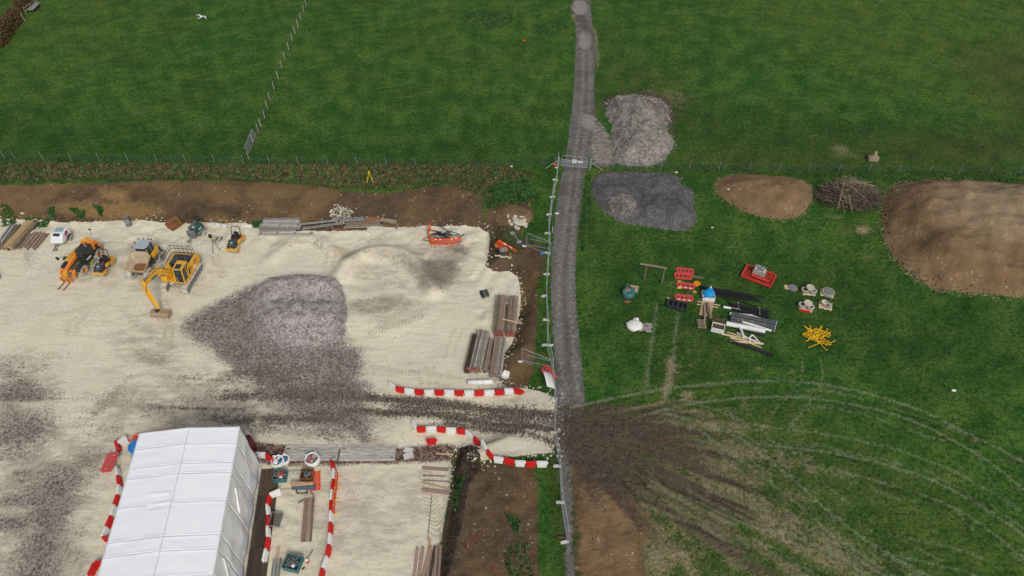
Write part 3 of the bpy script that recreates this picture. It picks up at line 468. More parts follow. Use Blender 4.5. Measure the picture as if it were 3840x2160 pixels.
# ---------------------------------------------------------------- mesh helpers
def rotm(rx=0,ry=0,rz=0): return Matrix.Rotation(rz,3,'Z')@Matrix.Rotation(ry,3,'Y')@Matrix.Rotation(rx,3,'X')
class MB:
    def __init__(s): s.v=[];s.f=[]
    def add(s,v,f):
        o=len(s.v); s.v+=[tuple(q) for q in v]; s.f+=[tuple(o+i for i in q) for q in f]; return s
    def box(s,c,d,r=None,taper=None):
        x,y,z=[q/2 for q in d]; tx,ty=taper or (1,1)
        vs=[Vector((a*x*(tx if k>0 else 1),b*y*(ty if k>0 else 1),k*z)) for k in(-1,1) for b in(-1,1) for a in(-1,1)]
        if r is not None:
            if not isinstance(r,Matrix): r=rotm(0,0,r)
            vs=[r@q for q in vs]
        c=Vector(c); return s.add([q+c for q in vs],[(0,2,3,1),(4,5,7,6),(0,1,5,4),(2,6,7,3),(0,4,6,2),(1,3,7,5)])
    def tube(s,a,b,r,n=8,r2=None):
        a=Vector(a);b=Vector(b);d=b-a
        if d.length<1e-6: return s
        q=d.to_track_quat('Z','Y').to_matrix(); r2=r if r2 is None else r2
        va=[a+q@Vector((math.cos(t)*r,math.sin(t)*r,0)) for t in [2*math.pi*i/n for i in range(n)]]
        vb=[b+q@Vector((math.cos(t)*r2,math.sin(t)*r2,0)) for t in [2*math.pi*i/n for i in range(n)]]
        return s.add(va+vb,[(i,(i+1)%n,n+(i+1)%n,n+i) for i in range(n)]+[tuple(range(n))[::-1],tuple(range(n,2*n))])
    def path(s,pts,r,n=6):
        for a,b in zip(pts[:-1],pts[1:]): s.tube(a,b,r,n)
        return s
    def beam(s,a,b,w,t):
        a=Vector(a);b=Vector(b);d=b-a; x=d.normalized(); y=Vector((0,0,1)).cross(x)
        if y.length<1e-3: y=Vector((0,1,0))
        y.normalize(); z=x.cross(y); m=Matrix((x,y,z)).transposed()
        return s.box((a+b)/2,(d.length,w,t),m)
    def ext(s,pts,axis,a,b):
        """closed outline pts extruded along axis from a to b"""
        n=len(pts)
        def mk(p,h):
            return (p[0],h,p[1]) if axis=='y' else ((p[0],p[1],h) if axis=='z' else (h,p[0],p[1]))
        return s.add([mk(p,a) for p in pts]+[mk(p,b) for p in pts],[(i,(i+1)%n,n+(i+1)%n,n+i) for i in range(n)]+[tuple(range(n))[::-1],tuple(range(n,2*n))])
    def lathe(s,prof,n=20,axis='z',c=(0,0,0)):
        c=Vector(c); m=len(prof); vs=[]
        for i in range(n):
            t=2*math.pi*i/n
            for r,h in prof:
                x,y=r*math.cos(t),r*math.sin(t)
                vs.append(c+Vector((x,y,h) if axis=='z' else ((x,h,y) if axis=='y' else (h,x,y))))
        fs=[(i*m+j,((i+1)%n)*m+j,((i+1)%n)*m+j+1,i*m+j+1) for i in range(n) for j in range(m-1)]
        return s.add(vs,fs)
    def blob(s,c,d,seed=0,n=8,m=5,rough=.15):
        rr=random.Random(seed); c=Vector(c); vs=[c+Vector((0,0,-d[2]/2))]
        for j in range(1,m):
            ph=math.pi*j/m
            for i in range(n):
                k=1+rr.uniform(-rough,rough); t=2*math.pi*i/n
                vs.append(c+Vector((d[0]/2*k*math.sin(ph)*math.cos(t),d[1]/2*k*math.sin(ph)*math.sin(t),-d[2]/2*k*math.cos(ph))))
        vs.append(c+Vector((0,0,d[2]/2))); L=len(vs)-1; fs=[(0,1+(i+1)%n,1+i) for i in range(n)]
        for j in range(m-2):
            for i in range(n): a=1+j*n+i; b=1+j*n+(i+1)%n; fs.append((a,b,b+n,a+n))
        fs+=[(L,1+(m-2)*n+i,1+(m-2)*n+(i+1)%n) for i in range(n)]
        return s.add(vs,fs)
    def build(s,name,mat,parent=None,smooth=False,bevel=0,label=None,kind=None,loc=None):
        me=bpy.data.meshes.new(name); me.from_pydata(s.v,[],s.f); me.materials.append(mat)
        if smooth: me.polygons.foreach_set('use_smooth',[True]*len(me.polygons))
        me.validate(); me.update(); o=bpy.data.objects.new(name,me); S.collection.objects.link(o)
        if parent: o.parent=parent
        if loc is not None: o.location=loc
        if bevel:
            b=o.modifiers.new('bevel','BEVEL'); b.width=bevel; b.segments=2; b.limit_method='ANGLE'
        if label: o['label']=label
        if kind: o['kind']=kind
        return o
def tag(o,label,cat,group=None,kind=None):
    o['label']=label; o['category']=cat
    if group: o['group']=group
    if kind: o['kind']=kind
    return o
def thing(name,label,cat,loc,rz=0,group=None,tilt=None):
    o=bpy.data.objects.new(name,None); S.collection.objects.link(o); o.empty_display_size=.3
    o.location=loc; o.rotation_euler=(tilt[0] if tilt else 0,tilt[1] if tilt else 0,rz); return tag(o,label,cat,group)
def dup(root,loc,rz,label,group=None,mats=None,tilt=None,scale=None):
    r=root.copy(); S.collection.objects.link(r); r.location=loc; r.rotation_euler=(tilt[0] if tilt else 0,tilt[1] if tilt else 0,rz); r['label']=label
    if group: r['group']=group
    if scale: r.scale=scale
    for ch in list(root.children):
        c=ch.copy(); S.collection.objects.link(c); c.parent=r
        for g in list(ch.children):
            e=g.copy(); S.collection.objects.link(e); e.parent=c
    return r
def inst(o,parent,loc,rot=(0,0,0),name=None):
    c=o.copy(); S.collection.objects.link(c); c.parent=parent; c.location=loc; c.rotation_euler=rot
    if name: c.name=name
    return c
def ang(a,b): return math.atan2(b.y-a.y,b.x-a.x)
ORD=['first','second','third','fourth','fifth','sixth','seventh','eighth','ninth','tenth','eleventh','twelfth','thirteenth','fourteenth','fifteenth','sixteenth','seventeenth','eighteenth','nineteenth','twentieth','twenty-first','twenty-second','twenty-third','twenty-fourth']
# ---------------------------------------------------------------- the ground, split into its surfaces
cls=np.zeros((NY-1,NX-1),np.int8)
def fc(a): return (a[:-1,:-1]+a[1:,:-1]+a[:-1,1:]+a[1:,1:])/4
fsoil=fc(ATT['soil']); fchalk=fc(ATT['chalk']); froad=fc(ATT['road'])
cls[fsoil>.5]=1; cls[fchalk>.5]=2; cls[froad>.5]=3
CX=fc(GX);CY=fc(GY)
def inpoly(poly):
    ins=np.zeros(CX.shape,bool)
    for i in range(len(poly)):
        a=poly[i]; b=poly[(i+1)%len(poly)]
        ins^=((a[1]>CY)!=(b[1]>CY))&(CX<(b[0]-a[0])*(CY-a[1])/(b[1]-a[1]+1e-12)+a[0])
    return ins
for k,q in enumerate((GH,PL,ST,SA,SB,SC)): cls[inpoly(q)]=4+k
ff=fc(ATT['mud']); 
flat_attr={k:v.ravel() for k,v in ATT.items()}
Vall=np.stack([GX.ravel(),GY.ravel(),Hh.ravel()],1).astype(np.float32)
def sheet(name,mask,origin=(0,0,0)):
    j,i=np.nonzero(mask); a=j*NX+i; fcs=np.stack([a,a+1,a+NX+1,a+NX],1)
    u,inv=np.unique(fcs,return_inverse=True); inv=inv.reshape(-1,4).astype(np.int32)
    me=bpy.data.meshes.new(name); me.vertices.add(len(u)); me.vertices.foreach_set('co',(Vall[u]-np.array(origin,np.float32)).ravel())
    me.loops.add(len(inv)*4); me.loops.foreach_set('vertex_index',inv.ravel())
    me.polygons.add(len(inv)); me.polygons.foreach_set('loop_start',np.arange(0,len(inv)*4,4,dtype=np.int32)); me.polygons.foreach_set('loop_total',np.full(len(inv),4,np.int32))
    me.polygons.foreach_set('use_smooth',np.ones(len(inv),bool))
    for k,v in flat_attr.items():
        at=me.attributes.new(k,'FLOAT','POINT'); at.data.foreach_set('value',v[u])
    me.materials.append(MG); me.update(); me.validate()
    o=bpy.data.objects.new(name,me); o.location=origin; S.collection.objects.link(o); return o
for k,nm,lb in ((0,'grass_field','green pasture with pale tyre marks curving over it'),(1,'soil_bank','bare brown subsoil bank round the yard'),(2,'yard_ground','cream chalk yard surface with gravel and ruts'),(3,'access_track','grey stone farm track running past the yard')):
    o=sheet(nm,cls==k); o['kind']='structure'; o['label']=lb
for k,poly,nm,lb in ((4,GH,'gravel_heap','low heap of purple grey gravel with rounded top in the middle of the chalk yard'),(5,PL,'planings_heap','spread dark grey heap of road planings beside the gate'),(6,ST,'stone_heap','pale rubble stone heap beyond the field gate'),(7,SA,'soil_heap','oval brown soil heap with a few stones between planings and brushwood'),(8,SB,'soil_heap','largest brown soil heap with wheel marks on its pale top'),(9,SC,'soil_heap','small brown soil heap with white rubble on its edge by the yard corner')):
    c=poly.mean(0); o=sheet(nm,cls==k,(float(c[0]),float(c[1]),Hf(*c)-.0)); tag(o,lb,'heap')
# ================================================================ machines in the yard
def wheel(par,loc,r,w,rim,name='wheel',lugs=16,hub=.55):
    m=MB(); m.lathe([(r*hub,-w/2),(r*.86,-w/2),(r*.97,-w*.40),(r*.97,w*.40),(r*.86,w/2),(r*hub,w/2)],22,'y')
    for i in range(lugs):
        t=2*math.pi*i/lugs
        for sgn in (-1,1):
            tt=t+sgn*.10; m.box((math.cos(tt)*r*.97,sgn*w*.22,math.sin(tt)*r*.97),(r*.12,w*.46,r*.10),rotm(0,-tt,0)@rotm(sgn*.5,0,0))
    o=m.build(name,TYR,par,loc=loc)
    q=MB(); q.lathe([(0.001,-w*.30),(r*.28,-w*.30),(r*.32,-w*.18),(r*hub,-w*.46),(r*hub,w*.46),(r*.32,w*.18),(r*.28,w*.30),(0.001,w*.30)],18,'y'); q.build('rim',rim,o)
    h=MB(); h.lathe([(0.001,-w*.36),(r*.14,-w*.36),(r*.14,w*.36),(0.001,w*.36)],10,'y'); h.build('hub',BLK if rim is not STE else GRY,o)
    return o
def track(par,y,L,hh,w):
    """oval crawler with separate shoes"""
    r=hh/2; m=MB(); n=10; sl_=L-hh
    pts=[(sl_/2+r*.86*math.cos(t),r+r*.86*math.sin(t)) for t in [(-90+180*i/n)*math.pi/180 for i in range(n+1)]]+[(-sl_/2-r*.86*math.cos(t),r-r*.86*math.sin(t)) for t in [(-90+180*i/n)*math.pi/180 for i in range(n+1)]]
    m.ext(pts,'y',-w*.30,w*.30); m.ext([(-sl_/2,r*.55),(sl_/2,r*.55),(sl_/2,r*1.45),(-sl_/2,r*1.45)],'y',-w*.38,w*.38)
    for i in range(7): m.lathe([(0.001,-w*.4),(r*.42,-w*.4),(r*.42,w*.4),(0.001,w*.4)],10,'y',(-sl_/2+sl_*i/6,0,r*.48))
    for s in (-1,1): m.lathe([(0.001,-w*.42),(r*.7,-w*.42),(r*.7,w*.42),(0.001,w*.42)],14,'y',(s*sl_/2,0,r))
    o=m.build('track',GRY,par,loc=(0,y,0))
    shoe=MB().box((0,0,0),(.165,w,.045)).box((.06,0,.035),(.03,w,.04)).build('track_shoe',TRS,o)
    per=2*sl_+2*math.pi*r; N=int(per/.19); first=True
    for i in range(N):
        s=per*i/N
        if s<sl_: p=(-sl_/2+s,2*r,0)
        elif s<sl_+math.pi*r: t=(s-sl_)/r; p=(sl_/2+r*math.sin(t),r+r*math.cos(t),t)
        elif s<2*sl_+math.pi*r: q=s-sl_-math.pi*r; p=(sl_/2-q,0,math.pi)
        else: t=(s-2*sl_-math.pi*r)/r; p=(-sl_/2-r*math.sin(t),r-r*math.cos(t),math.pi+t)
        if first: shoe.location=(p[0],0,p[1]); shoe.rotation_euler=(0,p[2],0); first=False
        else: inst(shoe,o,(p[0],0,p[1]),(0,p[2],0))
    return o
def cabin(par,x0,x1,y0,y1,z0,z1,frame,roofm,slope=.25,roof=None):
    """glazed cab: frame bars, panes and roof"""
    f=MB(); xb,xf=x0,x1; xt=x1-slope
    for y in (y0,y1):
        f.beam((xb,y,z0),(xb+.05,y,z1),.09,.09); f.beam((xf,y,z0),(xt,y,z1),.09,.09); f.beam((xb,y,z0+.05),(xf,y,z0+.05),.09,.09); f.beam((xb,y,z1-.03),(xt,y,z1-.03),.09,.09)
        f.beam(((xb+xf)/2-.1,y,z0),((xb+xt)/2-.1,y,z1),.06,.07)
    for x,z in ((xf,z0+.05),(xb,z0+.05),(xt,z1-.03),(xb+.05,z1-.03)): f.beam((x,y0,z),(x,y1,z),.08,.08)
    cb=f.build('cab_frame',frame,par)
    g=.02
    MB().add([(xf-.01,y0+g,z0+.1),(xf-.01,y1-g,z0+.1),(xt-.01,y1-g,z1-.05),(xt-.01,y0+g,z1-.05),(xf-.03,y0+g,z0+.1),(xf-.03,y1-g,z0+.1),(xt-.03,y1-g,z1-.05),(xt-.03,y0+g,z1-.05)],[(0,1,2,3),(7,6,5,4),(0,4,5,1),(3,2,6,7)]).build('windscreen',GLS,cb)
    for s,y in ((-1,y0),(1,y1)):
        MB().ext([(xb+.05,z0+.1),(xf-.05,z0+.1),(xt-.05,z1-.06),(xb+.08,z1-.06)],'y',y-.012,y+.012).build('side_window',GLS,cb)
    MB().box(((xb)+.02,(y0+y1)/2,(z0+z1)/2),(.02,abs(y1-y0)-.1,z1-z0-.2)).build('rear_window',GLS,cb)
    MB().box(((xb+xf)/2-.1,(y0+y1)/2,z0+.35),(.5,.5,.5)).box(((xb+xf)/2-.32,(y0+y1)/2,z0+.75),(.14,.48,.7)).build('seat',BLK,cb)
    rm=MB(); xr0,xr1=xb-.06,xt+.12
    rm.box(((xr0+xr1)/2,(y0+y1)/2,z1+.03),(xr1-xr0,abs(y1-y0)+.14,.09),taper=(.93,.93)); rm.build('cab_roof',roofm,par,bevel=.02)
    return cb
# ---- crawler excavator
def excavator(loc,rz):
    t=thing('excavator','yellow tracked excavator with black engine cover, reaching its arm down to a wide bucket','excavator',loc,rz)
    for y in (-1.22,1.22): track(t,y,4.35,.86,.62)
    m=MB(); m.box((0,0,.62),(1.7,1.5,.34),taper=(.8,.8)); 
    for sx in (-1,1):
        for sy in (-1,1): m.beam((sx*.5,sy*.4,.6),(sx*1.15,sy*1.0,.42),.34,.26)
    m.lathe([(.001,.78),(.72,.78),(.72,1.02),(.001,1.02)],24); m.build('undercarriage_frame',TRS,t)
    ax=[(1.45,-1.35),(1.45,1.35),(-1.95,1.35),(-2.15,1.0),(-2.15,-1.0),(-1.95,-1.35)]
    MB().ext(ax,'z',1.02,1.2).build('slew_platform',YEL,t,bevel=.03)
    # right tank and engine side housings, counterweight
    MB().ext([(-2.3,1.05),(-2.35,2.05),(-1.6,2.2),(-1.55,1.05)],'y',-1.32,1.32).build('counterweight',YEL,t,bevel=.09)
    MB().box((-.9,-1.16,1.7),(1.9,.38,1.0)).build('side_panel',YEL,t,bevel=.05); hb=MB().box((-.95,1.22,1.75),(1.9,.26,1.1)).build('side_panel',YEL,t,bevel=.05)
    v=MB()
    for i in range(4): v.box((-.35+i*.13,1.356,1.85),(.06,.02,.5),rotm(0,.35,0))
    for i in range(2):
        for j in range(2): v.box((-1.15-i*.3,1.356,2.0-j*.3),(.2,.02,.18))
    v.build('vent',RUS,hb)
    MB().ext([(-1.15,1.28),(-.6,1.28),(-.6,1.5),(-1.15,1.5)],'y',1.352,1.366).build('maker_plate',REF,hb)
    e=MB(); e.box((-.95,0,1.78),(1.55,2.05,1.05)); e.box((-.95,.15,2.33),(1.2,1.5,.12),taper=(.9,.9)); e.box((-.75,-.1,2.42),(.5,.9,.07)); 
    for i in range(3): e.box((-.62-.0,-.35+i*.3,2.47),(.34,.04,.04))
    e.build('engine_cover',DKP,t,bevel=.05)
    r=MB(); zr=2.52; r.path([(-.05,1.18,zr),(-1.6,1.18,zr),(-1.78,1.0,zr),(-1.78,-1.0,zr),(-1.6,-1.2,zr),(-.1,-1.2,zr)],.045,8); r.build('cover_rim',BLK,t)
    # handrail cage
    h=MB(); zt=3.25
    hp_=[(-.2,-1.45),(-1.2,-1.5),(-2.05,-1.5),(-2.1,-.6),(-2.1,.4),(-2.05,1.15)]
    for z in (zt,zt-.42): h.path([(x,y,z) for x,y in hp_],.026,6)
    for x,y in hp_+[(-.7,-1.48),(-1.65,-1.5),(-2.1,-1.05),(-2.1,-.1),(-2.1,.8)]: h.tube((x,y,2.1),(x,y,zt),.022,6)
    h.path([(.9,-1.42,2.6),(.35,-1.42,2.6),(.35,-1.42,1.9)],.025,6); h.path([(.9,-1.42,2.2),(.35,-1.42,2.2)],.022,6); h.tube((.9,-1.42,2.6),(.9,-1.42,1.8),.025,6)
    h.build('handrail',BLK,t)
    f=MB(); f.ext([(.05,1.2),(1.55,1.2),(1.75,1.45),(1.65,1.95),(1.1,2.05),(.05,2.1)],'y',-1.33,-.62); f.build('fuel_tank',YEL,t,bevel=.05)
    st=MB(); [st.box((1.25+.18*i,-.98,2.03-.05*i),(.07,.4,.03)) for i in range(2)]; st.build('step_grip',BLK,t)
    # cab on the machine's near flank
    cabin(t,-.05,1.62,.30,1.28,1.22,2.95,YEL,YEL,.38)
    MB().box((.85,.79,3.05),(.62,.62,.03)).build('roof_window',GLS,t)
    b=MB(); b.box((1.28,.79,3.0),(.12,.72,.14)); lb=b.build('light_bar',BLK,t)
    for i in range(4): MB().box((1.35,.55+.16*i,3.03),(.03,.11,.09)).build('work_light',REF,lb)
    d=MB(); d.beam((.0,1.34,2.75),(.7,1.34,1.3),.05,.12); d.beam((.0,1.34,2.75),(-.1,1.34,1.3),.05,.1); d.build('guard_bar',YEL,t)
    MB().box((1.66,.62,1.75),(.03,.05,.7)).build('grab_handle',YE2,t)
    # boom turret, boom, arm
    tr=MB(); tr.box((.35,-.15,1.5),(1.0,.62,.6)); tr.box((.1,-.25,1.95),(1.0,.5,.25)); tr.build('boom_foot',YEL,t,bevel=.04)
    hs_=MB(); rr=random.Random(3)
    for i in range(9):
        y=-.55+.1*i; hs_.path([(-.1,y,2.2),(.25,y+.03,2.38+.05*rr.random()),(.6,-.15+(y+.15)*.5,2.3)],.028,5)
    hs_.build('hydraulic_hose',BLK,t)
    B0=Vector((.7,-.15,1.75)); B1=Vector((2.3,-.50,3.6)); B2=Vector((4.65,-.92,4.0)); 
    def boxbeam(m,a,b,w,h0,h1):
        a=Vector(a);b=Vector(b);x=(b-a).normalized();y=Vector((0,0,1)).cross(x).normalized();z=x.cross(y)
        vs=[]
        for p,h in ((a,h0),(b,h1)):
            for sy,sz in ((-1,-1),(1,-1),(1,1),(-1,1)): vs.append(p+y*sy*w/2+z*sz*h/2)
        m.add(vs,[(0,1,5,4),(1,2,6,5),(2,3,7,6),(3,0,4,7),(3,2,1,0),(4,5,6,7)])
    bm=MB(); boxbeam(bm,B0,B1,.42,.42,.66); boxbeam(bm,B1,B2,.42,.66,.40); bo=bm.build('boom',YEL,t,bevel=.03)
    q=MB(); q.tube(B0+Vector((.25,-.32,-.2)),B0.lerp(B1,.62)+Vector((.2,-.3,0)),.085,10); q.tube(B0+Vector((.25,.32,-.2)),B0.lerp(B1,.62)+Vector((.2,.3,0)),.085,10); q.build('boom_cylinder',YEL,t)
    q=MB(); q.tube(B0.lerp(B1,.62)+Vector((.2,-.3,0)),B0.lerp(B1,.95)+Vector((0,-.25,0)),.045,8); q.tube(B0.lerp(B1,.62)+Vector((.2,.3,0)),B0.lerp(B1,.95)+Vector((0,.25,0)),.045,8); q.tube(B1+Vector((.9,-.05,.62)),B2+Vector((.1,0,.42)),.045,8); q.build('cylinder_rod',STE,t)
    q=MB(); q.tube(B1+Vector((-.1,.05,.46)),B1+Vector((1.2,-.25,.72)),.085,10); q.build('arm_cylinder',YEL,t)
    hz=MB()
    for k in (-.12,0,.12): hz.path([B1+Vector((-1.0,k+.25,-.7)),B1+Vector((0,k,.52)),B1+Vector((1.4,k-.3,.62)),B2+Vector((.1,k,.36))],.022,5)
    hz.path([B2+Vector((.1,.3,0)),B2+Vector((.5,.42,-.25)),B2+Vector((.45,.3,-.8)),B2+Vector((.2,.2,-1.0))],.03,6); hz.build('hydraulic_hose',BLK,t)
    nm=MB(); nm.ext([(-.45,-.13),(.45,-.13),(.45,.13),(-.45,.13)],'y',0,.012); o=nm.build('maker_plate',TEA,bo); dd=(B2-B1).normalized(); o.location=B1.lerp(B2,.42)+Vector((.06,.225,-.02)); o.rotation_euler=(0,-math.asin(dd.z),math.atan2(dd.y,dd.x))
    A1=Vector((5.35,-.15,.75)); am=MB(); boxbeam(am,B2+Vector((-.05,-.03,.45)),A1,.34,.62,.30); am.build('arm',YEL,t,bevel=.03)
    q=MB(); q.tube(B2+Vector((.42,.02,.05)),B2.lerp(A1,.55)+Vector((.38,.05,.1)),.07,10); q.build('bucket_cylinder',YEL,t)
    q=MB(); q.tube(B2.lerp(A1,.55)+Vector((.38,.05,.1)),B2.lerp(A1,.88)+Vector((.34,0,.05)),.04,8); q.build('cylinder_rod',STE,t)
    lk=MB(); lk.box(A1+Vector((.12,0,.0)),(.42,.36,.42)); lk.beam(A1+Vector((.3,.16,.5)),A1+Vector((.25,.16,-.1)),.06,.16); lk.beam(A1+Vector((.3,-.16,.5)),A1+Vector((.25,-.16,-.1)),.06,.16); lk.build('bucket_linkage',BLK,t,bevel=.03)
    c=A1+Vector((.18,.15,-.38)); pr=[(-.36,.30),(.20,.34),(.40,.10),(.40,-.20),(.22,-.36),(-.34,-.40),(-.30,-.34),(.16,-.30),(.33,-.16),(.33,.06),(.16,.28),(-.34,.24)]
    bk=MB(); w=1.0; bk.ext([(c.x+x,c.z+z) for x,z in pr],'y',c.y-w,c.y+w)
    for s in (-1,1): bk.ext([(c.x+x,c.z+z) for x,z in ((-.36,.30),(.20,.34),(.40,.10),(.40,-.20),(.22,-.36),(-.34,-.40))],'y',c.y+s*w-.015,c.y+s*w+.015)
    k=bk.build('bucket',pm('dusty_bucket_steel',(.42,.30,.20),(.27,.19,.13),3,.85,rv=0),t)
    MB().box((c.x-.02,c.y+.02,c.z+.4),(.5,.12,.1)).build('bucket_bracket',YE2,k)
    return t
eF=GC((530,890,4.673),590,965); eR=G(740,985)
pr_=Vector((-37.22,54.85,Hf(-37.4,55.0)))
excavator((pr_.x,pr_.y,pr_.z),R(-96))
# ---- wheeled dumper
def dumper(loc,rz):
    t=thing('dumper','yellow wheeled dumper with grey cab roof and pale skip holding rusty mud','dumper',loc,rz)
    for x in (-1.35,1.5):
        for y in (-1.0,1.0): wheel(t,(x,y,.68),.70,.52,GRY)
    c=MB(); c.box((-1.2,0,1.05),(2.3,1.5,.7)); c.box((0,0,.75),(3.3,.7,.35)); c.tube((1.32,-.9,.6),(1.32,.9,.6),.13); c.tube((-1.32,-.9,.6),(-1.32,.9,.6),.13)
    for y in (-.95,.95): c.ext([(-2.1,.95),(-2.0,1.25),(-1.3,1.4),(-.6,1.25),(-.45,.95),(-.7,1.1),(-1.3,1.24),(-1.95,1.1)],'y',y-.3,y+.3)
    c.build('chassis',pm('charcoal_paint',(.055,.06,.07),(.04,.043,.05),3,.5,dust=.3,rv=0),t,bevel=.03)
    y_=MB(); y_.box((-1.05,.86,1.62),(1.3,.34,.55),taper=(1,.8)); y_.box((-1.05,-.86,1.62),(1.3,.34,.55),taper=(1,.8)); y_.box((-1.85,0,1.55),(.5,1.5,.45)); eb=y_.build('engine_hood',YEL,t,bevel=.06)
    cabin(t,-1.55,-.15,-.66,.66,1.35,2.95,pm('cab_grey',(.30,.34,.38),None,2,.5,rv=0),pm('cab_roof_grey',(.40,.46,.53),(.36,.42,.49),2,.45,rv=0),.12)
    k=MB(); rr=random.Random(5)
    for x,y in ((-1.6,.7),(-1.62,.35),(-1.62,-.2),(-1.55,-.75),(-.9,-.8),(-.1,-.75),(-.1,.75),(-1.0,.82)): k.tube((x*.98,y*.94,3.0),(x,y,3.08),.025,5); k.box((x*1.03,y*1.03,3.08),(.12,.12,.1))
    k.build('work_light',BLK,t)
    l=MB(); 
    for i in range(5): l.tube((-1.25+.2*i,-1.1,1.5),(-1.25+.2*i,-1.1,2.3),.018,5)
    for z in (1.6,1.95,2.3): l.tube((-1.25,-1.1,z),(-.45,-1.1,z),.018,5)
    l.build('guard_rail',GRY,t)
    # skip: open hopper with thickness, inner faces slope
    ZL=.98; top=[(-.15,-.62,2.45),(-.15,.62,2.45),(.25,1.2,2.25),(2.15,1.2,1.70),(2.15,-1.2,1.70),(.25,-1.2,2.25)]
    bot=[(.42,-.45,ZL),(.42,.45,ZL),(.52,.72,ZL),(1.75,.78,ZL),(1.75,-.78,ZL),(.52,-.72,ZL)]
    cx=Vector((1.05,0,0)); off=.05
    inn_t=[Vector(p)+(cx-Vector((p[0],p[1],0))).normalized()*off for p in top]; inn_b=[Vector(p)*1+(cx-Vector((p[0],p[1],0))).normalized()*off+Vector((0,0,off)) for p in bot]
    n=6; v=[Vector(p) for p in top]+[Vector(p) for p in bot]+inn_t+inn_b; f=[]
    for i in range(n):
        j=(i+1)%n; f+=[(n+i,n+j,j,i),(2*n+i,2*n+j,3*n+j,3*n+i),(i,j,2*n+j,2*n+i)]
    f+=[tuple(range(n,2*n)),tuple(range(3*n,4*n))[::-1]]
    s=MB().add(v,f).build('skip',pm('skip_paint',(.56,.47,.35),(.36,.27,.18),1.8,.8,rv=0,k=3),t)
    tt=[Vector(p)+Vector((0,0,.02)) for p in top]; 
    MB().path(tt+[tt[0]],.04,6).build('skip_rim',YE2,s)
    mud=MB(); g=random.Random(8); 
    for i in range(26): mud.blob((.55+.75*g.random(),-.6+1.2*g.random(),ZL+.12+.05*g.random()),(.5,.42,.2),i,8,5)
    mud.build('mud_load',pm('wet_orange_mud',(.30,.13,.05),(.20,.085,.035),3,.6,rv=0),s,smooth=True)
    return t
f1=GC((440,800,5.573),480,1290); f2=Vector((-42.45,55.5,0))
dumper((-41.95,56.75,Hf(-42.5,56.8)),R(-96))
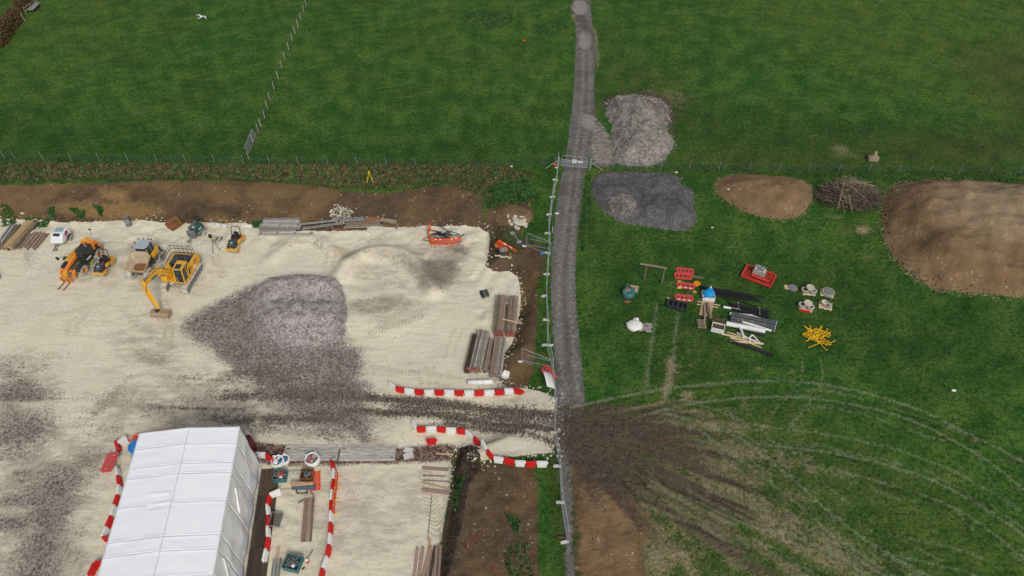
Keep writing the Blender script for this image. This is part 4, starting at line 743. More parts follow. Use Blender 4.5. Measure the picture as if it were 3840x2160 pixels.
# ---- telehandler
def telehandler(loc,rz):
    t=thing('telehandler','orange telescopic handler with dark cab, folded mirror and lowered pallet forks','telehandler',loc,rz)
    for x in (-1.42,1.38):
        for y in (-.93,.93): wheel(t,(x,y,.6),.62,.44,pm('orange_rim',(.72,.25,.03),None,3,.5,rv=0,dust=.2))
    c=MB(); c.box((-.1,0,.85),(4.1,.95,.42)); c.tube((1.38,-.9,.6),(1.38,.9,.6),.14); c.tube((-1.42,-.9,.6),(-1.42,.9,.6),.14); c.build('chassis',pm('dark_chassis',(.05,.045,.04),None,3,.7,rv=0,dust=.3),t)
    for x in (-1.42,1.38):
        for y in (-.93,.93): MB().ext([(x-.72,.95),(x-.6,1.25),(x-.2,1.36),(x+.2,1.36),(x+.6,1.25),(x+.72,.95),(x+.55,1.12),(x,1.28),(x-.55,1.12)],'y',y-.26,y+.26).build('mudguard',BLK,t)
    h=MB(); h.ext([(-1.15,.95),(1.0,.95),(1.1,1.2),(.9,1.55),(-.9,1.62),(-1.15,1.5)],'y',-1.2,-.52); h.build('engine_hood',pm('amber_paint',(.75,.36,.02),None,2,.45,rv=0,dust=.3),t,bevel=.06)
    rb=MB(); rb.ext([(-2.45,.9),(-1.2,.9),(-1.2,1.9),(-1.5,2.35),(-1.9,2.35),(-2.35,1.5)],'y',.30,.95); rb.ext([(-2.45,.9),(-1.3,.9),(-1.3,1.8),(-1.9,2.2),(-2.35,1.5)],'y',-.75,-.32); rb.box((-2.3,0,1.15),(.35,1.7,.5)); rr_=rb.build('rear_frame',ORA,t,bevel=.05)
    MB().lathe([(.001,0),(.24,0),(.24,.03),(.001,.03)],18,'y',(-1.75,.94,1.55)).build('vent',BLK,rr_)
    pn=MB(); pn.tube((-1.75,-.5,2.2),(-1.75,.5,2.2),.14,12); pn.box((-1.95,0,2.35),(.4,.3,.22)); pn.build('boom_pivot',YEL,t)
    cabin(t,-1.05,.58,.12,1.02,.98,2.45,BLK,GLS,.30)
    MB().beam((-1.08,.08,2.5),(-.5,1.0,2.52),.10,.06).beam((-1.1,.1,2.5),(-1.1,1.05,2.5),.10,.06).build('roof_bar',ORA,t)
    st=MB(); st.box((.05,1.12,.62),(.36,.14,.1)).box((-.32,1.12,.62),(.3,.14,.1)); st.build('step',pm('lime_paint',(.35,.55,.05),None,3,.5,rv=0),t)
    MB().box((-.05,1.045,1.25),(.75,.02,.16)).build('maker_plate',REF,t)
    b=MB(); b.beam((-2.0,-.2,2.05),(1.5,-.2,1.5),.34,.40); bo=b.build('boom',ORA,t,bevel=.02)
    b=MB(); b.beam((1.3,-.2,1.53),(2.5,-.2,1.30),.27,.32); b.build('boom_extension',ORA,t,bevel=.02)
    MB().beam((-.2,-.385,1.8),(.9,-.385,1.63),.015,.2).build('boom_stripe',TEA,bo)
    hz=MB(); [hz.path([(-1.6,-.42-.05*i,2.0),(.4,-.42-.05*i,1.75),(1.7,-.40,1.5)],.02,5) for i in range(3)]; hz.build('hydraulic_hose',BLK,t)
    hd=MB(); hd.ext([(2.3,1.45),(2.75,1.25),(2.95,.6),(2.9,.25),(2.7,.25),(2.6,.9),(2.3,1.1)],'y',-.42,.02); hd.build('boom_head',pm('amber_paint',(.75,.36,.02)),t,bevel=.03)
    lg=MB(); 
    for y in (-1.0,.55): lg.ext([(1.95,1.2),(2.5,1.0),(2.6,.35),(2.35,.3),(2.2,.8),(1.95,.85)],'y',y-.1,y+.1)
    lg.beam((2.1,-1.0,.95),(2.1,.55,.95),.2,.25); lg.build('stabiliser',ORA,t,bevel=.03)
    cr=MB(); cr.box((3.02,-.2,.22),(.12,1.35,.12)); cr.box((3.02,-.2,.72),(.12,1.35,.12)); 
    for y in (-.87,.47): cr.box((3.0,y,.47),(.14,.08,.6))
    cr.build('fork_carriage',ORA,t,bevel=.02)
    for y in (-.5,.15):
        MB().box((3.1,y,.42),(.05,.12,.7)).box((3.65,y,.09),(1.15,.12,.045)).build('fork',RUS,t)
    mr=MB(); mr.path([(.5,-1.2,1.5),(.75,-1.45,1.7),(1.1,-1.75,1.75)],.025,6); mr.box((1.2,-1.85,1.75),(.12,.3,.4)); mr.blob((.8,-1.35,1.5),(.7,.35,.2),1); mr.build('mirror',BLK,t)
    mr=MB(); mr.path([(-2.2,.3,2.2),(-2.5,.35,2.7),(-2.75,.25,2.95)],.02,6); mr.box((-2.8,.12,2.98),(.08,.3,.16)); mr.build('rear_mirror',BLK,t)
    return t
telehandler((-49.45,57.3,Hf(-49.5,57)),R(-101))
# ---- tandem rollers
def roller(loc,rz,label):
    t=thing('roller',label,'roller',loc,rz,'ride-on rollers in the yard')
    dm=pm('drum_steel',(.50,.43,.33),(.36,.30,.22),4,.6,metal=.2,rv=.05)
    for x in (-.9,.9):
        d=MB(); d.lathe([(.05,-.58),(.33,-.58),(.36,-.60),(.36,.60),(.33,.58),(.05,.58)],26,'y'); dr=d.build('drum',dm,t,smooth=False,loc=(x,0,.36)); MB().lathe([(.001,-.61),(.12,-.61),(.12,.61),(.001,.61)],12,'y').build('hub',GRY,dr)
        f=MB(); [f.beam((x-.35,y,.72),(x+.35,y,.72),.07,.22) for y in (-.66,.66)]; [f.beam((x,y,.75),(x,y,.35),.07,.2) for y in (-.66,.66)]; f.box((x+(.42 if x>0 else -.42),0,.70),(.10,1.38,.22)); f.build('drum_frame',YEL,t,bevel=.03)
    h=MB(); h.ext([(.25,.8),(1.22,.8),(1.18,1.12),(.45,1.38),(.22,1.38)],'y',-.46,.46); hd=h.build('hood',DKP,t,bevel=.05)
    n=Vector((.26,0,.73)).normalized(); a=math.atan2(.26,.73)
    bd_=MB().ext([(-.17,-.18),(.17,-.10),(.17,.10),(-.17,.18)],'z',0,.012).build('badge',TEA,hd); bd_.location=(.86,0,1.262); bd_.rotation_euler=(0,a,0)
    bd_=MB().box((0,0,0),(.07,.28,.012)).build('lettering',REF,hd); bd_.location=(.77,0,1.314); bd_.rotation_euler=(0,a,0)
    MB().box((1.2,0,.86),(.05,.32,.06)).build('front_plate',YEL,hd)
    p=MB(); p.box((-.25,0,.82),(.9,1.1,.14)); p.box((-.85,0,.85),(.5,1.0,.35)); p.box((.0,.5,.9),(.6,.25,.3)); pf=p.build('platform',YEL,t,bevel=.03)
    s=MB(); s.box((-.5,0,1.08),(.5,.55,.18)); s.box((-.75,0,1.35),(.14,.52,.5),rotm(0,-.15,0)); s.box((-.72,0,1.66),(.12,.3,.18)); s.box((-.1,0,1.1),(.25,.5,.4)); s.tube((-.0,0,1.3),(-.12,0,1.45),.03); s.lathe([(.13,0),(.16,.02),(.13,.04)],14,'z',(-.14,0,1.46)); s.box((-.45,.42,1.15),(.6,.12,.3)); s.box((-.45,-.42,1.15),(.6,.12,.3)); s.build('seat',BLK,t,bevel=.03)
    MB().box((.08,.2,1.3),(.12,.12,.12)).build('control_knob',RDP,t)
    r=MB(); r.path([(-.55,.55,.95),(-.75,.55,1.5),(-1.02,.50,2.15),(-1.05,.40,2.28),(-1.05,-.40,2.28),(-1.02,-.50,2.15),(-.75,-.55,1.5),(-.55,-.55,.95)],.045,8); r.build('roll_bar',BLK,t)
    MB().lathe([(.001,0),(.05,0),(.045,.1),(.001,.12)],8,'z',(-1.05,.2,2.32)).build('beacon',RDP,t)
    MB().box((.02,.0,.98),(.22,.8,.08)).build('footplate',STE,t)
    return t
r1=thing
ra=GC((190,820,4.996),905,1060); 
roller((-46.7,56.45,Hf(-46.7,56.4)),R(-96),'small yellow tandem roller parked hard against the orange telehandler')
roller((-32.65,60.25,Hf(-32.8,60.2)),R(-96),'small yellow tandem roller standing alone in front of the white pipe')
# ---- white towable compressor
def compressor(loc,rz):
    t=thing('towable_compressor','white towable air compressor with red flash and drawbar','compressor',loc,rz)
    b=MB(); b.ext([(-1.05,.45),(.75,.45),(1.1,.62),(1.05,.85),(.3,1.45),(-.85,1.5),(-1.1,1.1)],'y',-.72,.72); bd=b.build('canopy',WHT,t,bevel=.14)
    gm=pm('pale_blue_grey',(.36,.45,.50),None,2,.5,rv=0)
    MB().box((-.42,0,1.5),(.75,1.02,.05)).build('roof_panel',gm,bd)
    g=MB().box((0,0,0),(.34,.78,.03),None).build('intake_grille',GLS,bd); g.location=(.42,0,1.40); g.rotation_euler=(0,math.atan2(.6,.75),0)
    MB().ext([(-.25,.95),(.02,.75),(.05,1.2),(-.2,1.42)],'y',.715,.732).build('red_flash',RDP,bd)
    MB().ext([(-.55,.95),(-.3,.95),(-.26,1.38),(-.5,1.38)],'y',.715,.732).build('side_vent',BLK,bd)
    MB().box((.95,0,.86),(.03,.3,.08)).build('maker_plate',GRY,bd)
    for y in (-.80,.80): wheel(t,(-.35,y,.32),.33,.2,STE,lugs=10); 
    for y in (-.80,.80): MB().ext([(-.8,.42),(-.7,.66),(-.35,.76),(0,.66),(.1,.42),(0,.58),(-.35,.70),(-.7,.58)],'y',y-.12,y+.12).build('mudguard',BLK,t)
    d=MB(); d.beam((.9,0,.5),(1.9,0,.42),.09,.09); d.beam((.8,.35,.5),(1.5,.02,.46),.06,.06); d.beam((.8,-.35,.5),(1.5,-.02,.46),.06,.06); d.box((2.0,0,.42),(.25,.14,.12)); d.tube((1.55,0,.1),(1.55,0,.7),.035); d.lathe([(.06,-.04),(.13,-.04),(.13,.04),(.06,.04)],12,'y',(1.6,0,.13)); d.build('drawbar',GRY,t)
    return t
compressor(G(238,905),R(-92))
# ---- dark green towable lighting mast / generator
def mast(loc,rz):
    t=thing('lighting_tower','dark green towable lighting tower with its black lamp heads folded down','lighting tower',loc,rz)
    g=pm('dark_green_paint',(.012,.085,.070),(.01,.06,.05),2,.45,dust=.25,rv=0)
    b=MB(); b.ext([(-.95,.45),(.45,.45),(.45,1.35),(.2,1.62),(-.75,1.62),(-.95,1.3)],'y',-.5,.5); bd=b.build('canopy',g,t,bevel=.06)
    gr=MB(); gr.box((.72,0,.9),(.5,.95,.8)); gr.box((-.25,.62,.72),(1.3,.22,.32)); gr.box((-.25,-.62,.72),(1.3,.22,.32)); gr.build('front_casing',GRY,t,bevel=.05)
    st=MB(); st.box((.25,.16,1.64),(.3,.2,.02)).box((.2,-.2,1.64),(.2,.16,.02)); st.box((-.3,.506,1.1),(.5,.015,.14)); st.build('label_plate',REF,bd)
    for y in (-.7,.7): wheel(t,(-.45,y,.3),.31,.18,STE,lugs=10)
    m=MB(); m.beam((-.9,-.1,1.75),(.75,-.1,1.75),.16,.16); m.tube((.6,-.1,1.0),(.6,-.1,1.8),.07); m.build('mast',GRY,t)
    c=MB(); c.beam((-.9,-.65,1.9),(-.9,.55,1.9),.08,.08); cb=c.build('lamp_bar',BLK,t)
    for y,x in ((-.65,-.95),(.5,-1.0),(-.25,-1.1),(.1,-.75)): MB().box((x,y,1.98),(.38,.30,.22),rotm(0,.5,y)).build('lamp_head',BLK,cb)
    d=MB(); d.beam((.9,0,.5),(1.5,0,.4),.08,.08); d.box((1.5,0,.35),(.3,.3,.12)); d.tube((1.2,.1,0),(1.2,.1,.7),.03); d.path([(1.4,.1,.2),(1.7,.4,.04),(1.9,.1,.03),(1.7,-.3,.03)],.02); d.build('drawbar',GRY,t)
    return t
mast(G(742,884),R(-112))
# ---- laser receiver tripods
def tri(loc,label,kind):
    t=thing('survey_tripod',label,'tripod',loc,0)
    if kind==0:
        lime=pm('lime_paint',(.35,.55,.05),None,3,.5,rv=0)
        for k,(x,y) in enumerate(((.0,-.85),(.72,-.45),(.25,.55))): MB().tube((0,0,1.15),(x,y,.03),.028,6).box((x,y,.03),(.14,.1,.06)).build('leg',BLK,t)
        MB().blob((-.02,0,1.35),(.34,.3,.5),2).build('head',lime,t,smooth=True)
        MB().box((-.06,.05,1.75),(.3,.26,.42)).tube((-.05,.05,1.5),(-.05,.05,2.0),.06).build('instrument',BLK,t)
    else:
        ye=pm('tripod_yellow',(.80,.62,.03),None,3,.5,rv=0)
        for x,y in ((-.45,-.2),(.45,-.25),(.05,.5)): MB().tube((0,0,1.6),(x,y,0),.045,6).build('leg',ye,t)
        MB().lathe([(.001,1.55),(.13,1.55),(.13,1.68),(.001,1.68)],12).build('head',ye,t)
    return t
tri(GC((660,800,9.057),1330,1130),'lime green surveying instrument on dark tripod in front of the chalk bank','a') if False else tri(G(806.5,928),'lime green site instrument on a short dark tripod beside the lone roller',0)
tri(G(1390,683),'bright yellow empty survey tripod on the weedy bank',1)
for p,lb in ((G(813,901),'small black X-shaped ground stand beside the lime tripod'),(G(828,900),'short black upright survey peg beside the lime tripod')):
    t=thing('survey_peg',lb,'survey peg',p)
    m=MB(); 
    if 'X' in lb: m.beam((-.2,-.2,.05),(.2,.35,.3),.06,.06); m.beam((.2,-.2,.05),(-.15,.35,.3),.06,.06)
    else: m.beam((0,-.35,.05),(0,.3,.05),.07,.05); m.box((0,.36,.08),(.18,.1,.1)); m.box((-.06,-.38,.06),(.2,.06,.08))
    m.build('frame',BLK,t)
# ---- spare buckets
def bucket(loc,rz,label,w,d,mat,tilt):
    t=thing('digger_bucket',label,'bucket',loc,rz,tilt=tilt)
    pr=[(-d*.5,d*.42),(d*.2,d*.5),(d*.5,d*.2),(d*.5,-d*.1),(d*.2,-d*.4),(-d*.6,-d*.42),(-d*.6,-d*.36),(d*.17,-d*.33),(d*.42,-d*.06),(d*.42,d*.17),(d*.17,d*.42),(-d*.5,d*.36)]
    m=MB(); m.ext([(x,z+d*.42) for x,z in pr],'y',-w/2,w/2); m.build('shell',mat,t)
    for s in (-1,1): MB().ext([(x,z+d*.42) for x,z in pr[:6]],'y',s*w/2-.02,s*w/2+.02).build('side_plate',mat,t)
    for i in range(int(w/.22)): MB().box((-d*.66,-w/2+.12+i*.22,d*.03),(.14,.08,.05)).build('tooth',GRY,t)
    m=MB(); [m.ext([(-d*.1,d*.9),(d*.25,d*.92),(d*.15,d*1.2),(0,d*1.2)],'y',y-.03,y+.03) for y in (-.15,.15)]; m.build('hinge_lug',mat,t)
    return t
bucket(G(653,848),R(-35),'rust orange digger bucket tipped on its back at the foot of the bank',1.35,1.25,RUS,(0,R(28)))
bucket(G(483,840),R(-60),'narrow grey trenching bucket lying at the foot of the bank',.55,1.2,GRY,(0,R(15)))
# blue-yellow machine at the picture edge
t=thing('water_bowser','blue and yellow towable unit with black drawbar at the yard edge','trailer',G(-22,1055),R(-60))
MB().box((-.2,0,.75),(1.3,1.0,.7)).build('body',pm('navy_paint',(.015,.05,.20),None,3,.5,rv=0,dust=.2),t,bevel=.08); MB().box((-.2,0,1.15),(1.1,.9,.12)).build('lid',YEL,t,bevel=.04)
for y in (-.6,.6): wheel(t,(-.2,y,.3),.3,.18,STE,lugs=10)
MB().beam((.4,0,.4),(1.7,0,.25),.08,.08).box((1.75,0,.2),(.2,.25,.12)).build('drawbar',BLK,t)
# ================================================================ barriers
def barrier_proto(mat,colour):
    t=thing('water_barrier','x','barrier',(0,0,0))
    z1=.70; out=[(-.40,0),(-.34,.05),(-.24,0),(-.10,.0),(0,.05),(.10,0),(.24,0),(.34,.05),(.40,0),(.47,z1*.72),(.50,z1*.8),(.50,z1*.93),(.46,z1),(-.46,z1),(-.50,z1*.93),(-.50,z1*.8),(-.47,z1*.72)]
    # tapered hollow block: narrow top, wide foot
    n=len(out); vs=[]
    for s in (-1,1):
        for x,z in out: vs.append((x*.98,s*(.20-.11*(z/z1)),z))
    m=MB().add(vs,[(i,(i+1)%n,n+(i+1)%n,n+i) for i in range(n)]+[tuple(range(n))[::-1],tuple(range(n,2*n))]); m.build('body',mat,t,bevel=.012)
    r=MB(); 
    for s in (-1,1): r.box((0,s*.165,.30),(.62,.05,.11)); r.box((0,s*.128,.52),(.66,.03,.05))
    r.build('recess_rib',mat,t); 
    MB().lathe([(.001,0),(.05,0),(.05,.03),(.001,.03)],8,'z',(-.25,0,z1)).build('filler_cap',mat,t)
    MB().box((.50,0,.46),(.09,.10,.20)).build('coupling',mat,t)
    return t
BP={'red':barrier_proto(RDP,'red'),'white':barrier_proto(WHP,'white')}; used={}
def place_barrier(a,b,col,label,group):
    rz=ang(a,b); mid=(a+b)/2; mid.z=Hf(mid.x,mid.y)-.02
    p=BP[col]
    if not used.get(col):
        p.location=mid; p.rotation_euler=(0,0,rz); p['label']=label; p['group']=group; used[col]=1; o=p
    else: o=dup(p,mid,rz,label,group)
    L=(b-a).length; k=min(max(L/1.0,.82),1.12); o.scale=(k,1,1); o.rotation_euler.x=rnd.uniform(-.03,.03); return o
def brow(crop,pts,first,where,dz=.35,group=None):
    cols=['red','white'] if first=='red' else ['white','red']; g=[GC(crop,a,b,dz) for a,b in pts]; cnt={'red':0,'white':0}
    for i,(a,b) in enumerate(zip(g[:-1],g[1:])):
        c=cols[i%2]; lb=f"{ORD[cnt[c]]} {c} water barrier {where}"; cnt[c]+=1
        place_barrier(a,b,c,lb,group)
Z5=(1400,1350,3.22); Z4=(900,1560,2.415); Z7=(0,1600,2.588); Z3=(300,1560,2.414)
brow(Z5,[(193,285),(268,345),(378,365),(497,382),(615,390),(736,390),(857,390),(978,393),(1097,396),(1218,398),(1337,393),(1462,388),(1583,380),(1700,366),(1812,378)],'white','from the yard end of the row below the white tube',group='barriers along the upper side of the entrance')
brow(Z5,[(470,745),(520,835),(637,832),(765,825),(878,842),(1003,850),(1118,862),(1208,945),(1312,1005),(1372,1095),(1450,1190),(1577,1210),(1707,1235),(1840,1248),(1968,1250),(2105,1252)],'white','from the yard end of the S-shaped row at the entrance',group='barriers along the lower side of the entrance')
place_barrier(GC(Z5,640,985,.3),GC(Z5,768,978,.3),'red','lone red water barrier on the brown shingle strip','barriers along the lower side of the entrance')
brow(Z4,[(370,675),(270,722),(247,808),(263,905),(250,1005),(256,1105),(238,1210),(215,1322)],'white','from the top of the short row close beside the white shelter',group='barriers round the work compound')
brow(Z4,[(825,410),(848,485),(850,580),(835,675),(825,770),(825,868),(822,968),(815,1068),(808,1170),(788,1275),(750,1385),(728,1490),(715,1600)],'red','from the top of the long row beside the orange trench sheets',group='barriers round the work compound')
brow(Z4,[(60,150),(88,182),(72,255)],'white','at the back corner of the white shelter',group='barriers round the work compound')
brow(Z4,[(85,348),(143,348),(238,352),(305,408)],'red','in the stub beside the blue and white bulk bags',group='barriers round the work compound')
brow(Z7,[(1232,105),(1150,165)],'white','leaning by the blue water tank',group='barriers round the work compound')
brow(Z7,[(1128,150),(1160,230),(1125,300),(1120,330)],'red','behind the dark red board beside the tank',group='barriers round the work compound') if False else None
place_barrier(GC(Z7,1128,150,.3),GC(Z7,1158,232,.3),'red','red water barrier between the blue tank and the flat red board','barriers round the work compound')
place_barrier(GC(Z7,1120,235,.3),GC(Z7,1122,320,.3),'white','white water barrier half hidden under the flat red board','barriers round the work compound')
brow(Z7,[(1133,400),(1148,482),(1160,575),(1150,668),(1115,768),(1085,872),(1040,980),(1002,1078),(1090,1110)],'white','counted down the row along the closed side of the white shelter',group='barriers along the shelter wall')
place_barrier(GC(Z7,1030,1322,.3),GC(Z7,935,1330,.3),'red','red water barrier poking out from the shelter wall at the corner','barriers along the shelter wall')
place_barrier(GC(Z7,930,1335,.3),GC(Z7,870,1450,.3),'red','lowest red water barrier outside the shelter wall','barriers along the shelter wall')
# ---- plastic pedestrian barriers (boards with slots)
def ped_proto(mat,slots,refl,name='pedestrian_barrier',L=1.9,H=1.0,t=.05,feet=True):
    q=thing(name,'x','barrier',(0,0,0)); m=MB()
    m.box((0,0,.12),(L,t,.14)); m.box((0,0,H-.14),(L,t,.26)); 
    for i in range(slots+1): m.box((-L/2+.05+(L-.1)*i/slots,0,H*.46),(.055 if slots>8 else .14,t,H*.6))
    m.build('panel',mat,q)
    if refl:
        for i in (-1,1): MB().box((i*.28,0,H-.14),(.26,t+.02,.13)).build('reflector',REF,q)
    if feet:
        for i in (-1,1): MB().box((i*L*.38,0,.03),(.12,.5,.06)).build('foot',pm('yellow_plastic',(.80,.55,.04),None,3,.5,rv=0),q)
    return q
PO=ped_proto(ORP,14,True); usedp={}
def placep(proto,key,a,b,label,group,z=None,tilt=0,sc=None):
    rz=ang(a,b); mid=(a+b)/2; mid.z=Hf(mid.x,mid.y) if z is None else z
    if not usedp.get(key): o=proto; o.location=mid; o.rotation_euler=(tilt,0,rz); o['label']=label; o['group']=group; usedp[key]=1
    else: o=dup(proto,mid,rz,label,group,tilt=(tilt,0))
    o.scale=((b-a).length/1.9 if sc is None else sc,1,1); return o
X3=(1500,750,3.22)
GO='orange slotted pedestrian barriers'
placep(PO,'o',GC(X3,375,545),GC(X3,560,545),'orange slotted barrier standing straight in front of the black pipe offcuts',GO)
placep(PO,'o',GC(X3,565,543),GC(X3,745,508),'orange slotted barrier angled in front of the black pipe offcuts',GO)
placep(PO,'o',GC(X3,345,440),GC(X3,372,535),'orange barrier seen edge-on beside the black pipe offcuts',GO)
placep(PO,'o',GC(X3,372,345),GC(X3,345,440),'orange barrier seen edge-on, farthest up beside the pipe offcuts',GO)
placep(PO,'o',GC(X3,1140,625),GC(X3,1350,675),'orange barrier lying flat on the soil with a grey bag on it',GO,tilt=R(-78),z=None)
placep(PO,'o',GC(Z4,735,495),GC(Z4,735,670),'orange barrier lying flat beside the long row of water barriers',GO,tilt=R(84))
placep(PO,'o',GC(Z4,880,510,.5),GC(Z4,870,620,.5),'upper orange barrier leaning on the long row of water barriers',GO,tilt=R(0))
placep(PO,'o',GC(Z4,868,630,.5),GC(Z4,855,740,.5),'middle orange barrier leaning on the long row of water barriers',GO,tilt=R(0))
placep(PO,'o',GC(Z4,852,750,.5),GC(Z4,848,870,.5),'lower orange barrier leaning on the long row of water barriers',GO,tilt=R(0))
placep(PO,'o',GC(Z3,435,225,.9),GC(Z3,490,178,.9),'short orange barrier curving behind the blue tank',GO)
placep(PO,'o',GC(Z3,490,178,.9),GC(Z3,600,158,.9),'orange barrier behind the back wall nearest the blue tank',GO)
placep(PO,'o',GC(Z3,600,150,1.0),GC(Z3,730,135,1.0),'orange barrier behind the middle of the shelter back wall',GO)
placep(PO,'o',GC(Z3,735,130,1.0),GC(Z3,865,112,1.0),'orange barrier behind the shelter below the ridge',GO)
# red heavy boards on the grass
def board_proto(refl):
    q=thing('trench_barrier','x','barrier',(0,0,0)); L,H,t=1.85,.95,.07; m=MB()
    m.box((0,0,.16),(L,t,.32)); m.box((0,0,H-.13),(L,t,.26))
    for i,x in enumerate((-.86,-.55,-.40,-.08,.08,.40,.55,.86)): m.box((x,0,H/2),(.12 if abs(x)<.8 else .2,t,H*.5))
    m.box((-L/2-.05,0,.62),(.14,t,.16)).box((L/2+.05,0,.45),(.14,t,.16)); m.build('panel',PKR,q,bevel=.01)
    if refl:
        for i in (-.55,0,.55): MB().box((i,0,.15),(.3,t+.02,.13)).build('reflector',REF,q)
    return q
BA=board_proto(False); BB=board_proto(True); X4=(2200,900,2.576); GB='red plastic trench barriers lying on the grass'
def layboard(p,c,rz,label,z=.05,flip=False):
    loc=Vector((c.x,c.y,Hf(c.x,c.y)+z)); d=Vector((math.sin(rz),-math.cos(rz),0))*(.46 if True else 0); loc+=d
    if p.get('used_once'): return dup(p,loc,rz,label,GB,tilt=(R(-90),0))
    p['used_once']=1; p.location=loc; p.rotation_euler=(R(-90),0,rz); p['label']=label; p['group']=GB; return p
layboard(BA,GC(X4,950,303),R(-9),'faded red slotted board, upper one of the overlapping pair')
layboard(BA,GC(X4,930,358),R(-6),'faded red slotted board, lower one of the overlapping pair with stakes on it',.14)
layboard(BB,GC(X4,955,445),R(-11),'bright red slotted board with two white reflectors beside the orange disc')
layboard(BB,GC(X4,940,562),R(-9),'red slotted board with three white reflectors above the black tray')
del BA['used_once'],BB['used_once']
o=dup(BA,GC(Z7,1140,330,.5)+Vector((0,-.3,.72)),R(90),'dark red slotted board laid flat over the water barriers beside the tank','boards',tilt=(R(-85),0)); o['group']='red plastic trench barriers'; 
o=dup(BA,GC((1400,1350,3.22),2075,205)+Vector((0,0,.1)),R(-60),'red slotted board lying behind the white sheet at the mesh fence','red plastic trench barriers',tilt=(R(-60),0))
# ================================================================ white sheeted shelter
bk=GC(Z3,1620,440); b2=GC(Z3,1470,1449); ax=(b2-bk); ax.z=0; ax.normalize(); side=Vector((ax.y,-ax.x,0))  # side points to the far wall
if side.x>0: side=-side
HB=6.25; 
def tloc(l,s,h): return Vector((bk.x,bk.y,YZ))+ax*l+side*s+Vector((0,0,h))
def unproj(u,v,l=0):
    # distance across and height on the back gable plane seen along u,v
    d=Vector(P(u,v,0))-Vector((0,0,CAM_H)); o=Vector((0,0,CAM_H)); n=ax; t=(tloc(l,0,0)-o).dot(n)/d.dot(n); q=o+d*t-tloc(l,0,0); return q.dot(side),q.z
eR_=unproj(300+1437/2.414,1560+98/2.414); rg=unproj(300+985/2.414,1560+104/2.414); eL_=unproj(300+548/2.414,1560+156/2.414)
print('shelter',eR_,rg,eL_,ax)
T_=thing('sheeted_shelter','large white sheeted shelter with a shallow ridge roof over its scaffold','shelter',tloc(0,0,0),0)
L_T=24.0
prof=[(eR_[0],eR_[1]),(rg[0],rg[1]),(eL_[0],eL_[1])]
def roofz(s):
    (a,za),(b,zb),(c,zc)=prof
    return za+(zb-za)*(s-a)/(b-a) if s<b else zb+(zc-zb)*(s-b)/(c-b)
purl=[0,1.55,3.3,4.2,6.6,9.3,10.4,12.3,14.5,17,19.5,22,24]
def tentsheet(name,fn,l0,l1,s0,s1,nl,ns,par,label=None,rel=True):
    vs=[];fs=[]
    for i in range(nl+1):
        for j in range(ns+1):
            l=l0+(l1-l0)*i/nl; s=s0+(s1-s0)*j/ns; vs.append(fn(l,s)-tloc(0,0,0))
    for i in range(nl):
        for j in range(ns): a=i*(ns+1)+j; fs.append((a,a+1,a+ns+2,a+ns+1))
    m=MB().add(vs,fs); o=m.build(name,SHT,par,smooth=True); sm=o.modifiers.new('thick','SOLIDIFY'); sm.thickness=.02; return o
def seam(l): return sum(math.exp(-((l-p)/.10)**2) for p in purl)
def roof_fn(l,s):
    k=seam(l); wob=(float(fbm(np.array([l*1.0]),np.array([s*.5]),1.6,5)[0])-.5)*.10+(float(fbm(np.array([l*3.0]),np.array([s*1.2]),1.2,15)[0])-.5)*.035*(1+2*sum(math.exp(-((l-p)/.5)**2) for p in (3.6,9.6)))
    sag=-.05*(1-k)*abs(math.sin(s*1.1))
    sc=(s-eR_[0])/(eL_[0]-eR_[0]); return tloc(l,s,roofz(s)+.02*k+wob*.7+sag*.6)
ro=[]
for i in range(len(purl)-1):
    n=max(8,int((purl[i+1]-purl[i])*9))
    tentsheet('roof_panel',roof_fn,purl[i]+.0,purl[i+1],eR_[0]-.12,rg[0],n,26,T_); tentsheet('roof_panel',roof_fn,purl[i],purl[i+1],rg[0],eL_[0]+.12,n,26,T_)
zR=eR_[1]
def wall_fn(l,z):
    t=z/zR; pull=.0+ .06*math.sin(l*2.3)*(1-t)+ (float(fbm(np.array([l*1.]),np.array([z]),1.4,25)[0])-.5)*.30*math.sin(math.pi*min(t,1)); scal=.12*abs(math.sin((l)*math.pi/2.1))*(t<.12)
    return tloc(l,eR_[0]-.06-.10*(1-t)+pull,.15+z*(zR-.2)/zR+scal)
for i in range(len(purl)-1): tentsheet('side_sheet',wall_fn,purl[i],purl[i+1],0,zR,max(8,int((purl[i+1]-purl[i])*6)),20,T_)
def back_fn(s,z): return tloc(-.02,s,.1+z*(roofz(s)-.15)/6.0)
vs_=tentsheet('end_sheet',lambda a,b:back_fn(a,b),eR_[0],eL_[0],0,6.0,24,8,T_)
def far_fn(l,z): return tloc(l,eL_[0]+.05,.1+z*(eL_[1]-.15)/6.0)
tentsheet('side_sheet',far_fn,0,L_T,0,6.0,30,6,T_)
sc=MB()
for l in [0,2.1,4.2,6.3,8.4,10.5,12.6,14.7,16.8]:
    for s_0 in (eR_[0]-.35,eL_[0]+.25): sc.tube(tloc(l,s_0,0)-tloc(0,0,0),tloc(l,s_0,2.0 if s_0<0 else 2.0)-tloc(0,0,0),.03,6)
for h in (.15,): sc.tube(tloc(0,eR_[0]-.35,h)-tloc(0,0,0),tloc(L_T,eR_[0]-.35,h)-tloc(0,0,0),.03,6)
sc.build('scaffold_tube',STE,T_)
for p0,p1,h0,h1 in ((4.9,7.0,5.0,3.2),(10.6,12.4,5.0,2.6)):
    MB().beam(wall_fn(p0,h0)-tloc(0,0,0)-side*.03,wall_fn(p1-.8,h1)-tloc(0,0,0)-side*.03,.14,.03).build('tape_strip',REF,T_)
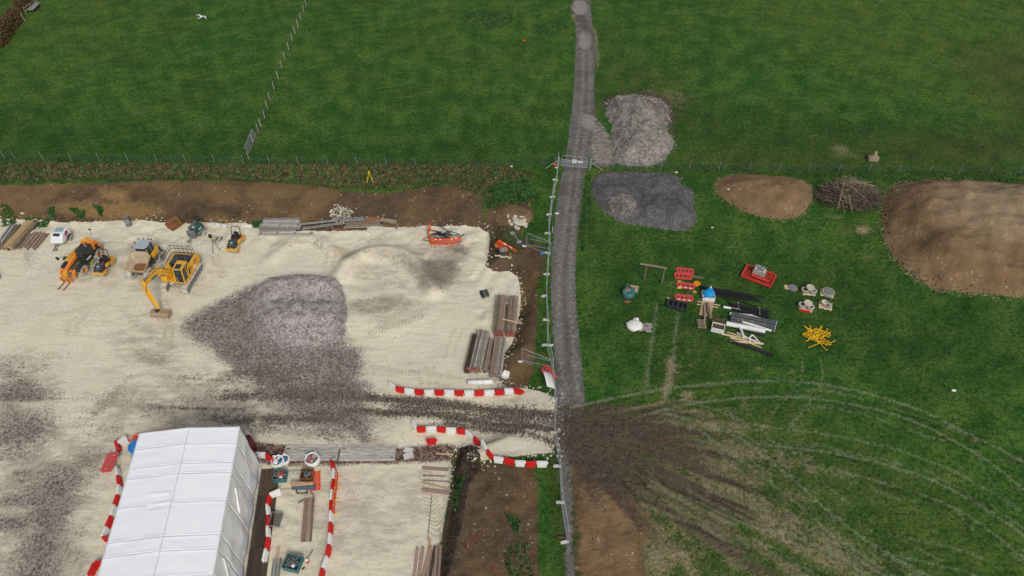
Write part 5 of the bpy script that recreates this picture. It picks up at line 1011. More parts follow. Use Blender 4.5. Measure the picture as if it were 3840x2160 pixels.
# patch on the roof
pa=[unproj(300+a/2.414,1560+b/2.414) for a,b in ()]
def roofpt(u,v):
    d=Vector(P(u,v,0))-Vector((0,0,CAM_H)); o=Vector((0,0,CAM_H)); best=None
    for k in range(400):
        l=k*.04; n=ax; t=(tloc(l,0,0)-o).dot(n)/d.dot(n); q=o+d*t-tloc(l,0,0); s=q.dot(side); e=abs(q.z-roofz(s))
        if best is None or e<best[0]: best=(e,l,s)
    return best[1],best[2]
pc=[roofpt(300+a/2.414,1560+b/2.414) for a,b in ((620,705),(832,680),(808,845),(585,885))]
base=tloc(0,0,0); vs=[];fs=[]
for i in range(11):
    for j in range(11):
        u=i/10;v=j/10; l=(pc[0][0]*(1-u)+pc[3][0]*u)*(1-v)+(pc[1][0]*(1-u)+pc[2][0]*u)*v; q=(pc[0][1]*(1-u)+pc[3][1]*u)*(1-v)+(pc[1][1]*(1-u)+pc[2][1]*u)*v
        rim=.03 if (min(i,j)==0 or max(i,j)==10 or min(i,j)==1 or max(i,j)==9) else 0
        vs.append(roof_fn(l,q)-base+Vector((0,0,.035+rim)))
fs=[(i*11+j,i*11+j+1,i*11+j+12,i*11+j+11) for i in range(10) for j in range(10)]
MB().add(vs,fs).build('roof_patch',SHT,T_,smooth=False)
ed=MB(); ed.tube(roof_fn(0,eR_[0]-.1)-base+Vector((0,0,.03)),roof_fn(L_T,eR_[0]-.1)-base+Vector((0,0,.03)),.035,6); ed.build('eaves_tube',WHT,T_)
# dark red site container behind the back wall, blue tank on its stand
A=GC(Z3,1175,92,2.0); B_=GC(Z3,1425,88,2.0)
t=thing('red_cabin','dark red steel store showing just behind the shelter end wall','store',(tloc(-1.1,2.2,0)),math.atan2(side.y,side.x))
mb=MB(); mb.box((0,0,1.1),(3.6,1.4,2.2)); mb.build('body',pm('maroon_paint',(.16,.02,.025),None,3,.6,rv=0),t,bevel=.03)
for i in range(6): MB().box((-1.5+.6*i,-.71 if False else .71,1.1),(.12,.04,2.0)).build('rib',pm('maroon_paint',(.16,.02,.025)),t)
tk=GC(Z3,490,270,1.9)
t=thing('water_tank','round blue water tank on a galvanised trestle beside the white shelter','tank',(tk.x+.1,tk.y,tk.z),0)
BL2=pm('tank_blue',(.03,.22,.62),(.025,.18,.5),1.5,.45,rv=0)
m=MB(); m.lathe([(.001,1.0),(.62,1.0),(.66,1.1),(.66,1.85),(.62,1.95),(.001,2.0)],26); m.build('tank',BL2,t)
m=MB(); m.lathe([(.67,1.52),(.69,1.55),(.67,1.58)],26); m.build('band',REF,t)
m=MB(); m.box((.25,.75,1.7),(.5,.4,.25)); m.build('lid_box',BL2,t,bevel=.03)
for x in (-.55,.55):
    for y in (-.5,.5): MB().tube((x*1.35,y*1.3,0),(x,y,1.0),.04,6).build('leg',STE,t)
m=MB(); [m.tube((-.7,y*1.2,.3),(.7,y*1.2,.95),.03) for y in (-.5,.5)]; [m.tube((-.6,y,.97),(.6,y,.97),.035) for y in (-.5,0,.5)]; m.build('brace',STE,t)
# dark track boards along the shelter
k0=tloc(.5,eR_[0]-1.05,0)
for i in range(7):
    l0=.6+2.45*i; c=tloc(l0+1.2,eR_[0]-1.15,0); z=Hf(c.x,c.y)
    t=thing('ground_mat',f'{ORD[i]} dark stained timber mat beside the open shelter wall, counted from its back corner','mat',(c.x,c.y,z+.04),math.atan2(ax.y,ax.x),'dark mats along the shelter')
    for j in range(4): MB().box((0,-.62+.42*j,rnd.uniform(0,.02)),(2.4,.39,.08)).build('plank',WOD,t)
# ================================================================ wire fences, gates
def fence_run(name,label,tops,crop,hgt,postmat,spacing_wire,r_post,extra=None,base=None):
    """posts at sighted bases with strained wires between them"""
    g=[GC(crop,a,b) for a,b in tops]; t=thing(name,label,'fence',g[0])
    o=Vector(g[0]); proto=None
    for p in g:
        if proto is None: proto=MB().tube((0,0,0),(0,0,hgt),r_post,6).build('post',postmat,t)
        else: inst(proto,t,p-o,(rnd.uniform(-.04,.04),rnd.uniform(-.04,.04),0))
    m=MB()
    for z in spacing_wire:
        for a,b in zip(g[:-1],g[1:]): m.tube(a-o+Vector((0,0,z)),b-o+Vector((0,0,z)),.007,3)
    for a,b in zip(g[:-1],g[1:]):
        n=max(2,int((b-a).length/.45))
        for i in range(n): q=a.lerp(b,i/n)-o; m.tube(q+Vector((0,0,spacing_wire[0])),q+Vector((0,0,spacing_wire[-1])),.005,3)
    m.build('wire_netting',pm('dull_wire',(.13,.14,.14),None,3,.6),t,kind='stuff'); return t
CF1=(0,0,2.415)
fl=[(-220,1432),(-90,1436),(45,1438),(138,1440),(392,1447),(650,1452),(908,1458),(1165,1462),(1425,1466),(1685,1470),(1945,1474),(2205,1478)]
wires=[.12,.26,.40,.54,.70,.88,1.05]
fence_run('stock_fence','long wire stock fence between the two pastures and the bank, left of the gate',fl+[(2170+270+a,1482+c) for a,c in ((0,0),(262,3),(527,6),(792,9),(1055,12),(1320,15))]+[(5030,1500)],CF1,1.25,STE,wires,.035)
CR=(2100,550,2.576)
fr=[(300,205),(512,215),(678,222),(972,224),(1253,214),(1535,220),(1825,222),(2112,234),(2405,234)]
fr2=[(80,216),(350,222),(622,230),(890,234),(1168,238),(1437,240),(1708,245),(1980,252),(2255,258)]
fence_run('stock_fence','long wire stock fence running behind the soil heaps, right of the gate',fr+[((3000+a/2.4155-2100)*2.576,(550+c/2.4155-550)*2.576) for a,c in fr2],CR,1.25,STE,wires,.035)
fd=[(640,-85),(622,-20),(600,52),(577,110),(550,177),(524,242),(499,303),(474,366),(443,450),(407,537),(377,618),(344,710),(308,807),(272,907),(249,984),(223,1067),(190,1145),(165,1194),(122,1290),(80,1442)]
fence_run('post_fence','pale timber post and wire fence climbing diagonally between the pastures',fd,(900,0,2.415),1.25,pm('pale_post',(.50,.47,.40),(.36,.33,.27),5,.8),[.3,.6,.9,1.1],.055)
def bar_gate(name,label,a,b,h,bars,lean=0,signs=None,braces=True,posts=True):
    rz=ang(a,b); L=(b-a).length; t=thing(name,label,'gate',a,rz,tilt=(lean,0))
    m=MB(); m.path([(0,0,.15),(0,0,h),(L,0,h),(L,0,.15),(0,0,.15)],.032,7); m.build('frame',STE,t)
    pr=None
    for i in range(bars):
        z=.15+(h-.15)*(i+.6)/(bars+.2)
        if pr is None: pr=MB().tube((0,0,0),(L,0,0),.024,6).build('bar',STE,t,loc=(0,0,z))
        else: inst(pr,t,(0,0,z))
    if braces: MB().tube((L*.33,0,.15),(L*.33,0,h),.02).tube((L*.66,0,.15),(L*.66,0,h),.02).build('stay',STE,t)
    return t,L
ga=GC((1950,560,4.829),735,312); gb=GC((1950,560,4.829),1222,352)
t,L=bar_gate('field_gate','seven-bar galvanised field gate closed across the track with two white notices',ga,gb,1.15,6)
MB().box((L*.5,-.05,1.05),(.58,.02,.55)).build('notice',REF,t); MB().box((L*.71,-.05,1.0),(.56,.02,.30)).build('notice',REF,t)
wr=pm('print_grey',(.25,.25,.25),None,3,.6,rv=0)
for x,z,w in ((L*.5,1.2,.4),(L*.5,1.1,.44),(L*.5,1.0,.38),(L*.71,1.05,.4),(L*.71,.96,.42)): MB().box((x,-.062,z),(w,.004,.03)).build('print_line',wr,t)
g2,_=bar_gate('hoop_gate','open galvanised hoop frame standing just behind the barred gate',ga+Vector((.25,.9,0)),gb+Vector((-.2,.8,0)),1.15,0,braces=False)
for q,hh in ((ga+Vector((-.28,.02,0)),1.5),(gb+Vector((.3,-.02,0)),1.5)): 
    t=thing('straining_post','stout galvanised gate post '+('beside the mesh fence with a stay' if q.x<8 else 'at the planings side with a long stay'),'post',q); MB().box((0,0,hh/2),(.18,.18,hh)).build('post',STE,t)
    s=-1 if q.x<8 else 1; MB().tube((0,0,1.15),(s*1.75,-.55,.05),.04,6).build('stay',STE,t)
nt=thing('orange_netting','crumpled orange netting under the post stay left of the gate','netting',GC((1950,560,4.829),630,285)); m=MB()
for i in range(5): m.blob((rnd.uniform(-.3,.3),rnd.uniform(-.15,.15),.1),(.6,.3,.2),i)
m.build('net',ORP,nt)
hu,_=bar_gate('hurdle_gate','weathered grey hurdle gate leaning on the diagonal fence',GC((900,0,2.415),88,1392),GC((900,0,2.415),150,1225),1.1,5,lean=R(-25))
# ---- mesh panel fence beside the track
def panel(label,a,b,sag=0,group='mesh fence panels along the track',name='mesh_panel',brace=False):
    rz=ang(a,b); L=(b-a).length; t=thing(name,label,'fence panel',Vector((a.x,a.y,min(a.z,b.z)+.08)),rz,group,tilt=(sag,0))
    h=2.0; m=MB(); m.path([(0,0,0),(0,0,h-.12),(.12,0,h),(L-.12,0,h),(L,0,h-.12),(L,0,0),(0,0,0)],.034,7); 
    m.build('frame',STE,t)
    w=MB(); 
    for i in range(1,int(L/.14)): w.tube((i*.14,0,0),(i*.14,0,h),.004,3)
    for z in (.35,1.0,1.7): w.tube((0,0,z),(L,0,z),.005,3)
    w.build('mesh_infill',STE,t,kind='stuff')
    return t
GF=(0,0,1)
hp=[(2094,618),(2091,650),(2083,687),(2077,718),(2074,748),(2067,780),(2061,816),(2057,850),(2057,884),(2056,925),(2056,960),(2055,996),(2053,1034),(2048,1075),(2045,1117),(2050,1160),(2052,1203),(2052,1250),(2048,1298),(2066,1345),(2071,1395),(2076,1445),(2078,1500),(2082,1555),(2078,1622),(2083,1680),(2093,1738),(2100,1805),(2104,1874),(2112,1945),(2122,2021),(2127,2095),(2130,2175)]
# chain of metre-true panels along the sighted fence line
line=[G(u,v) for u,v in hp]; acc=[0]
for a,b in zip(line[:-1],line[1:]): acc.append(acc[-1]+(b-a).length)
def along(s):
    for i in range(len(acc)-1):
        if acc[i+1]>=s: return line[i].lerp(line[i+1],(s-acc[i])/(acc[i+1]-acc[i]))
    return line[-1]
nP=int(acc[-1]/3.42); 
for i in range(nP):
    a=along(i*3.42+.02)+Vector((.10*(i%2),0,0)); b=along((i+1)*3.42-.02)+Vector((.10*((i+1)%2),0,0)); a.z=Hf(a.x,a.y); b.z=Hf(b.x,b.y)
    panel(f'{ORD[i]} galvanised mesh panel counted from the field gate along the track',a,b,rnd.uniform(-.03,.03))
    f=along((i+1)*3.42); wt=rnd.uniform(.5,.75); t=thing('ballast_block',f'{ORD[i]} pale block foot under the mesh fence counted from the field gate','fence foot',(f.x-.12,f.y,Hf(f.x,f.y)),rnd.uniform(-.35,.35),'pale blocks holding the mesh fence')
    MB().ext([(-.36,.0),(.36,.0),(.33,.12),(.12,.16),(-.12,.16),(-.33,.12)],'y',-.12,.12).build('block',pm('pale_block',(.66,.66,.63),(.5,.5,.47),5,.7,rv=.1),t,bevel=.02)
def braced(a,b,top,label,w):
    t=panel(label,a,b,0,'mesh panels set square to the fence as stays','stay_panel'); L=(b-a).length
    MB().tube((0,0,.1),(L*1.0,0,1.0),.03).tube((L*.15,0,1.2),(L,0,1.9),.0301).build('brace',STE,t); return t
braced(G(1974,922),G(2064,959),0,'upper braced mesh panel set square to the fence with a blue tie',3.4); braced(G(1957,1354),G(2073,1394),0,'lower braced mesh panel set square to the fence over bare soil',3.4)
for p,lb in ((G(1964,925),'pale block foot at the free end of the upper stay panel'),(G(1950,1358),'pale block foot at the free end of the lower stay panel'),(G(2064,1297),'pale bag tied inside the lower stay panel'),(G(2087,803),'loose pale block on the track verge beside the mesh fence')):
    t=thing('ballast_block',lb,'fence foot',p,rnd.uniform(-.5,.5)); MB().blob((0,0,.1),(.62,.32,.24),5,10,6,.2).build('block',pm('pale_block',(.66,.66,.63)),t,smooth=True)
t=thing('tie_wrap','bright blue plastic tie round the stay of the upper braced panel','tie',GC((1500,750,3.22),1718,640,.3)+Vector((0,0,.3))); MB().blob((0,0,0),(.55,.28,.2),2).build('wrap',BLU,t)
t=thing('white_sheet','curved white plastic sheet propped against the mesh fence','sheet',GC(Z5,2130,250,.5),R(96)); m=MB(); vs=[];fs=[]
for i in range(7):
    for j in range(4): vs.append((-.95+.32*i,-.42+.28*j+.03*i,.35+.55*math.cos((i-3)*.33)-.25+.25*j*.7))
for i in range(6):
    for j in range(3): a=i*4+j; fs.append((a,a+1,a+5,a+4))
o=m.add(vs,fs).build('sheet',WHP,t,smooth=True); o.modifiers.new('thick','SOLIDIFY').thickness=.03
t=thing('notice_board','small white notice fixed on the mesh fence by the upper stay panel','notice',GC((1500,750,3.22),1843,355,1.5)+Vector((0,0,1.5)),R(90)); MB().box((0,0,0),(.55,.03,.6)).build('board',REF,t)
t=thing('clamp_bracket','grey crossed fence coupler bracket at the muddy entrance','bracket',G(2078,1622),R(10)); MB().box((0,0,.06),(.95,.2,.10)).box((-.4,0,.14),(.1,.2,.12)).box((.4,0,.14),(.1,.2,.12)).build('bracket',STE,t)
t=thing('fallen_sign','white rag-like block slung over the lower mesh fence foot','block',G(2078,1500),.4); MB().blob((0,0,.15),(.55,.5,.3),9,8,5,.3).build('block',pm('pale_block',(.66,.66,.63)),t)
t=thing('cut_log','short brown log end lying by the lower mesh fence','log',GC((1530,1700,3.149),1815,1000),R(-5)); MB().tube((-.35,0,.12),(.35,0,.12),.12,10).build('log',RUS if False else WOD,t)
# ================================================================ timber stacks
def bundle(name,label,cat,a,b,width,layers,w,th,mats,group=None,z0=0,jit=.12,bear=True,ends=None,skip=.0):
    rz=ang(a,b); L=(b-a).length; mid=(a+b)/2; mid.z=Hf(mid.x,mid.y)+z0; t=thing(name,label,cat,mid,rz,group)
    n=max(1,int(round(width/w))); protos={}
    for k in range(layers):
        for i in range(n):
            if k==layers-1 and rnd.random()<skip: continue
            mt=mats[rnd.randrange(len(mats))]; y=(i-(n-1)/2)*w; dx=rnd.uniform(-jit,jit); key=(mt.name,)
            if key not in protos:
                o=MB().box((0,0,0),(L,w*.86,th*.93)).build('timber',mt,t,bevel=.008); protos[key]=o; o.location=(dx,y,.12+th*(k+.5))
            else: o=inst(protos[key],t,(dx,y,.12+th*(k+.5)),(rnd.uniform(-.03,.03),0,rnd.uniform(-.008,.008))); 
            if k==layers-1: o.location.z+=rnd.uniform(-.01,.06)
            if ends: e=MB().box((L/2+.004,0,0),(.02,w*.9,th*.9)).build('painted_end',ends,None) if False else None
    if bear:
        for x in (-L*.35,L*.35): MB().box((x,0,.06),(.12,width*1.02,.11)).build('bearer',WOD,t)
    return t
CT=(0,800,7.245)
bundle('timber_stack','bottom layer of grey brown poles under the sawn timber at the yard corner','timber stack',GC(CT,60,1010),GC(CT,560,360),2.4,1,.22,.2,[WOO,WOP,WOD])
bundle('timber_stack','strapped bundle of weathered grey poles at the yard corner','timber stack',GC(CT,100,840,.5),GC(CT,440,330,.5),1.1,3,.2,.17,[WOO,WOG,WOO],z0=.2,skip=.3)
bundle('timber_stack','long yellowish sawn timber pile between the grey poles and pink boards','timber stack',GC(CT,250,930,.6),GC(CT,880,230,.6),1.1,3,.22,.17,[WOY,WOY,WOO],z0=.2,skip=.15)
bundle('timber_stack','low spread of pinkish boards nearest the white compressor','timber stack',GC(CT,720,930,.25),GC(CT,1060,510,.25),2.2,2,.22,.12,[WOP,WOP,WOO],jit=.25,skip=.35)
def slabs(crop,rows,group):
    for i,(ax_,ay,bx,by,wpx,mt,lb,z) in enumerate(rows):
        a=GC(crop,ax_,ay,z);b=GC(crop,bx,by,z); mid=(a+b)/2; mid.z=Hf(mid.x,mid.y)+z; L=(b-a).length; w=wpx/crop[2]/22.0*1.0
        t=thing('shutter_board',lb,'board',mid,ang(a,b),group,tilt=(R(20) if w>.5 else 0,0))
        n=max(1,int(round(w/.3))); ww=w/n
        for k in range(n): MB().box((rnd.uniform(-.05,.05),(k-(n-1)/2)*ww,.05+rnd.uniform(0,.02)),(L,ww*.94,.08)).build('plank',mt,t)
        if w<.45 or n>1:
            for k in range(max(2,int(L/1.6))): MB().box((-L/2+.25+k*(L-.5)/max(1,int(L/1.6)-1 if L>3.2 else 1),w*.4,.09),(.22,.26,.16)).build('bracket',GRY,t)
CB=(950,780,4.519)
slabs(CB,[(170,245,790,225,85,WOG,'grey weathered shutter board leaning highest at the pipe end of the long stack',.5),(110,325,800,320,70,WOG,'wide grey shutter board half covered with chalk',.35),(100,385,680,372,38,WOG,'narrow grey shutter board below the chalky one',.1),(90,455,1020,442,32,WOG,'lowest bracketed beam lying on the chalk at the pipe end',.0),(770,285,1420,222,30,WOG,'pale bracketed beam slanting across the middle of the stack',.5),(880,218,1200,222,16,RUS,'thin rusty lath on top behind the slanting beam',.6),(830,335,1520,265,44,WOG,'chalk-stained beam under the slanting one',.25),(720,375,1300,350,34,WOD,'black charred beam in the middle of the stack',.1),(1440,180,1880,170,24,WOG,'upper pale beam with upright brackets in the stack',.7),(1440,216,1880,204,24,WOG,'second pale beam under the bracketed one',.55),(1560,280,2140,245,70,WOO,'wide brown stained shutter board at the barrier end',.35),(1890,200,2150,190,60,RUS,'rust red short panel near the barrier end of the stack',.5),(2180,170,2450,180,50,WOD,'dark end panel closest to the orange barriers',.45),(2160,215,2430,265,55,WOO,'slanting brown panel at the barrier end',.3),(1540,322,2200,292,20,CHK,'chalk-coated narrow beam along the front',.15),(1300,352,1600,372,30,RUS,'rusty red short board on the chalk below the stack',.03),(1930,372,2450,375,85,CHK,'slab buried under white chalk in front of the stack',-.02)],'old shutter boards stacked along the foot of the bank')
Z6=(1600,1000,2.898)
def beams(lb,a,b,width,layers,mats,z=.35,**k): return bundle('timber_stack',lb,'timber stack',GC(Z6,*a,z),GC(Z6,*b,z),width,layers,.2,.17,mats,**k)
beams('squared timber stack under pale battens, nearer the chalk',(780,715),(822,345),1.0,4,[WOO,WOO,WOP],.5)
beams('squared timber stack under pale battens, nearer the soil slope',(915,722),(948,345),1.0,4,[WOO,WOO,WOP],.5)
for a,b,lb in (((758,383),(1003,405),'upper pale batten lying across the twin timber stacks'),((820,570),(1028,598),'lower pale batten lying across the twin timber stacks')):
    A=GC(Z6,*a,.85);B=GC(Z6,*b,.85); t=thing('batten',lb,'batten',Vector(((A.x+B.x)/2,(A.y+B.y)/2,YZ+.86)),ang(A,B)); MB().box((0,0,0),((B-A).length,.12,.06)).build('batten_wood',WOL,t)
    t.location.z=Hf(t.location.x,t.location.y)+.86
beams('tallest old timber stack with red painted ends by the white tube',(530,1115),(622,710),1.1,5,[WOO,WOG,WOO],.7)
beams('narrow reddish timber row on the outer side of the tallest stack',(440,1150),(535,755),.55,3,[WOD,RUS,WOO],.2)
beams('loose thin timbers filling the gap beside the tallest stack',(640,1150),(705,780),.5,2,[WOO,WOD],.2,skip=.3)
beams('grey old timber stack next to the white plastic crate',(755,1185),(805,775),1.2,4,[WOG,WOO],.45)
for a,b,z,hh in (((785,700),(0,0),.7,.6),((912,705),(0,0),.7,.6),((520,1100),(0,0),.9,.75)):
    p=GC(Z6,a[0],a[1]+22,.3)
    for i in range(5):
        for k in range(3):
            pass
for bx,by in ((785,735),(912,742)): 
    A=GC(Z6,bx,by,.35); t=thing('painted_end_row','brick red painted timber ends of the '+('chalk-side' if bx<800 else 'soil-side')+' twin stack','timber ends',Vector((A.x,A.y-.03,Hf(A.x,A.y)+.12)),0)
    pr=None
    for i in range(5):
        for k in range(4):
            if pr is None: pr=MB().box((0,0,0),(.17,.05,.15)).build('timber_end',REN,t,loc=(-.4+.2*i,0,.085+.17*k))
            else: inst(pr,t,(-.4+.2*i,rnd.uniform(-.05,.05),.085+.17*k))
A=GC(Z6,505,1120,.6); t=thing('red_block','row of faded red timber ends on the tallest stack','timber ends',Vector((A.x,A.y,Hf(A.x,A.y)+.72)),R(-8)); pr=None
for i in range(7):
    if pr is None: pr=MB().box((0,0,0),(.16,.30,.15)).build('timber_end',REN,t,loc=(-.55+.18*i,0,0))
    else: inst(pr,t,(-.55+.18*i,rnd.uniform(-.05,.05),0))
# ================================================================ tubes, pipes, planks
def pipe(name,label,cat,a,b,r,mt,group=None,z=0,n=10,cap=None):
    mid=(a+b)/2; L=(b-a).length; d=Vector((b.x-a.x,b.y-a.y,0)); rz=math.atan2(d.y,d.x)
    hx=max(Hf(a.x,a.y),Hf(b.x,b.y),Hf(mid.x,mid.y)); o=MB().tube((-L/2,0,0),(L/2,0,0),r,n).build(name,mt,None,smooth=False); o.location=(mid.x,mid.y,hx+r+z); o.rotation_euler=(0,0,rz); tag(o,label,cat,group)
    if cap: MB().tube((L/2,0,0),(L/2+.05,0,0),r*1.02,n).build('end_cap',cap,o)
    return o
def plank(name,label,cat,a,b,w,th,mt,group=None,z=0,roll=0):
    mid=(a+b)/2; L=(b-a).length; o=MB().box((0,0,0),(L,w,th)).build(name,mt,None,bevel=.006); o.location=(mid.x,mid.y,max(Hf(mid.x,mid.y),Hf(a.x,a.y),Hf(b.x,b.y))+th/2+z); o.rotation_euler=(roll,0,ang(a,b)); return tag(o,label,cat,group)
a=G(809,842);m_=G(850,851);b=G(948,853)
t=thing('white_duct','long limp white duct lying along the foot of the bank behind the roller','duct',a); pts=[Vector((0,0,.17)),G(828,848)-a+Vector((0,0,.17)),m_-a+Vector((0,0,.17)),b-a+Vector((0,0,.17))]; MB().path(pts,.17,10).build('duct_tube',WHP,t,smooth=True)
A=GC(Z6,445,1262,.25);B=GC(Z6,715,1252,.25); t=thing('white_tube','fat white wrapped tube lying below the old timber stacks','tube',(A+B)/2+Vector((0,0,0)),ang(A,B)); L=(B-A).length
MB().lathe([(.001,-L/2),(.20,-L/2+.03),(.27,-L/2+.15),(.27,L/2-.15),(.2,L/2),(.10,L/2+.08),(.001,L/2+.16)],18,'x',(0,0,.27)).build('wrapped_body',WHP,t,smooth=True)
for x in (-.9,-.2,.3): MB().lathe([(.275,-.015),(.285,0),(.275,.015)],18,'x',(x,0,.27)).build('strap',GRY,t)
t=thing('white_crate','white plastic corner crate standing beside the grey timber stack','crate',GC(Z6,858,1190),R(-25)); m=MB(); m.box((0,0,.04),(.6,.7,.06)); m.box((-.28,0,.25),(.05,.7,.45)); m.box((0,-.33,.15),(.6,.05,.26)); m.box((0,.33,.25),(.6,.05,.45)); m.build('crate_shell',WHP,t)
# black offcuts behind orange barriers
X0,Y0=(395,690),(360,470); cc=GC(X3,530,430)
for i in range(34):
    u=rnd.gauss(0,.9);v=rnd.gauss(0,.55); an=rnd.uniform(-.9,.9)+(math.pi if 0 else 0); L=rnd.uniform(.8,1.7); c=cc+Vector((u*1.1,v*1.1,0)); dx=Vector((math.cos(an)*L/2,math.sin(an)*L/2,0))
    pipe('pipe_offcut','short dark pipe offcut in the tangle behind the orange barriers','pipe',c-dx,c+dx,.045,GRP if i%3==0 else BLP,'tangle of dark pipe offcuts',z=.03+.45*max(0,1-abs(u)/1.6)*rnd.random(),n=6)
t=thing('folded_sheet','small bundle of dark folded plastic on the chalk','bundle',GC(X3,1022,1140),R(-72)); 
for k,(y,mt) in enumerate(((-.32,BLK),(.0,GRP),(.3,pm('dusty_black',(.10,.10,.11),(.03,.03,.03),5,.7)))): MB().blob((rnd.uniform(-.1,.1),y,.14),(1.4,.38,.28),k,8,5,.12).build('fold',mt,t)
# white blocks, posts on the slope
t=thing('chalk_rubble','heap of pale chalk lumps on the edge of the small soil heap','rubble',GC(X3,1400,290)); 
for i in range(22): MB().blob((rnd.gauss(0,.7),rnd.gauss(0,.7),.15),(rnd.uniform(.3,.75),rnd.uniform(.3,.65),rnd.uniform(.25,.5)),i,7,5,.25).build('lump',CHK,t)
t=thing('fallen_post','pale post with round metal feet lying in the weeds by the yard corner','post',GC(X3,1400,455),0); A=GC(X3,1355,400)-GC(X3,1400,455); B=GC(X3,1440,510)-GC(X3,1400,455); MB().tube(A+Vector((0,0,.15)),B+Vector((0,0,.12)),.05).build('shaft',STE,t)
for q in (A,B): MB().lathe([(.001,.02),(.3,.02),(.28,.10),(.001,.14)],14,'z',q).build('round_foot',STE,t)
t=thing('grey_sack','crumpled grey sack on the flat orange barrier','sack',GC(X3,1250,625)+Vector((0,0,.25)),.3)
for i in range(3): MB().blob((-.35+.3*i,.0,.1),(.32,.9,.18),i,8,5,.2).build('fold',WOG,t)
t=thing('white_liner','crumpled white liner trailing under the flat orange barrier','liner',GC(X3,1225,695),R(-12)); m=MB(); [m.blob((-.6+.3*i,.08*math.sin(i*2),.08),(.5,.22,.16),i,8,5,.25) for i in range(6)]; m.build('liner_cloth',CHK,t)
# ================================================================ work compound by the shelter
def mats(lb,a,b,c,d):
    A=GC(Z4,*a);B=GC(Z4,*b); w=1.62; mid=(A+B)/2; L=(B-A).length; t=thing('trackway_panel',lb,'trackway panel',Vector((mid.x,mid.y+.0,Hf(mid.x,mid.y)+.05)),ang(A,B),'timber trackway panels on the brown shingle')
    for k in range(6): MB().box((0,-w/2+w*(k+.5)/6,rnd.uniform(0,.03)),(L,w/6*.88,.09)).build('plank',TRK,t)
    for x in (-L/2+.3,L/2-.3): MB().box((x,.45 if x<0 else -.45,.06),(.32,.07,.03)).build('lifting_slot',BLK,t)
mats('pale ribbed trackway panel nearer the white shelter',(402,342),(890,340),0,0); mats('pale ribbed trackway panel nearer the entrance',(908,338),(1408,338),0,0)
for q,lb,s in (((1525,313),'upper broken white slab on the brown shingle',.9),((1527,362),'lower broken white slab on the brown shingle',1.0)):
    t=thing('paving_slab',lb,'slab',GC(Z4,*q),R(-15 if s<1 else 20)); MB().box((0,0,.07),(.9*s,.62*s,.09)).build('slab',pm('white_slab',(.66,.64,.60),(.5,.48,.44),3,.8,rv=.05),t,bevel=.01)
def bag(lb,q,r,h,mt,fill,seed,z=0,name='bulk_bag',lift=True):
    t=thing(name,lb,'bulk bag',GC(Z4,*q) if q[0]<2000 else G(*q),rnd.uniform(0,1)); m=MB(); pr=[]; n=14; vs=[];fs=[]; rr=random.Random(seed)
    rows=[(.85,0),(1.05,.12),(1.08,.5),(1.0,.8),(.92,1.0),(.80,.92),(.78,.8)]
    for k,(s,z_) in enumerate(rows):
        for i in range(n): tt=2*math.pi*i/n; q_=1+rr.uniform(-.09,.09); c4=1+.10*abs(math.cos(2*tt)); vs.append((r*s*q_*c4*math.cos(tt),r*s*q_*c4*math.sin(tt),h*z_+rr.uniform(-.04,.04)*h))
    for k in range(len(rows)-1):
        for i in range(n): fs.append((k*n+i,k*n+(i+1)%n,(k+1)*n+(i+1)%n,(k+1)*n+i))
    m.add(vs,fs).build('bag_skin',mt,t,smooth=True)
    fm=fill
    for i in range(9): MB().blob((rr.uniform(-.5,.5)*r,rr.uniform(-.5,.5)*r,h*.78),(r*rr.uniform(.4,.8),r*rr.uniform(.4,.8),h*.22),i,7,5,.25).build('content',fm[i%len(fm)],t)
    for k in range(4): a_=k*math.pi/2+.78; MB().path([(r*.9*math.cos(a_-.25),r*.9*math.sin(a_-.25),h),(r*1.1*math.cos(a_),r*1.1*math.sin(a_),h*1.15),(r*.9*math.cos(a_+.25),r*.9*math.sin(a_+.25),h)],.03).build('lifting_loop',mt,t)
    return t
BW=pm('mid_blue_cloth',(.05,.16,.36),None,3,.6,rv=0)
bag('blue and white bulk bags heaped together at the end of the trackway',(350,430),.55,.6,WHP,[WHP,BW,WHP],1); bag('blue lined white bulk bag slumped beside its twin near the trackway',(405,410),.48,.5,WHP,[BW,BW,WHP],2)
bag('round white bulk bag full of red and grey scrap',(662,412),.62,.65,WHP,[RDP,GRY,CON,GRY,PKR],3)
def bin_(lb,q,w,d,h,mt,rz,cont,name='scrap_bin'):
    t=thing(name,lb,'bin',GC(Z4,*q),rz); 
    MB().box((0,0,.05),(w,d,.08)).build('base',mt,t)
    for x,y,a,b in ((-w/2,0,.05,d),(w/2,0,.05,d),(0,-d/2,w,.05),(0,d/2,w,.05)): MB().box((x,y,h/2+.03),(a,b,h)).build('side',mt,t)
    rr=random.Random(int(q[0])); 
    for i in range(30):
        L=rr.uniform(.4,.85)*w; an=rr.uniform(0,3.14); c=Vector((rr.uniform(-.22,.22)*w,rr.uniform(-.22,.22)*d,h*rr.uniform(.65,1.05))); dd=Vector((math.cos(an)*L/2,math.sin(an)*L/2*d/w,rr.uniform(-.05,.08)))
        MB().tube(c-dd,c+dd,rr.uniform(.02,.05),6).build('scrap',cont[i%len(cont)],t)
    MB().blob((.1*w,-.2*d,h*.85),(.35,.28,.2),4,8,5,.25).build('scrap_bag',WHP,t)
    return t
bin_('teal steel bin of scrap below the blue and white bags',(375,560),1.05,.95,.6,TEA,R(2),[GRY,GRY,WOO,STE,RDP]); bin_('rusty square box of dark offcuts beside the flat orange barrier',(615,548),1.0,.95,.55,RUS,R(-2),[BLK,GRY,BLK])
bin_('teal steel bin of short tubes nearest the picture edge',(488,1350),1.3,1.15,.6,TEA,R(-12),[GRY,STE,BLK,GRY])
t=thing('pipe_trestle','low dark trestle carrying blue grey poles','trestle',GC(Z4,575,665),0)
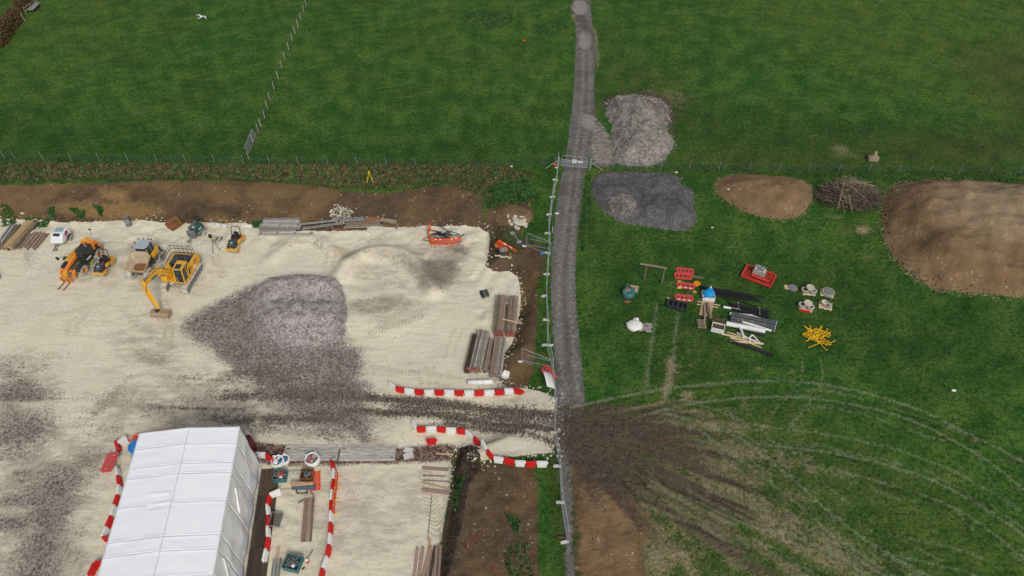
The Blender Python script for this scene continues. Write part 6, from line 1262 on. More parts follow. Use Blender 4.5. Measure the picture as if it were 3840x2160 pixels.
for x in (-.45,.45): MB().beam((x,-.45,0),(x,-.2,.5),.06,.06).beam((x,.45,0),(x,.2,.5),.06,.06).beam((x,-.5,.5),(x,.5,.5),.07,.07).build('trestle_leg',WOD,t)
MB().beam((-.5,-.42,.12),(.5,-.42,.12),.05,.05).build('rail',WOD,t)
GP='blue grey poles resting on the trestle'
for i in range(7): A=GC(Z4,468,640+i*4.5,.55);B=GC(Z4,682,634+i*5,.55); pipe('steel_pole','blue grey steel pole lying on the low trestle',"pole",A,B,.045,pm('blue_grey',(.12,.17,.21),(.08,.11,.14),4,.5),GP,z=.52+.03*(i%2),n=8)
for (x0,y0,x1,y1),lb in (((455,606,668,604),'upper pinkish batten on the pole trestle'),((455,620,665,615),'middle pinkish batten on the pole trestle'),((457,637,668,618),'slanting pinkish batten on the pole trestle')): plank('batten',lb,'batten',GC(Z4,x0,y0,.6),GC(Z4,x1,y1,.6),.09,.06,pm('peach_timber',(.62,.38,.24),(.5,.30,.18),3,.8),'pinkish battens on the trestle',z=.6)
for i,(xt,xb) in enumerate(((595,562),(620,582),(640,604),(668,638))):
    plank('scaffold_board',f'{ORD[i]} long grey scaffold board of the four lying side by side, counted from the shelter','board',GC(Z4,xb,1142),GC(Z4,xt,748 if i!=3 else 742),.21,.08,WOO if i%2 else WOP,'four scaffold boards side by side',z=.02*i)
t=thing('steel_grate','dark grey steel grate propped on the water barriers','grate',GC(Z4,322,935,.4)+Vector((0,0,.38)),R(-4),tilt=(0,R(12))); MB().path([(-.45,-.6,0),(.45,-.6,0),(.45,.6,0),(-.45,.6,0),(-.45,-.6,0)],.05).build('frame',GRY,t); pr=None
for i in range(8):
    if pr is None: pr=MB().box((0,0,0),(.8,.05,.05)).build('bar',BLK,t,loc=(0,-.48+.137*i,0))
    else: inst(pr,t,(0,-.48+.137*i,0))
GL='grey steel frames heaped at the picture edge'
for i in range(9): xb=285+i*10; A=GC(Z4,xb-8,1470,.2);B=GC(Z4,xb+14,1300+rnd.uniform(-15,15),.2); pipe('steel_frame_bar',"long grey steel bar in the heap beside the lowest teal bin",'bar',A,B,.04,GRY if i%2 else STE,GL,z=.05+.1*(i%3),n=6)
for i,(xa,xb) in enumerate(((322,338),(342,356))): plank('batten',('upper','lower')[i]+' thin pale pole on the grey steel heap','pole',GC(Z4,xa,1340,.3),GC(Z4,xb,1195,.3),.08,.06,WOY,'pale poles on the steel heap',z=.3)
t=thing('paint_tin','small red and white tin standing alone by the lowest teal bin','tin',GC(Z4,612,1322)); MB().tube((0,0,0),(0,0,.3),.15,12).build('tin_body',RDP,t); MB().tube((0,0,.3),(0,0,.34),.14,12).build('tin_lid',REF,t)
for a,b,w,mt,lb in (((440,450),(605,428),.22,WOO,'brown board lying between the two bulk bags'),((430,500),(560,492),.10,STE,'grey steel bar in front of the blue and white bags'),((372,668),(470,660),.08,WOY,'thin pole joining barrier and trestle'),((562,1392),(588,1372),.12,WOD,'short dark stub beside the lowest teal bin'),((1775,345),(1935,348),.11,WOL,'thin pale lath on the end of the brown shingle'),((1650,470),(1888,488),.30,WOP,'uppermost thick brown plank bedded in the chalk'),((1655,540),(1860,548),.10,WOP,'thin brown lath under the uppermost plank'),((1662,590),(1912,600),.06,WOO,'very thin lath in the middle of the bedded planks'),((1650,608),(1890,662),.09,WOY,'slanting pale lath above the lowest thick plank'),((1655,680),(1900,700),.30,WOP,'lowest thick reddish plank bedded in the chalk'),((640,690),(670,720),.12,GRY,'small grey hinge plate by the scaffold boards'),((620,1280),(660,1215),.08,GRY,'small grey hook bar above the red tin'),((530,790),(580,755),.14,GRY,'bent grey clamp beside the scaffold boards')):
    plank('plank',lb,'plank',GC(Z4,*a),GC(Z4,*b),w,.07,mt,z=.0)
CL=(1530,1700,3.149)
for i,(a,b,w,mt) in enumerate((((115,1120),(72,1480),.20,WOP),((180,1112),(128,1480),.24,WOP),((255,985),(180,1480),.07,WOY),((265,1000),(195,1480),.06,WOY),((270,1102),(175,1480),.22,WOP),((280,1160),(212,1480),.20,WOO),((320,1105),(262,1480),.22,WOD),((343,1112),(318,1480),.22,WOP),((390,1097),(362,1480),.22,WOP))):
    plank('yard_beam',f'{ORD[i]} long timber of the fan at the picture foot, counted from the chalk side','beam',GC(CL,*a),GC(CL,*b),w,.16 if w>.1 else .05,mt,'fan of long timbers on the chalk',z=.0)
t=thing('dark_cable','thin dark cable trailing from the bedded planks to the timber fan','cable',GC(Z4,1738,720)); o=GC(Z4,1738,720); MB().path([GC(Z4,a,b)-o+Vector((0,0,.04)) for a,b in ((1738,720),(1730,800),(1722,900),(1712,1000),(1705,1060),(1698,1130))],.035,6).build('cable_run',GRY,t)
# ================================================================ stores on the grass
t=thing('timber_goal','rough timber goal frame standing in the grass','frame',GC(X4,553,388)); A=GC(X4,553,388);B=GC(X4,722,418); 
tl=Vector((0,0,2.3)); MB().tube((0,0,0),tl,.09,8).build('upright',WOO,t); MB().tube(B-A,B-A+tl,.09,8).build('upright',WOO,t); d=(B-A).normalized(); MB().tube(tl-d*.75+Vector((0,0,.08)),B-A+tl+d*.25+Vector((0,0,.08)),.10,8).build('crossbar',WOO,t)
for a,b,lb in (((985,348),(1130,368),'upper thin stake beside the overlapping red boards'),((990,358),(1110,378),'lower thin stake beside the overlapping red boards'),((775,565),(965,638),'pale plank lying against the black tray')): plank('stake',lb,'stake',GC(X4,*a),GC(X4,*b),.09 if 'thin' in lb else .15,.06,WOL if 'pale' in lb else WOO,z=.06)
t=thing('orange_disc','round orange plastic lid on the grass at the end of the black pipes','lid',GC(X4,1065,422)); MB().lathe([(.001,.12),(.3,.12),(.40,.07),(.42,0),(.001,0)],22).build('disc',pm('bright_orange',(.85,.27,.01),None,3,.5,rv=0),t,smooth=False)
for q,lb in (((890,465),'yellow plastic foot under the bright red board'),((1045,503),'yellow plastic foot by the orange disc'),((895,403),'yellow plastic foot above the bright red board')): 
    t=thing('yellow_block',lb,'barrier foot',GC(X4,*q),R(-10)); MB().box((0,0,.05),(.42,.2,.1),taper=(.7,.7)).build('foot_block',pm('yellow_plastic',(.80,.55,.04)),t)
t=thing('black_tray','black compartment tray lying askew below the red boards','tray',GC(X4,870,645),R(-20)); MB().box((0,0,.06),(2.1,1.0,.10)).build('tray_base',BLK,t)
for x in (-1.02,-.52,0,.52,1.02): MB().box((x,0,.25),(.06,1.0,.38)).build('divider',DKP,t)
for y in (-.48,.48): MB().box((0,y,.25),(2.1,.06,.40)).build('tray_side',DKP,t)
# white container with blue bag
t=thing('white_container','white open tub holding the bright blue bag','container',GC(X4,1168,560),R(-4)); 
for x,y,a,b in ((-.62,0,.06,1.15),(.62,0,.06,1.15),(0,-.56,1.3,.06),(0,.56,1.3,.06)): MB().box((x,y,.3),(a,b,.6)).build('side',WHP,t)
MB().box((0,0,.04),(1.24,1.1,.06)).build('base',WHP,t)
t=thing('blue_bag','bright blue plastic bag knotted on top of the white tub','bag',GC(X4,1168,560)+Vector((0,.1,.25))); m=MB(); m.blob((0,0,.35),(1.3,1.1,.9),3,14,9,.10); m.blob((.05,.1,.85),(.6,.5,.6),7,9,7,.25); m.build('bag_body',BLU,t); MB().blob((.08,.15,1.18),(.22,.2,.3),3,6,5,.3).build('knot',WHP,t)
plank('ply_sheet','tan plywood sheet lying under two split logs','sheet',GC(X4,1140,742),GC(X4,1172,592),1.25,.05,CAR,z=.04)
for a,b,w,lb in (((1140,775),(1138,635),.24,'straight split log on the plywood sheet'),((1195,762),(1165,615),.34,'thicker crooked split log on the plywood sheet'),((1165,700),(1180,618),.2,'short dark split log on the plywood sheet')): pipe('split_log',lb,'log',GC(X4,*a,.2),GC(X4,*b,.2),w/2,WOO,z=.1)
for a,b,lb in (((1100,580),(1222,604),'pale batten across the top of the plywood sheet'),((1070,600),(1290,635),'upper long batten poking out both sides of the plywood'),((1062,625),(1272,655),'lower long batten poking out both sides of the plywood')): plank('batten',lb,'batten',GC(X4,*a),GC(X4,*b),.11,.06,WOL,z=.0 if 'long' in lb else .1)
def pallet(lb,c,rz,w,l,mt,name='pallet',n=6,z=0):
    t=thing(name,lb,'pallet',Vector((c.x,c.y,c.z+z)),rz)
    for i in range(n): MB().box((0,-w/2+w*(i+.5)/n,.14),(l,w/n*.72,.025)).build('slat',mt,t)
    for x in (-l/2+.05,0,l/2-.05): MB().box((x,0,.08),(.1,w,.09)).build('bearer',mt,t)
    for i in (0,n-1): MB().box((0,-w/2+w*(i+.5)/n,.015),(l,w/n*.72,.025)).build('base_slat',mt,t)
    return t
pallet('small empty wooden pallet between ply sheet and white crate',GC(X4,1106,815),R(86),.9,1.15,WOO,n=5)
t=thing('moss_tray','flat tray of mossy brown debris behind the white crate','tray',GC(X4,1272,795),R(-14)); MB().box((0,0,.12),(1.7,.95,.22)).build('tray_base',WOD,t)
for i in range(26): MB().blob((rnd.uniform(-.75,.75),rnd.uniform(-.4,.4),.27),(.35,.25,.14),i,6,4,.3).build('debris',pm('mossy_debris',(.12,.10,.05),(.06,.06,.03),6,.9,rv=.3),t)
t=thing('white_crate','white open crate filled with brown debris','crate',GC(X4,1262,868),R(-18))
for x,y,a,b in ((-.62,0,.06,.8),(.62,0,.06,.8),(0,-.4,1.3,.06),(0,.4,1.3,.06)): MB().box((x,y,.3),(a,b,.6)).build('side',WHP,t)
MB().box((0,0,.25),(1.2,.76,.4)).build('fill',WOD,t)
for i in range(14): MB().blob((rnd.uniform(-.5,.5),rnd.uniform(-.3,.3),.47),(.3,.22,.12),i,6,4,.3).build('debris',pm('mossy_debris',(.12,.10,.05)),t)
def pipeset(lb,cat,rows,r,mt,group,zs,caps=None,n=8):
    for i,(a,b) in enumerate(rows): pipe('pipe',lb if isinstance(lb,str) else lb[i],cat,GC(X4,*a,.1),GC(X4,*b,.1),r,mt,group,z=zs[i%len(zs)],n=n,cap=caps)
pipeset('thin black pipe of the long loose bunch running from the orange disc','pipe',[((1088+4*i,442+i*4.5),e) for i,e in enumerate(((1712,547),(1690,560),(1655,573),(1675,588),(1600,560),(1705,607),(1560,590)))]+[((1092,470),(1640,650)),((1110,480),(1380,585))],.055,BLP,'long loose thin black pipes',[0,.02,.10,.04,.12])
pipeset('glossy black pipe in the strapped bundle above the grey pipes','pipe',[((1378+6*i-(25 if i>4 else 0),612+i*9),(1766-3*i,692+i*10)) for i in range(8)],.10,BLP,'strapped bundle of black pipes',[.0,.16,.05,.2])
pipeset('grey pipe in the banded bundle between the white tubes','pipe',[((1398-2*i,712+i*8.5),(1832-3*i,792+i*11)) for i in range(9)],.10,GRP,'banded bundle of grey pipes',[.05,.22,.1,.26],WHP)
for a,b,r,lb,z in (((1345,815),(1720,888),.26,'thickest white tube lying against the grey pipe bundle',.0),((1500,800),(1780,885),.13,'slim white tube between the grey bundle and the thick tube',.16),((1380,715),(1600,735),.16,'white tube under the upper end of the grey bundle',.0),((1600,735),(1790,790),.11,'white tube showing behind the grey bundle',.02),((1320,648),(1480,680),.13,'white tube poking from the black bundle',.05)): pipe('white_pipe',lb,'tube',GC(X4,*a,.15),GC(X4,*b,.15),r,WHP,'white tubes among the pipe bundles',z=z,n=14)
for a,b,r,lb in (((1435,860),(1722,935),.09,'black pipe half under the thickest white tube'),((1398,995),(1798,1122),.16,'fat black pipe lying lowest of all on the grass')): pipe('black_pipe',lb,'pipe',GC(X4,*a),GC(X4,*b),r,BLP,z=0,n=14)
for (x,y),lb in (((1466,632),'pale strap at the near end of the black bundle'),((1672,685),'pale strap at the far end of the black bundle')):
    p=GC(X4,x,y,.4); t=thing('strap',lb,'strap',Vector((p.x,p.y,p.z+.36)),R(-12)); MB().box((0,0,0),(.09,1.1,.03)).build('band',WOG,t)
for (x,y),lb in (((1502,770),'first tan block spacer on the grey pipes from the crate side'),((1608,786),'middle tan block spacer on the grey pipes'),((1720,808),'tan block spacer at the far end of the grey pipes')): 
    p=GC(X4,x,y,.5); t=thing('spacer',lb,'spacer',Vector((p.x,p.y,p.z+.46)),R(-12)); MB().box((0,0,0),(.14,.3,.1)).build('spacer_block',WOP,t); MB().box((-.3,-.05,-.02),(.4,.12,.05),.5).build('spacer_tail',WOP,t)
t=thing('bent_tubing','bent white plastic frame pieces lying across the battens','frame',GC(X4,1560,920)); o=GC(X4,1560,920); z=Vector((0,0,.35))
for pts,r in (([(1470,825),(1500,890),(1515,945)],.12),([(1455,890),(1570,945),(1650,985)],.07),([(1575,975),(1580,930),(1600,912),(1625,930),(1670,985)],.08)): MB().path([GC(X4,*p,.3)-o+z*(.6 if r<.1 else 1) for p in pts],r,8).build('tube_piece',WHP,t)
for i,(a,b,w) in enumerate((((1292,902),(1600,975),.14),((1300,912),(1440,945),.2),((1350,898),(1640,985),.09),((1385,945),(1590,990),.15),((1388,985),(1705,1008),.22),((1560,1000),(1682,1052),.11),((1395,978),(1690,1012),.12),((1370,925),(1500,950),.12))): plank('batten',f'{ORD[i]} pale batten of the loose fan, counted down from the white tubes','batten',GC(X4,*a),GC(X4,*b),w,.07,WOL,'loose pale battens below the white tubes',z=.06*(i%3))
# red lifting pallet with concrete block
pc_=GC(X4,1665,352); cA=GC((2750,960,9.662),300,740,.15);cB=GC((2750,960,9.662),1360,1140,.15);cC=GC((2750,960,9.662),480,325,.15)
rz=ang(cA,cB); Lr=(cB-cA).length; Wr=(cC-cA).length; cen=(cA+cB)/2+(cC-cA)/2; cen.z=Hf(cen.x,cen.y)
REDS=pm('red_steel',(.70,.035,.03),(.55,.03,.028),2,.45,dust=.15,rv=0)
t=thing('steel_stillage','red steel slatted frame carrying a grey engine block','frame',cen,rz)
for y in (-Wr/2,Wr/2): MB().box((0,y,.2),(Lr,.12,.16)).build('side_rail',REDS,t)
for x in (-Lr/2,Lr/2): MB().box((x,0,.2),(.12,Wr,.16)).build('end_rail',REDS,t)
pr=None
for i in range(1,7):
    y=-Wr/2+Wr*i/7
    if pr is None: pr=MB().box((0,0,0),(Lr-.1,.09,.07)).build('slat',REDS,t,loc=(0,y,.17))
    else: inst(pr,t,(0,y,.17))
MB().beam((-.7,-.42,.32),(1.1,-.42,.32),.32,.16).build('cross_plate',REDS,t,bevel=.03)
for x in (-Lr*.3,Lr*.3): MB().box((x,Wr/2+.12,.2),(.3,.14,.12)).build('lug',REDS,t)
t=thing('engine_block','grey metal block with white fittings on the red slatted frame','block',cen+Vector((.1,.35,.25)),rz); MB().box((0,0,.3),(1.4,.9,.6),taper=(.9,.85)).build('casting',CON,t,bevel=.04); MB().box((-.1,.15,.68),(1.15,.55,.2)).build('cover_plate',GRY,t,bevel=.02)
for x,y in ((-.45,-.2),(.2,.05),(.5,-.05),(.42,-.35),(-.2,.3)): MB().blob((x,y,.72),(.24,.18,.14),3).build('fitting',REF,t)
MB().tube((-.7,.2,.4),(-1.3,.35,.2),.05).build('hose',GRY,t)
# stone rings
def stones_(q,lb,kind):
    c=GC((2920,1040,5.175),*q); t=thing('kerb_pallet' if kind!='disc' else 'stone_disc',lb,'stone pallet' if kind!='disc' else 'disc',c,R(-6 if kind in('a','disc') else -18))
    if kind=='disc': MB().lathe([(.001,.14),(.48,.14),(.5,.1),(.5,0),(.001,0)],22).build('disc',GRY,t); 
    else:
        for i in range(5): MB().box((0,-.45+.22*i,.10),(1.35,.15,.05)).build('slat',WOL,t)
        for x in (-.55,0,.55): MB().box((x,0,.04),(.12,1.1,.07)).build('bearer',WOL,t)
        if kind in('a','b'):
            for x,y in ((-.42,0),(.42,-.05)): MB().lathe([(.22,.13),(.40,.13),(.42,.42),(.30,.46),(.20,.42)],18,'z',(x,y,0)).build('ring',CON,t)
            MB().lathe([(.001,.50),(.43,.50),(.45,.66),(.40,.70),(.32,.66),(.001,.64)],22,'z',(.1,.15,0)).build('cover',CHK,t)
        if kind=='b': MB().box((-.1,-.62,.12),(1.15,.06,.24)).build('red_sheet',RDP,t)
        if kind=='c':
            MB().lathe([(.001,.36),(.5,.36),(.52,.13),(.001,.13)],22,'z',(.1,.05,0)).build('disc',GRY,t); MB().lathe([(.53,.13),(.66,.13),(.66,.34),(.53,.36)],22,'z',(.1,.05,0)).build('ring',CON,t)
        if kind=='d':
            for i in range(9): MB().box((rnd.uniform(-.45,.45),rnd.uniform(-.35,.35),.22+.12*(i//4)),(rnd.uniform(.3,.5),rnd.uniform(.22,.35),.18),rnd.uniform(-.6,.6)).build('stone',CON,t,bevel=.03)
            MB().lathe([(.001,.50),(.32,.50),(.34,.40),(.001,.40)],18,'z',(-.2,.15,0)).build('cover',CHK,t)
stones_((275,215),'lone grey stone disc beside a little stack of slats','disc'); stones_((570,290),'pallet of concrete rings with a pale round cover, farther from the yellow rods','a'); stones_((930,320),'pallet with one dark ring-edged disc','c'); stones_((520,590),'pallet of concrete rings with a red sheet at its front','b'); stones_((900,560),'pallet of loose broken kerb stones','d')
t=thing('slat_stack','few pale slats tucked under the lone stone disc','slats',GC((2920,1040,5.175),175,200),R(-8)); [MB().box((0,-.25+.17*i,.05),(.75,.08,.07)).build('slat',WOL,t) for i in range(4)]
# yellow rods
YR=pm('yellow_rod',(.85,.50,.02),None,3,.5,rv=.05); CY_=(2920,1040,5.175); cc=GC(CY_,720,1110)
for i in range(36):
    if i<28: c=cc+Vector((rnd.gauss(0,.62),rnd.gauss(0,.42),0)); an=rnd.choice([-.65,-.5,.45,.3,-.9,.9])+rnd.uniform(-.15,.15); L=rnd.uniform(1.0,1.9)
    else: c=GC(CY_,830,1260)+Vector((rnd.gauss(0,.5),rnd.gauss(0,.35),0)); an=rnd.choice([-.1,-.2,-1.2,.4]); L=rnd.uniform(.9,1.6)
    d=Vector((math.cos(an)*L/2,math.sin(an)*L/2,0)); o=pipe('yellow_rod','yellow rod with a stub end in the tangled yellow heap','rod',c-d,c+d,.04,YR,'tangled heap of yellow rods',z=.02+.22*rnd.random(),n=6); MB().tube((L/2-.02,0,0),(L/2-.02,.16,.0),.038,6).build('stub',YR,o)
# teal bundle, white bag
t=thing('teal_bag','round teal bulk bag with dark straps','bag',GC(X4,398,535)); m=MB(); m.lathe([(.001,.0),(.62,0),(.70,.2),(.68,.6),(.6,.75),(.5,.68),(.001,.6)],18); m.build('bag_skin',TEA,t,smooth=True); MB().blob((-.05,.15,.68),(.7,.45,.2),3,8,5,.25).build('content',WOP,t); MB().path([(-.55,.1,.7),(-.3,.4,.95),(.1,.5,.9),(.35,.3,.75)],.05).build('strap',BLK,t)
pallet('teal plastic pallet tucked behind the teal bag with boards on it',GC(X4,440,480),R(-14),1.1,1.35,TEA,n=6)
for q,rz_,lb in (((462,462),-14,'upper tan board on the teal pallet'),((478,485),75,'lower tan board on the teal pallet')): 
    p=GC(X4,*q); t=thing('board_offcut',lb,'board',p+Vector((0,0,.17)),R(rz_)); MB().box((0,0,.02),(.9,.3,.04)).build('board',CAR,t)
t=thing('paper_sack','brown sack half buried below the teal bag','sack',GC(X4,392,597)); MB().blob((0,0,.06),(.95,.45,.16),4,10,5,.2).build('sack_body',RUS,t,smooth=True)
t=thing('white_sack','slumped white bulk sack on the grass','sack',GC(X4,455,845)); m=MB(); m.blob((0,0,.32),(1.75,1.5,.75),6,16,9,.10); m.blob((.3,.75,.35),(.7,.6,.5),8,8,6,.3); m.build('sack_body',WHP,t,smooth=True)
t=thing('grey_liner','torn grey felt liner spilling from the white sack','liner',GC(X4,545,845),R(-10)); m=MB(); rr=random.Random(4)
for i in range(14): m.blob((rr.uniform(-.5,.7),rr.uniform(-.55,.6),.14),(rr.uniform(.4,.9),rr.uniform(.3,.6),.24),i,7,4,.35)
m.build('liner_felt',pm('grey_felt',(.30,.28,.25),(.2,.185,.165),5,.9),t)
# plinth stone in the pasture, small litter
CHT=pm('tan_stone',(.42,.35,.25),(.26,.21,.15),5,.9,bump=.4)
c=G(3272,600); t=thing('stone_plinth','tan stone block with an upright stone on top in the pasture','stone',c,R(-8)); MB().ext([(-.6,-.4),(.55,-.5),(.7,-.05),(.5,.42),(-.35,.5),(-.7,.1)],'z',0,.55).build('base_stone',CHT,t,bevel=.06); MB().ext([(-.45,-.3),(.42,-.35),(.5,.0),(.3,.3),(-.3,.35)],'z',.55,.72).build('step_stone',CHT,t,bevel=.04); MB().lathe([(.001,.72),(.24,.72),(.26,.9),(.2,1.15),(.1,1.35),(.001,1.42)],9,'z',(.02,.05,0)).build('upright_stone',CHT,t)
for (u,v),lb,mt,s in (((2536,648),'white stone lying beside the planings heap',WHP,.35),((3574,1466),'lone white bottle-like scrap in the open pasture',WHP,.4),((2670,855),'small white scrap on the grass below the planings',WHP,.3),((1918,626),'white plastic scrap at the top of the bank',WHP,.35),((1966,155),'orange marker scrap in the far pasture',ORP,.5),((86,803),'pale boulder on the soil bank above the timber piles',CHK,.5),((2730,712),'single pale cobble on the oval soil heap',CHK,.35),((2086,631),'white ball on the verge beside the gate post',WHP,.35)):
    p=G(u,v); o=MB().blob((0,0,s*.25),(s*1.2,s*.7,s*.5),int(u),8,6,.2).build('litter' if mt is not CHK else 'field_stone',mt,None,smooth=True); o.location=p; tag(o,lb,'scrap' if mt is not CHK else 'stone')
# gull in flight
gz=9.0; p=P(756,63,gz); t=thing('gull','white gull gliding over the far pasture with bent wings','bird',p,R(60))
b=MB(); b.lathe([(.001,-.30),(.04,-.24),(.085,-.05),(.09,.08),(.06,.2),(.05,.26),(.001,.33)],12,'x'); b.build('body',WHP,t,smooth=True); MB().ext([(-.28,-.02),(-.28,.02),(-.5,.12),(-.52,-.12)],'z',-.01,.01).build('tail',WHP,t)
for s in (-1,1): MB().add([(.12,s*.06,.03),(.2,s*.45,.12),(-.05,s*.85,.02),(-.12,s*.8,.02),(.02,s*.42,.11),(-.12,s*.06,.02)],[(0,1,4,5),(1,2,3,4)]).build('wing',WHP,t); 
for ch in t.children:
    if ch.name.startswith('wing'): ch.modifiers.new('thick','SOLIDIFY').thickness=.02
MB().tube((.32,0,0),(.38,0,-.01),.015,6).build('bill',YEL,t)
t.scale=(1.3,1.3,1.3)
# ================================================================ brushwood, hedge, weeds, stones
def scatter(name,mat,pts,sz,flat=.7,seed=1,label=None,kind='stuff',parent=None):
    rg_=np.random.default_rng(seed); pts=np.asarray(pts,float); n=len(pts); base=np.array([(1,0,0),(0,1,0),(-1,0,0),(0,-1,0),(0,0,1),(0,0,-1)],float)
    s=sz[0]+(sz[1]-sz[0])*rg_.random((n,1,1))**2; v=base[None]*(.7+.6*rg_.random((n,6,1)))*s*.5; v[:,:,2]*=flat; a=rg_.random(n)*6.28; c,s_=np.cos(a)[:,None],np.sin(a)[:,None]
    x=v[:,:,0]*c-v[:,:,1]*s_; y=v[:,:,0]*s_+v[:,:,1]*c; V=np.stack([x,y,v[:,:,2]],2)+pts[:,None,:]; F=np.array([(0,1,4),(1,2,4),(2,3,4),(3,0,4),(1,0,5),(2,1,5),(3,2,5),(0,3,5)])
    FF=(F[None]+np.arange(n)[:,None,None]*6).reshape(-1,3); me=bpy.data.meshes.new(name); me.from_pydata(V.reshape(-1,3).tolist(),[],FF.tolist()); me.materials.append(mat); o=bpy.data.objects.new(name,me); S.collection.objects.link(o); o['kind']=kind
    if label: o['label']=label
    if parent: o.parent=parent
    return o
def sample(poly,n,seed,edge=None):
    r_=np.random.default_rng(seed); x0,y0=poly.min(0);x1,y1=poly.max(0); out=[]
    while len(out)<n:
        x=r_.uniform(x0,x1);y=r_.uniform(y0,y1); ins=False
        for i in range(len(poly)):
            a=poly[i];b=poly[(i+1)%len(poly)]
            if (a[1]>y)!=(b[1]>y) and x<(b[0]-a[0])*(y-a[1])/(b[1]-a[1]+1e-12)+a[0]: ins=not ins
        if ins: out.append((x,y,Hf(x,y)))
    return out
GSM=pm('gravel_stone',(.40,.36,.355),(.13,.11,.11),1.2,.9,k=5); STM=pm('rubble_stone',(.38,.345,.31),(.16,.145,.13),.8,.9,k=4); TSM=pm('field_pebble',(.34,.25,.17),(.19,.13,.08),.9,.9,k=4); CHM=pm('chalk_lump',(.70,.66,.54),(.52,.48,.38),.9,.9,k=4); MDM=pm('mud_clod',(.075,.052,.038),(.035,.025,.019),.9,.95,k=4)
scatter('gravel',pm('pale_gravel_stone',(.50,.46,.455),(.19,.165,.17),1.2,.9,k=5),sample(np.array(GH),8000,1),(.07,.2),label='loose purple grey gravel on the heap')
scatter('gravel',GSM,sample(chaikin(D([(480,810),(560,745),(650,705),(868,740),(862,860),(925,890),(905,960),(940,1110),(830,1070),(700,1010),(580,930)],YZ)),7000,2),(.05,.17),label='loose gravel spread over the chalk below the heap')
scatter('rubble',STM,sample(np.array(ST),4200,3),(.10,.42),label='loose pale rubble on the stone heap')
scatter('rubble',STM,sample(np.array(PL),260,4),(.05,.15),label='coarse stones on the planings heap')
scatter('rubble',STM,sample(chaikin(D([(1522,520),(1550,500),(1590,505),(1600,530),(1590,550),(1560,556),(1530,545)])),900,5),(.08,.26),label='coarse grey stones heaped at the planings edge')
for k,q in enumerate((SA,SB,SC)): scatter('pebbles',TSM,sample(np.array(q),(650,1600,160)[k],6+k),(.05,.2),label=('pebbles on the oval soil heap','pebbles on the large soil heap','pebbles on the small soil heap')[k])
def ring(poly,n,seed,w=.7):
    r_=np.random.default_rng(seed); out=[]; m=len(poly)
    for _ in range(n): i=r_.integers(m); a=poly[i];b=poly[(i+1)%m]; p=a+(b-a)*r_.random()+r_.normal(0,w,2)*.5; out.append((p[0],p[1],Hf(p[0],p[1])))
    return out
scatter('clods',TSM,ring(np.array(SB),1300,21),(.08,.3),label='clods fringing the large soil heap'); scatter('clods',TSM,ring(np.array(SA),600,22,.5),(.06,.22),label='clods fringing the oval soil heap'); scatter('clods',GSM,ring(np.array(PL),260,23,.5),(.05,.16),label='stones fringing the planings heap'); scatter('clods',STM,ring(np.array(ST),700,24,.6),(.08,.3),label='stones fringing the stone heap')
scatter('chalk_lumps',CHM,ring(YARD[:32],1500,25,.75),(.05,.26),label='chalk lumps crumbled along the yard edge')
scatter('chalk_lumps',CHM,sample(D([(825,530),(840,510),(880,520),(905,545),(870,552),(840,548)],-.4),260,26),(.1,.34),label='spill of white chalk lumps on the soil bank')
scatter('clods',MDM,sample(D([(1180,1120),(1205,1135),(1210,1180),(1180,1230),(1165,1320),(1145,1400),(1130,1460),(1105,1460),(1125,1380),(1140,1260),(1145,1180),(1160,1120)],-.6),2600,27),(.08,.34),label='dark clods tumbled along the cut edge')
scatter('clods',MDM,sample(D([(960,985),(1400,1030),(1402,1150),(1200,1080),(960,1050)],-1),1200,28),(.05,.17),label='mud clods dropped in the entrance')
scatter('clods',MDM,sample(D([(1398,1020),(1640,1030),(1760,1120),(1700,1190),(1600,1230),(1430,1200)]),2200,29),(.05,.2),label='mud clods churned outside the entrance')
scatter('soil_stones',TSM,sample(D([(0,470),(600,460),(1000,490),(1200,475),(1210,550),(1000,560),(640,555),(0,545)],-.6),1500,30),(.04,.16),label='stones in the brown soil bank')
scatter('soil_stones',TSM,sample(D([(1190,1185),(1345,1185),(1350,1449),(1140,1449)],-.4),350,31),(.04,.14),label='stones in the stripped soil strip')
def blades(name,mat,pts,h,w,n,seed,label=None,parent=None,lean=.5):
    """tufts: n leaning leaf blades at each point, all in one object"""
    r_=np.random.default_rng(seed); P_=np.repeat(np.asarray(pts,float),n,0); m=len(P_); a=r_.random(m)*6.283; hh=h[0]+(h[1]-h[0])*r_.random(m); ll=hh*lean*(.3+r_.random(m)); ww=w*(.6+.8*r_.random(m))
    off=r_.normal(0,1,(m,2))*hh[:,None]*.35; b=P_.copy(); b[:,:2]+=off; d=np.stack([np.cos(a),np.sin(a)],1); s=np.stack([-d[:,1],d[:,0]],1)
    v0=b.copy(); v0[:,:2]-=s*ww[:,None]/2; v1=b.copy(); v1[:,:2]+=s*ww[:,None]/2; v2=b.copy(); v2[:,:2]+=d*ll[:,None]*.5+s*ww[:,None]*.45; v2[:,2]+=hh*.7; v3=b.copy(); v3[:,:2]+=d*ll[:,None]; v3[:,2]+=hh*.95
    V=np.stack([v0,v1,v2,v3],1).reshape(-1,3); I=np.arange(m)*4; F=np.stack([I,I+1,I+2,I+3],1); me=bpy.data.meshes.new(name); me.from_pydata(V.tolist(),[],F.tolist()); me.materials.append(mat); o=bpy.data.objects.new(name,me); S.collection.objects.link(o); o['kind']='stuff'
    if label: o['label']=label
    if parent: o.parent=parent
    return o
def leafmat(name,c1,c2,sc=1.2): return pm(name,c1,c2,sc,.8,k=4,rv=0)
LG=leafmat('green_leaf',(.07,.17,.04),(.035,.095,.025)); LR=leafmat('dock_brown',(.24,.13,.07),(.12,.075,.042)); LY=leafmat('dry_grass',(.34,.30,.15),(.17,.17,.07)); LD=leafmat('rush_green',(.055,.125,.045),(.03,.075,.03))
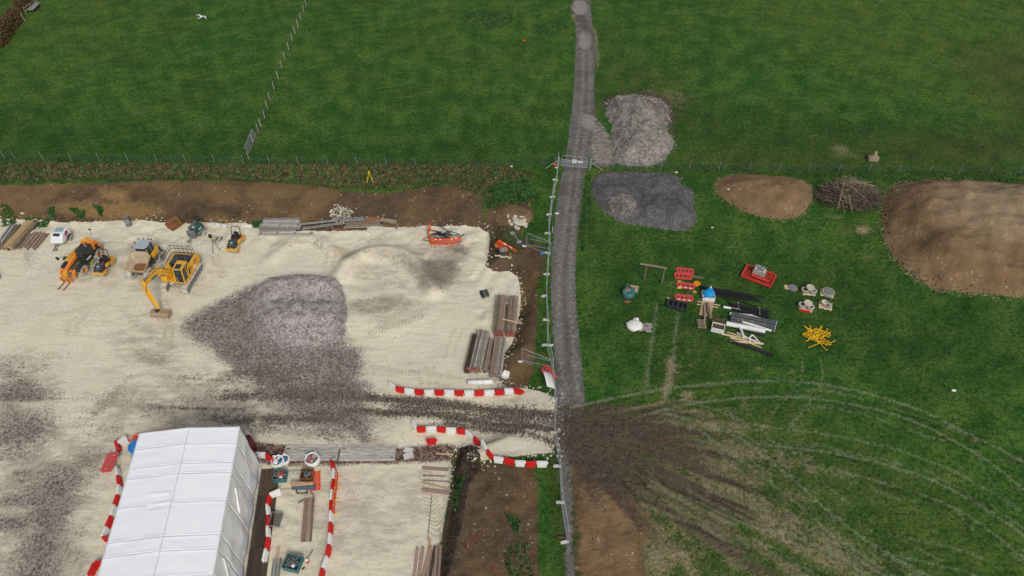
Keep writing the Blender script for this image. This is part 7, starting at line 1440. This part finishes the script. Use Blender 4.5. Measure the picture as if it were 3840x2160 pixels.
WP=D([(-30,412),(600,416),(1200,416),(1345,430),(1335,480),(1340,520),(1300,512),(1240,530),(1225,500),(1130,458),(1000,474),(830,468),(600,448),(200,452),(-30,455)])
blades('weeds',LG,sample(WP,6000,41),(.06,.28),.16,5,41,'green weeds along the top of the bank'); blades('dead_weeds',LR,sample(WP,2800,42),(.08,.36),.12,5,42,'brown seeded docks along the top of the bank'); blades('dead_weeds',LY,sample(WP,1500,43),(.08,.28),.10,4,43,'dry grass along the top of the bank')
blades('weeds',LG,sample(D([(1240,470),(1330,450),(1345,500),(1300,508),(1245,510)]),1500,44),(.2,.6),.2,6,44,'dense nettles at the yard corner')
for i,q in enumerate(([(0,510),(28,518),(38,560),(0,560)],[(60,540),(125,545),(110,562),(56,558)],[(120,520),(135,520),(135,545),(122,545)],[(1230,580),(1300,590),(1325,640),(1300,662),(1245,640)],[(1225,480),(1250,490),(1240,530),(1222,530)],[(630,548),(660,548),(655,565),(632,562)],[(1340,560),(1350,600),(1340,640),(1320,600)],[(1268,1400),(1320,1350),(1340,1460),(1280,1470)],[(1270,1300),(1310,1320),(1300,1350)],[(170,520),(210,525),(205,545)],[(235,515),(255,518),(250,535)],[(1150,1200),(1170,1210),(1150,1290),(1140,1280)])): blades('weeds',LG,sample(D(q,-.6),(90 if i in(2,6,7,8) else 150),50+i),(.08,.3),.14,4,50+i,'patch of green weeds on bare soil')
blades('rushes',LD,sample(chaikin(D([(1160,45),(1200,25),(1290,30),(1295,60),(1230,82),(1180,72)])),420,70),(.08,.3),.10,5,70,'dark clump of rushes in the far pasture'); blades('rushes',LD,sample(chaikin(D([(1335,60),(1400,50),(1440,70),(1400,90),(1345,85)])),200,71),(.08,.25),.10,5,71,'second dark clump of rushes near the track')
TR=D([(1700,412),(1780,414),(2576,436),(2576,466),(2240,452),(2060,446),(1780,436),(1700,432)])
blades('long_grass',LG,sample(TR,900,72),(.05,.18),.14,4,72,'longer grass under the stock fence'); blades('long_grass',LG,sample(D([(-20,398),(1385,400),(1385,412),(-20,410)]),1300,73),(.05,.2),.14,4,73,'longer grass under the stock fence above the bank')
blades('verge_grass',LG,sample(D([(1476,445),(1486,440),(1486,520),(1474,600),(1464,640),(1460,560)]),1300,74),(.08,.22),.12,4,74,'verge grass beside the track'); blades('verge_grass',LG,ring(np.array(PL),150,75,.8),(.05,.15),.14,4,75,'grass fringing the planings')
blades('verge_grass',LG,ring(np.array(SB),260,76,1.0),(.05,.18),.14,4,76,'grass fringing the large soil heap'); blades('verge_grass',LG,ring(np.array(SA),160,77,.8),(.05,.16),.14,4,77,'grass fringing the oval soil heap')
# brushwood
c=G(3182,745); t=thing('brushwood_heap','tangled heap of cut brown branches between the two soil heaps','brushwood',c); rr=random.Random(12); BR=pm('twig_brown',(.14,.10,.085),(.055,.04,.034),3,.9,k=4,rv=.2); BR2=pm('pale_twig',(.33,.28,.19),(.2,.16,.11),3,.9,rv=.2)
def twigs(n,mt,sx,sy,hz,L0,L1,r):
    m=MB()
    for i in range(n):
        a=rr.uniform(0,6.283); q=rr.random()**.5; x=sx*q*math.cos(a);y=sy*q*math.sin(a); z=hz*(1-q*q)*rr.uniform(.3,1)+.08; an=rr.uniform(0,3.14); L=rr.uniform(L0,L1); d=Vector((math.cos(an),math.sin(an)*.8,rr.uniform(-.6,.6)))*L/2; p=Vector((x,y,z)); k=p+Vector((rr.uniform(-.15,.15),rr.uniform(-.15,.15),rr.uniform(0,.15)))
        m.tube(p-d,k,r,3); m.tube(k,p+d,r*.7,3); 
    return m
twigs(900,BR,3.9,2.3,2.3,1.0,2.9,.028).build('twigs',BR,t,kind='stuff'); o=twigs(280,BR2,3.2,2.2,2.6,1.2,3.0,.024).build('twigs',BR2,t,kind='stuff'); o.location=(-.3,.0,.1)
for a,b,r in (((-1.3,.3,2.4),(-2.2,-2.3,.3),.12),((-.9,-1.2,1.5),(-.6,-2.8,.2),.09),((1.9,.6,1.3),(2.9,1.3,1.2),.10),((-1.5,2.0,1.2),(-1.6,2.9,1.0),.07),((-2.0,-.2,1.0),(-2.3,-1.6,.5),.06),((2.4,-.3,.9),(3.0,.2,.8),.06)): MB().tube(a,b,r,7,r*.7).build('branch',BR2 if r>.08 else BR,t)
for q in ((-.2,.2,2.5),(1.2,.3,2.2)):
    for k in range(26): an=k/26*6.283; L=rr.uniform(1.2,2.4); MB().tube(q,(q[0]+math.cos(an)*L,q[1]+math.sin(an)*L*.8,q[2]-rr.uniform(.2,1.0)),.03,4,.012).build('branch',BR2,t)
# hedge and field corner
def shrubline(name,label,pts,w,h,n,seed,mt,mt2):
    t=thing(name,label,'hedge',pts[0]); o=Vector(pts[0]); r_=np.random.default_rng(seed); P_=[];m=MB()
    for i in range(n):
        k=r_.integers(len(pts)-1); p=Vector(pts[k]).lerp(Vector(pts[k+1]),float(r_.random()))-o; a=r_.random()*6.283; q=r_.random()**.5; zz=r_.random(); s=math.sqrt(max(0,1-(zz*.95)**3))
        P_.append((p.x+w*q*s*math.cos(a),p.y+w*q*s*math.sin(a),p.z+h*zz*(.85+.3*r_.random())))
    blades('crown',mt,P_,(.12,.35),.13,3,seed,parent=t); blades('crown',mt2,P_[::3],(.12,.3),.13,3,seed+1,parent=t)
    for i in range(26): k=i%(len(pts)-1); p=Vector(pts[k]).lerp(Vector(pts[k+1]),float(r_.random()))-o; m.tube(p,p+Vector((r_.uniform(-.6,.6),r_.uniform(-.6,.6),h*.8)),.03,4)
    m.build('stems',WOD,t,kind='stuff'); return t
HB1=leafmat('hedge_brown',(.17,.10,.045),(.09,.06,.03)); HB2=leafmat('hedge_olive',(.11,.105,.035),(.05,.06,.02))
shrubline('hedge','brown autumn hedge along the edge of the farthest pasture',[G(-40,190),G(5,165),G(40,110),G(68,72)],1.3,2.0,3800,81,HB1,HB2); shrubline('hedge','smaller round brown bush beside the wooden rail',[G(88,40),G(100,15),G(118,-15)],1.3,1.9,1700,83,HB1,HB2)
t=thing('rail_fence','short weathered rail fence with a tilted grey panel beyond the hedge','fence',G(100,55)); o=G(100,55); 
for q in ((100,55),(124,40),(143,20)): MB().tube(G(*q)-o,G(*q)-o+Vector((0,0,1.3)),.07,6).build('post',WOO,t)
for z in (.6,1.1): MB().tube(G(100,55)-o+Vector((0,0,z)),G(143,20)-o+Vector((0,0,z)),.05,5).build('rail',WOG,t)
MB().beam(G(112,45)-o+Vector((.5,-.3,.5)),G(140,20)-o+Vector((.5,-.3,.7)),1.0,.08).build('panel',WOG,t)
for q,lb in (((94,78),'leaning pale post at the hedge end'),((53,112),'short pale post against the hedge')): t=thing('fence_post',lb,'post',G(*q)); MB().tube((0,0,0),(-.25,.1,1.3),.06,6).build('shaft',pm('pale_post',(.5,.47,.4)),t)


# red survey spray on the bare strip
for i,(q,rz_,L) in enumerate((((1030,1375),0,.6),((1030,1375),90,.6),((770,1050),52,1.9))): 
    p=GC(CL,*q); o=MB().box((0,0,0),(L,.05,.01)).build('survey_mark',pm('faded_red_spray',(.45,.07,.05),None,3,.9,rv=0)); o.location=(p.x,p.y,p.z+.06+.004*i); o.rotation_euler=(0,0,R(rz_)); tag(o,('one stroke of the small red survey cross on bare soil','other stroke of the small red survey cross on bare soil','long faint red survey line on bare soil')[i],'survey mark')
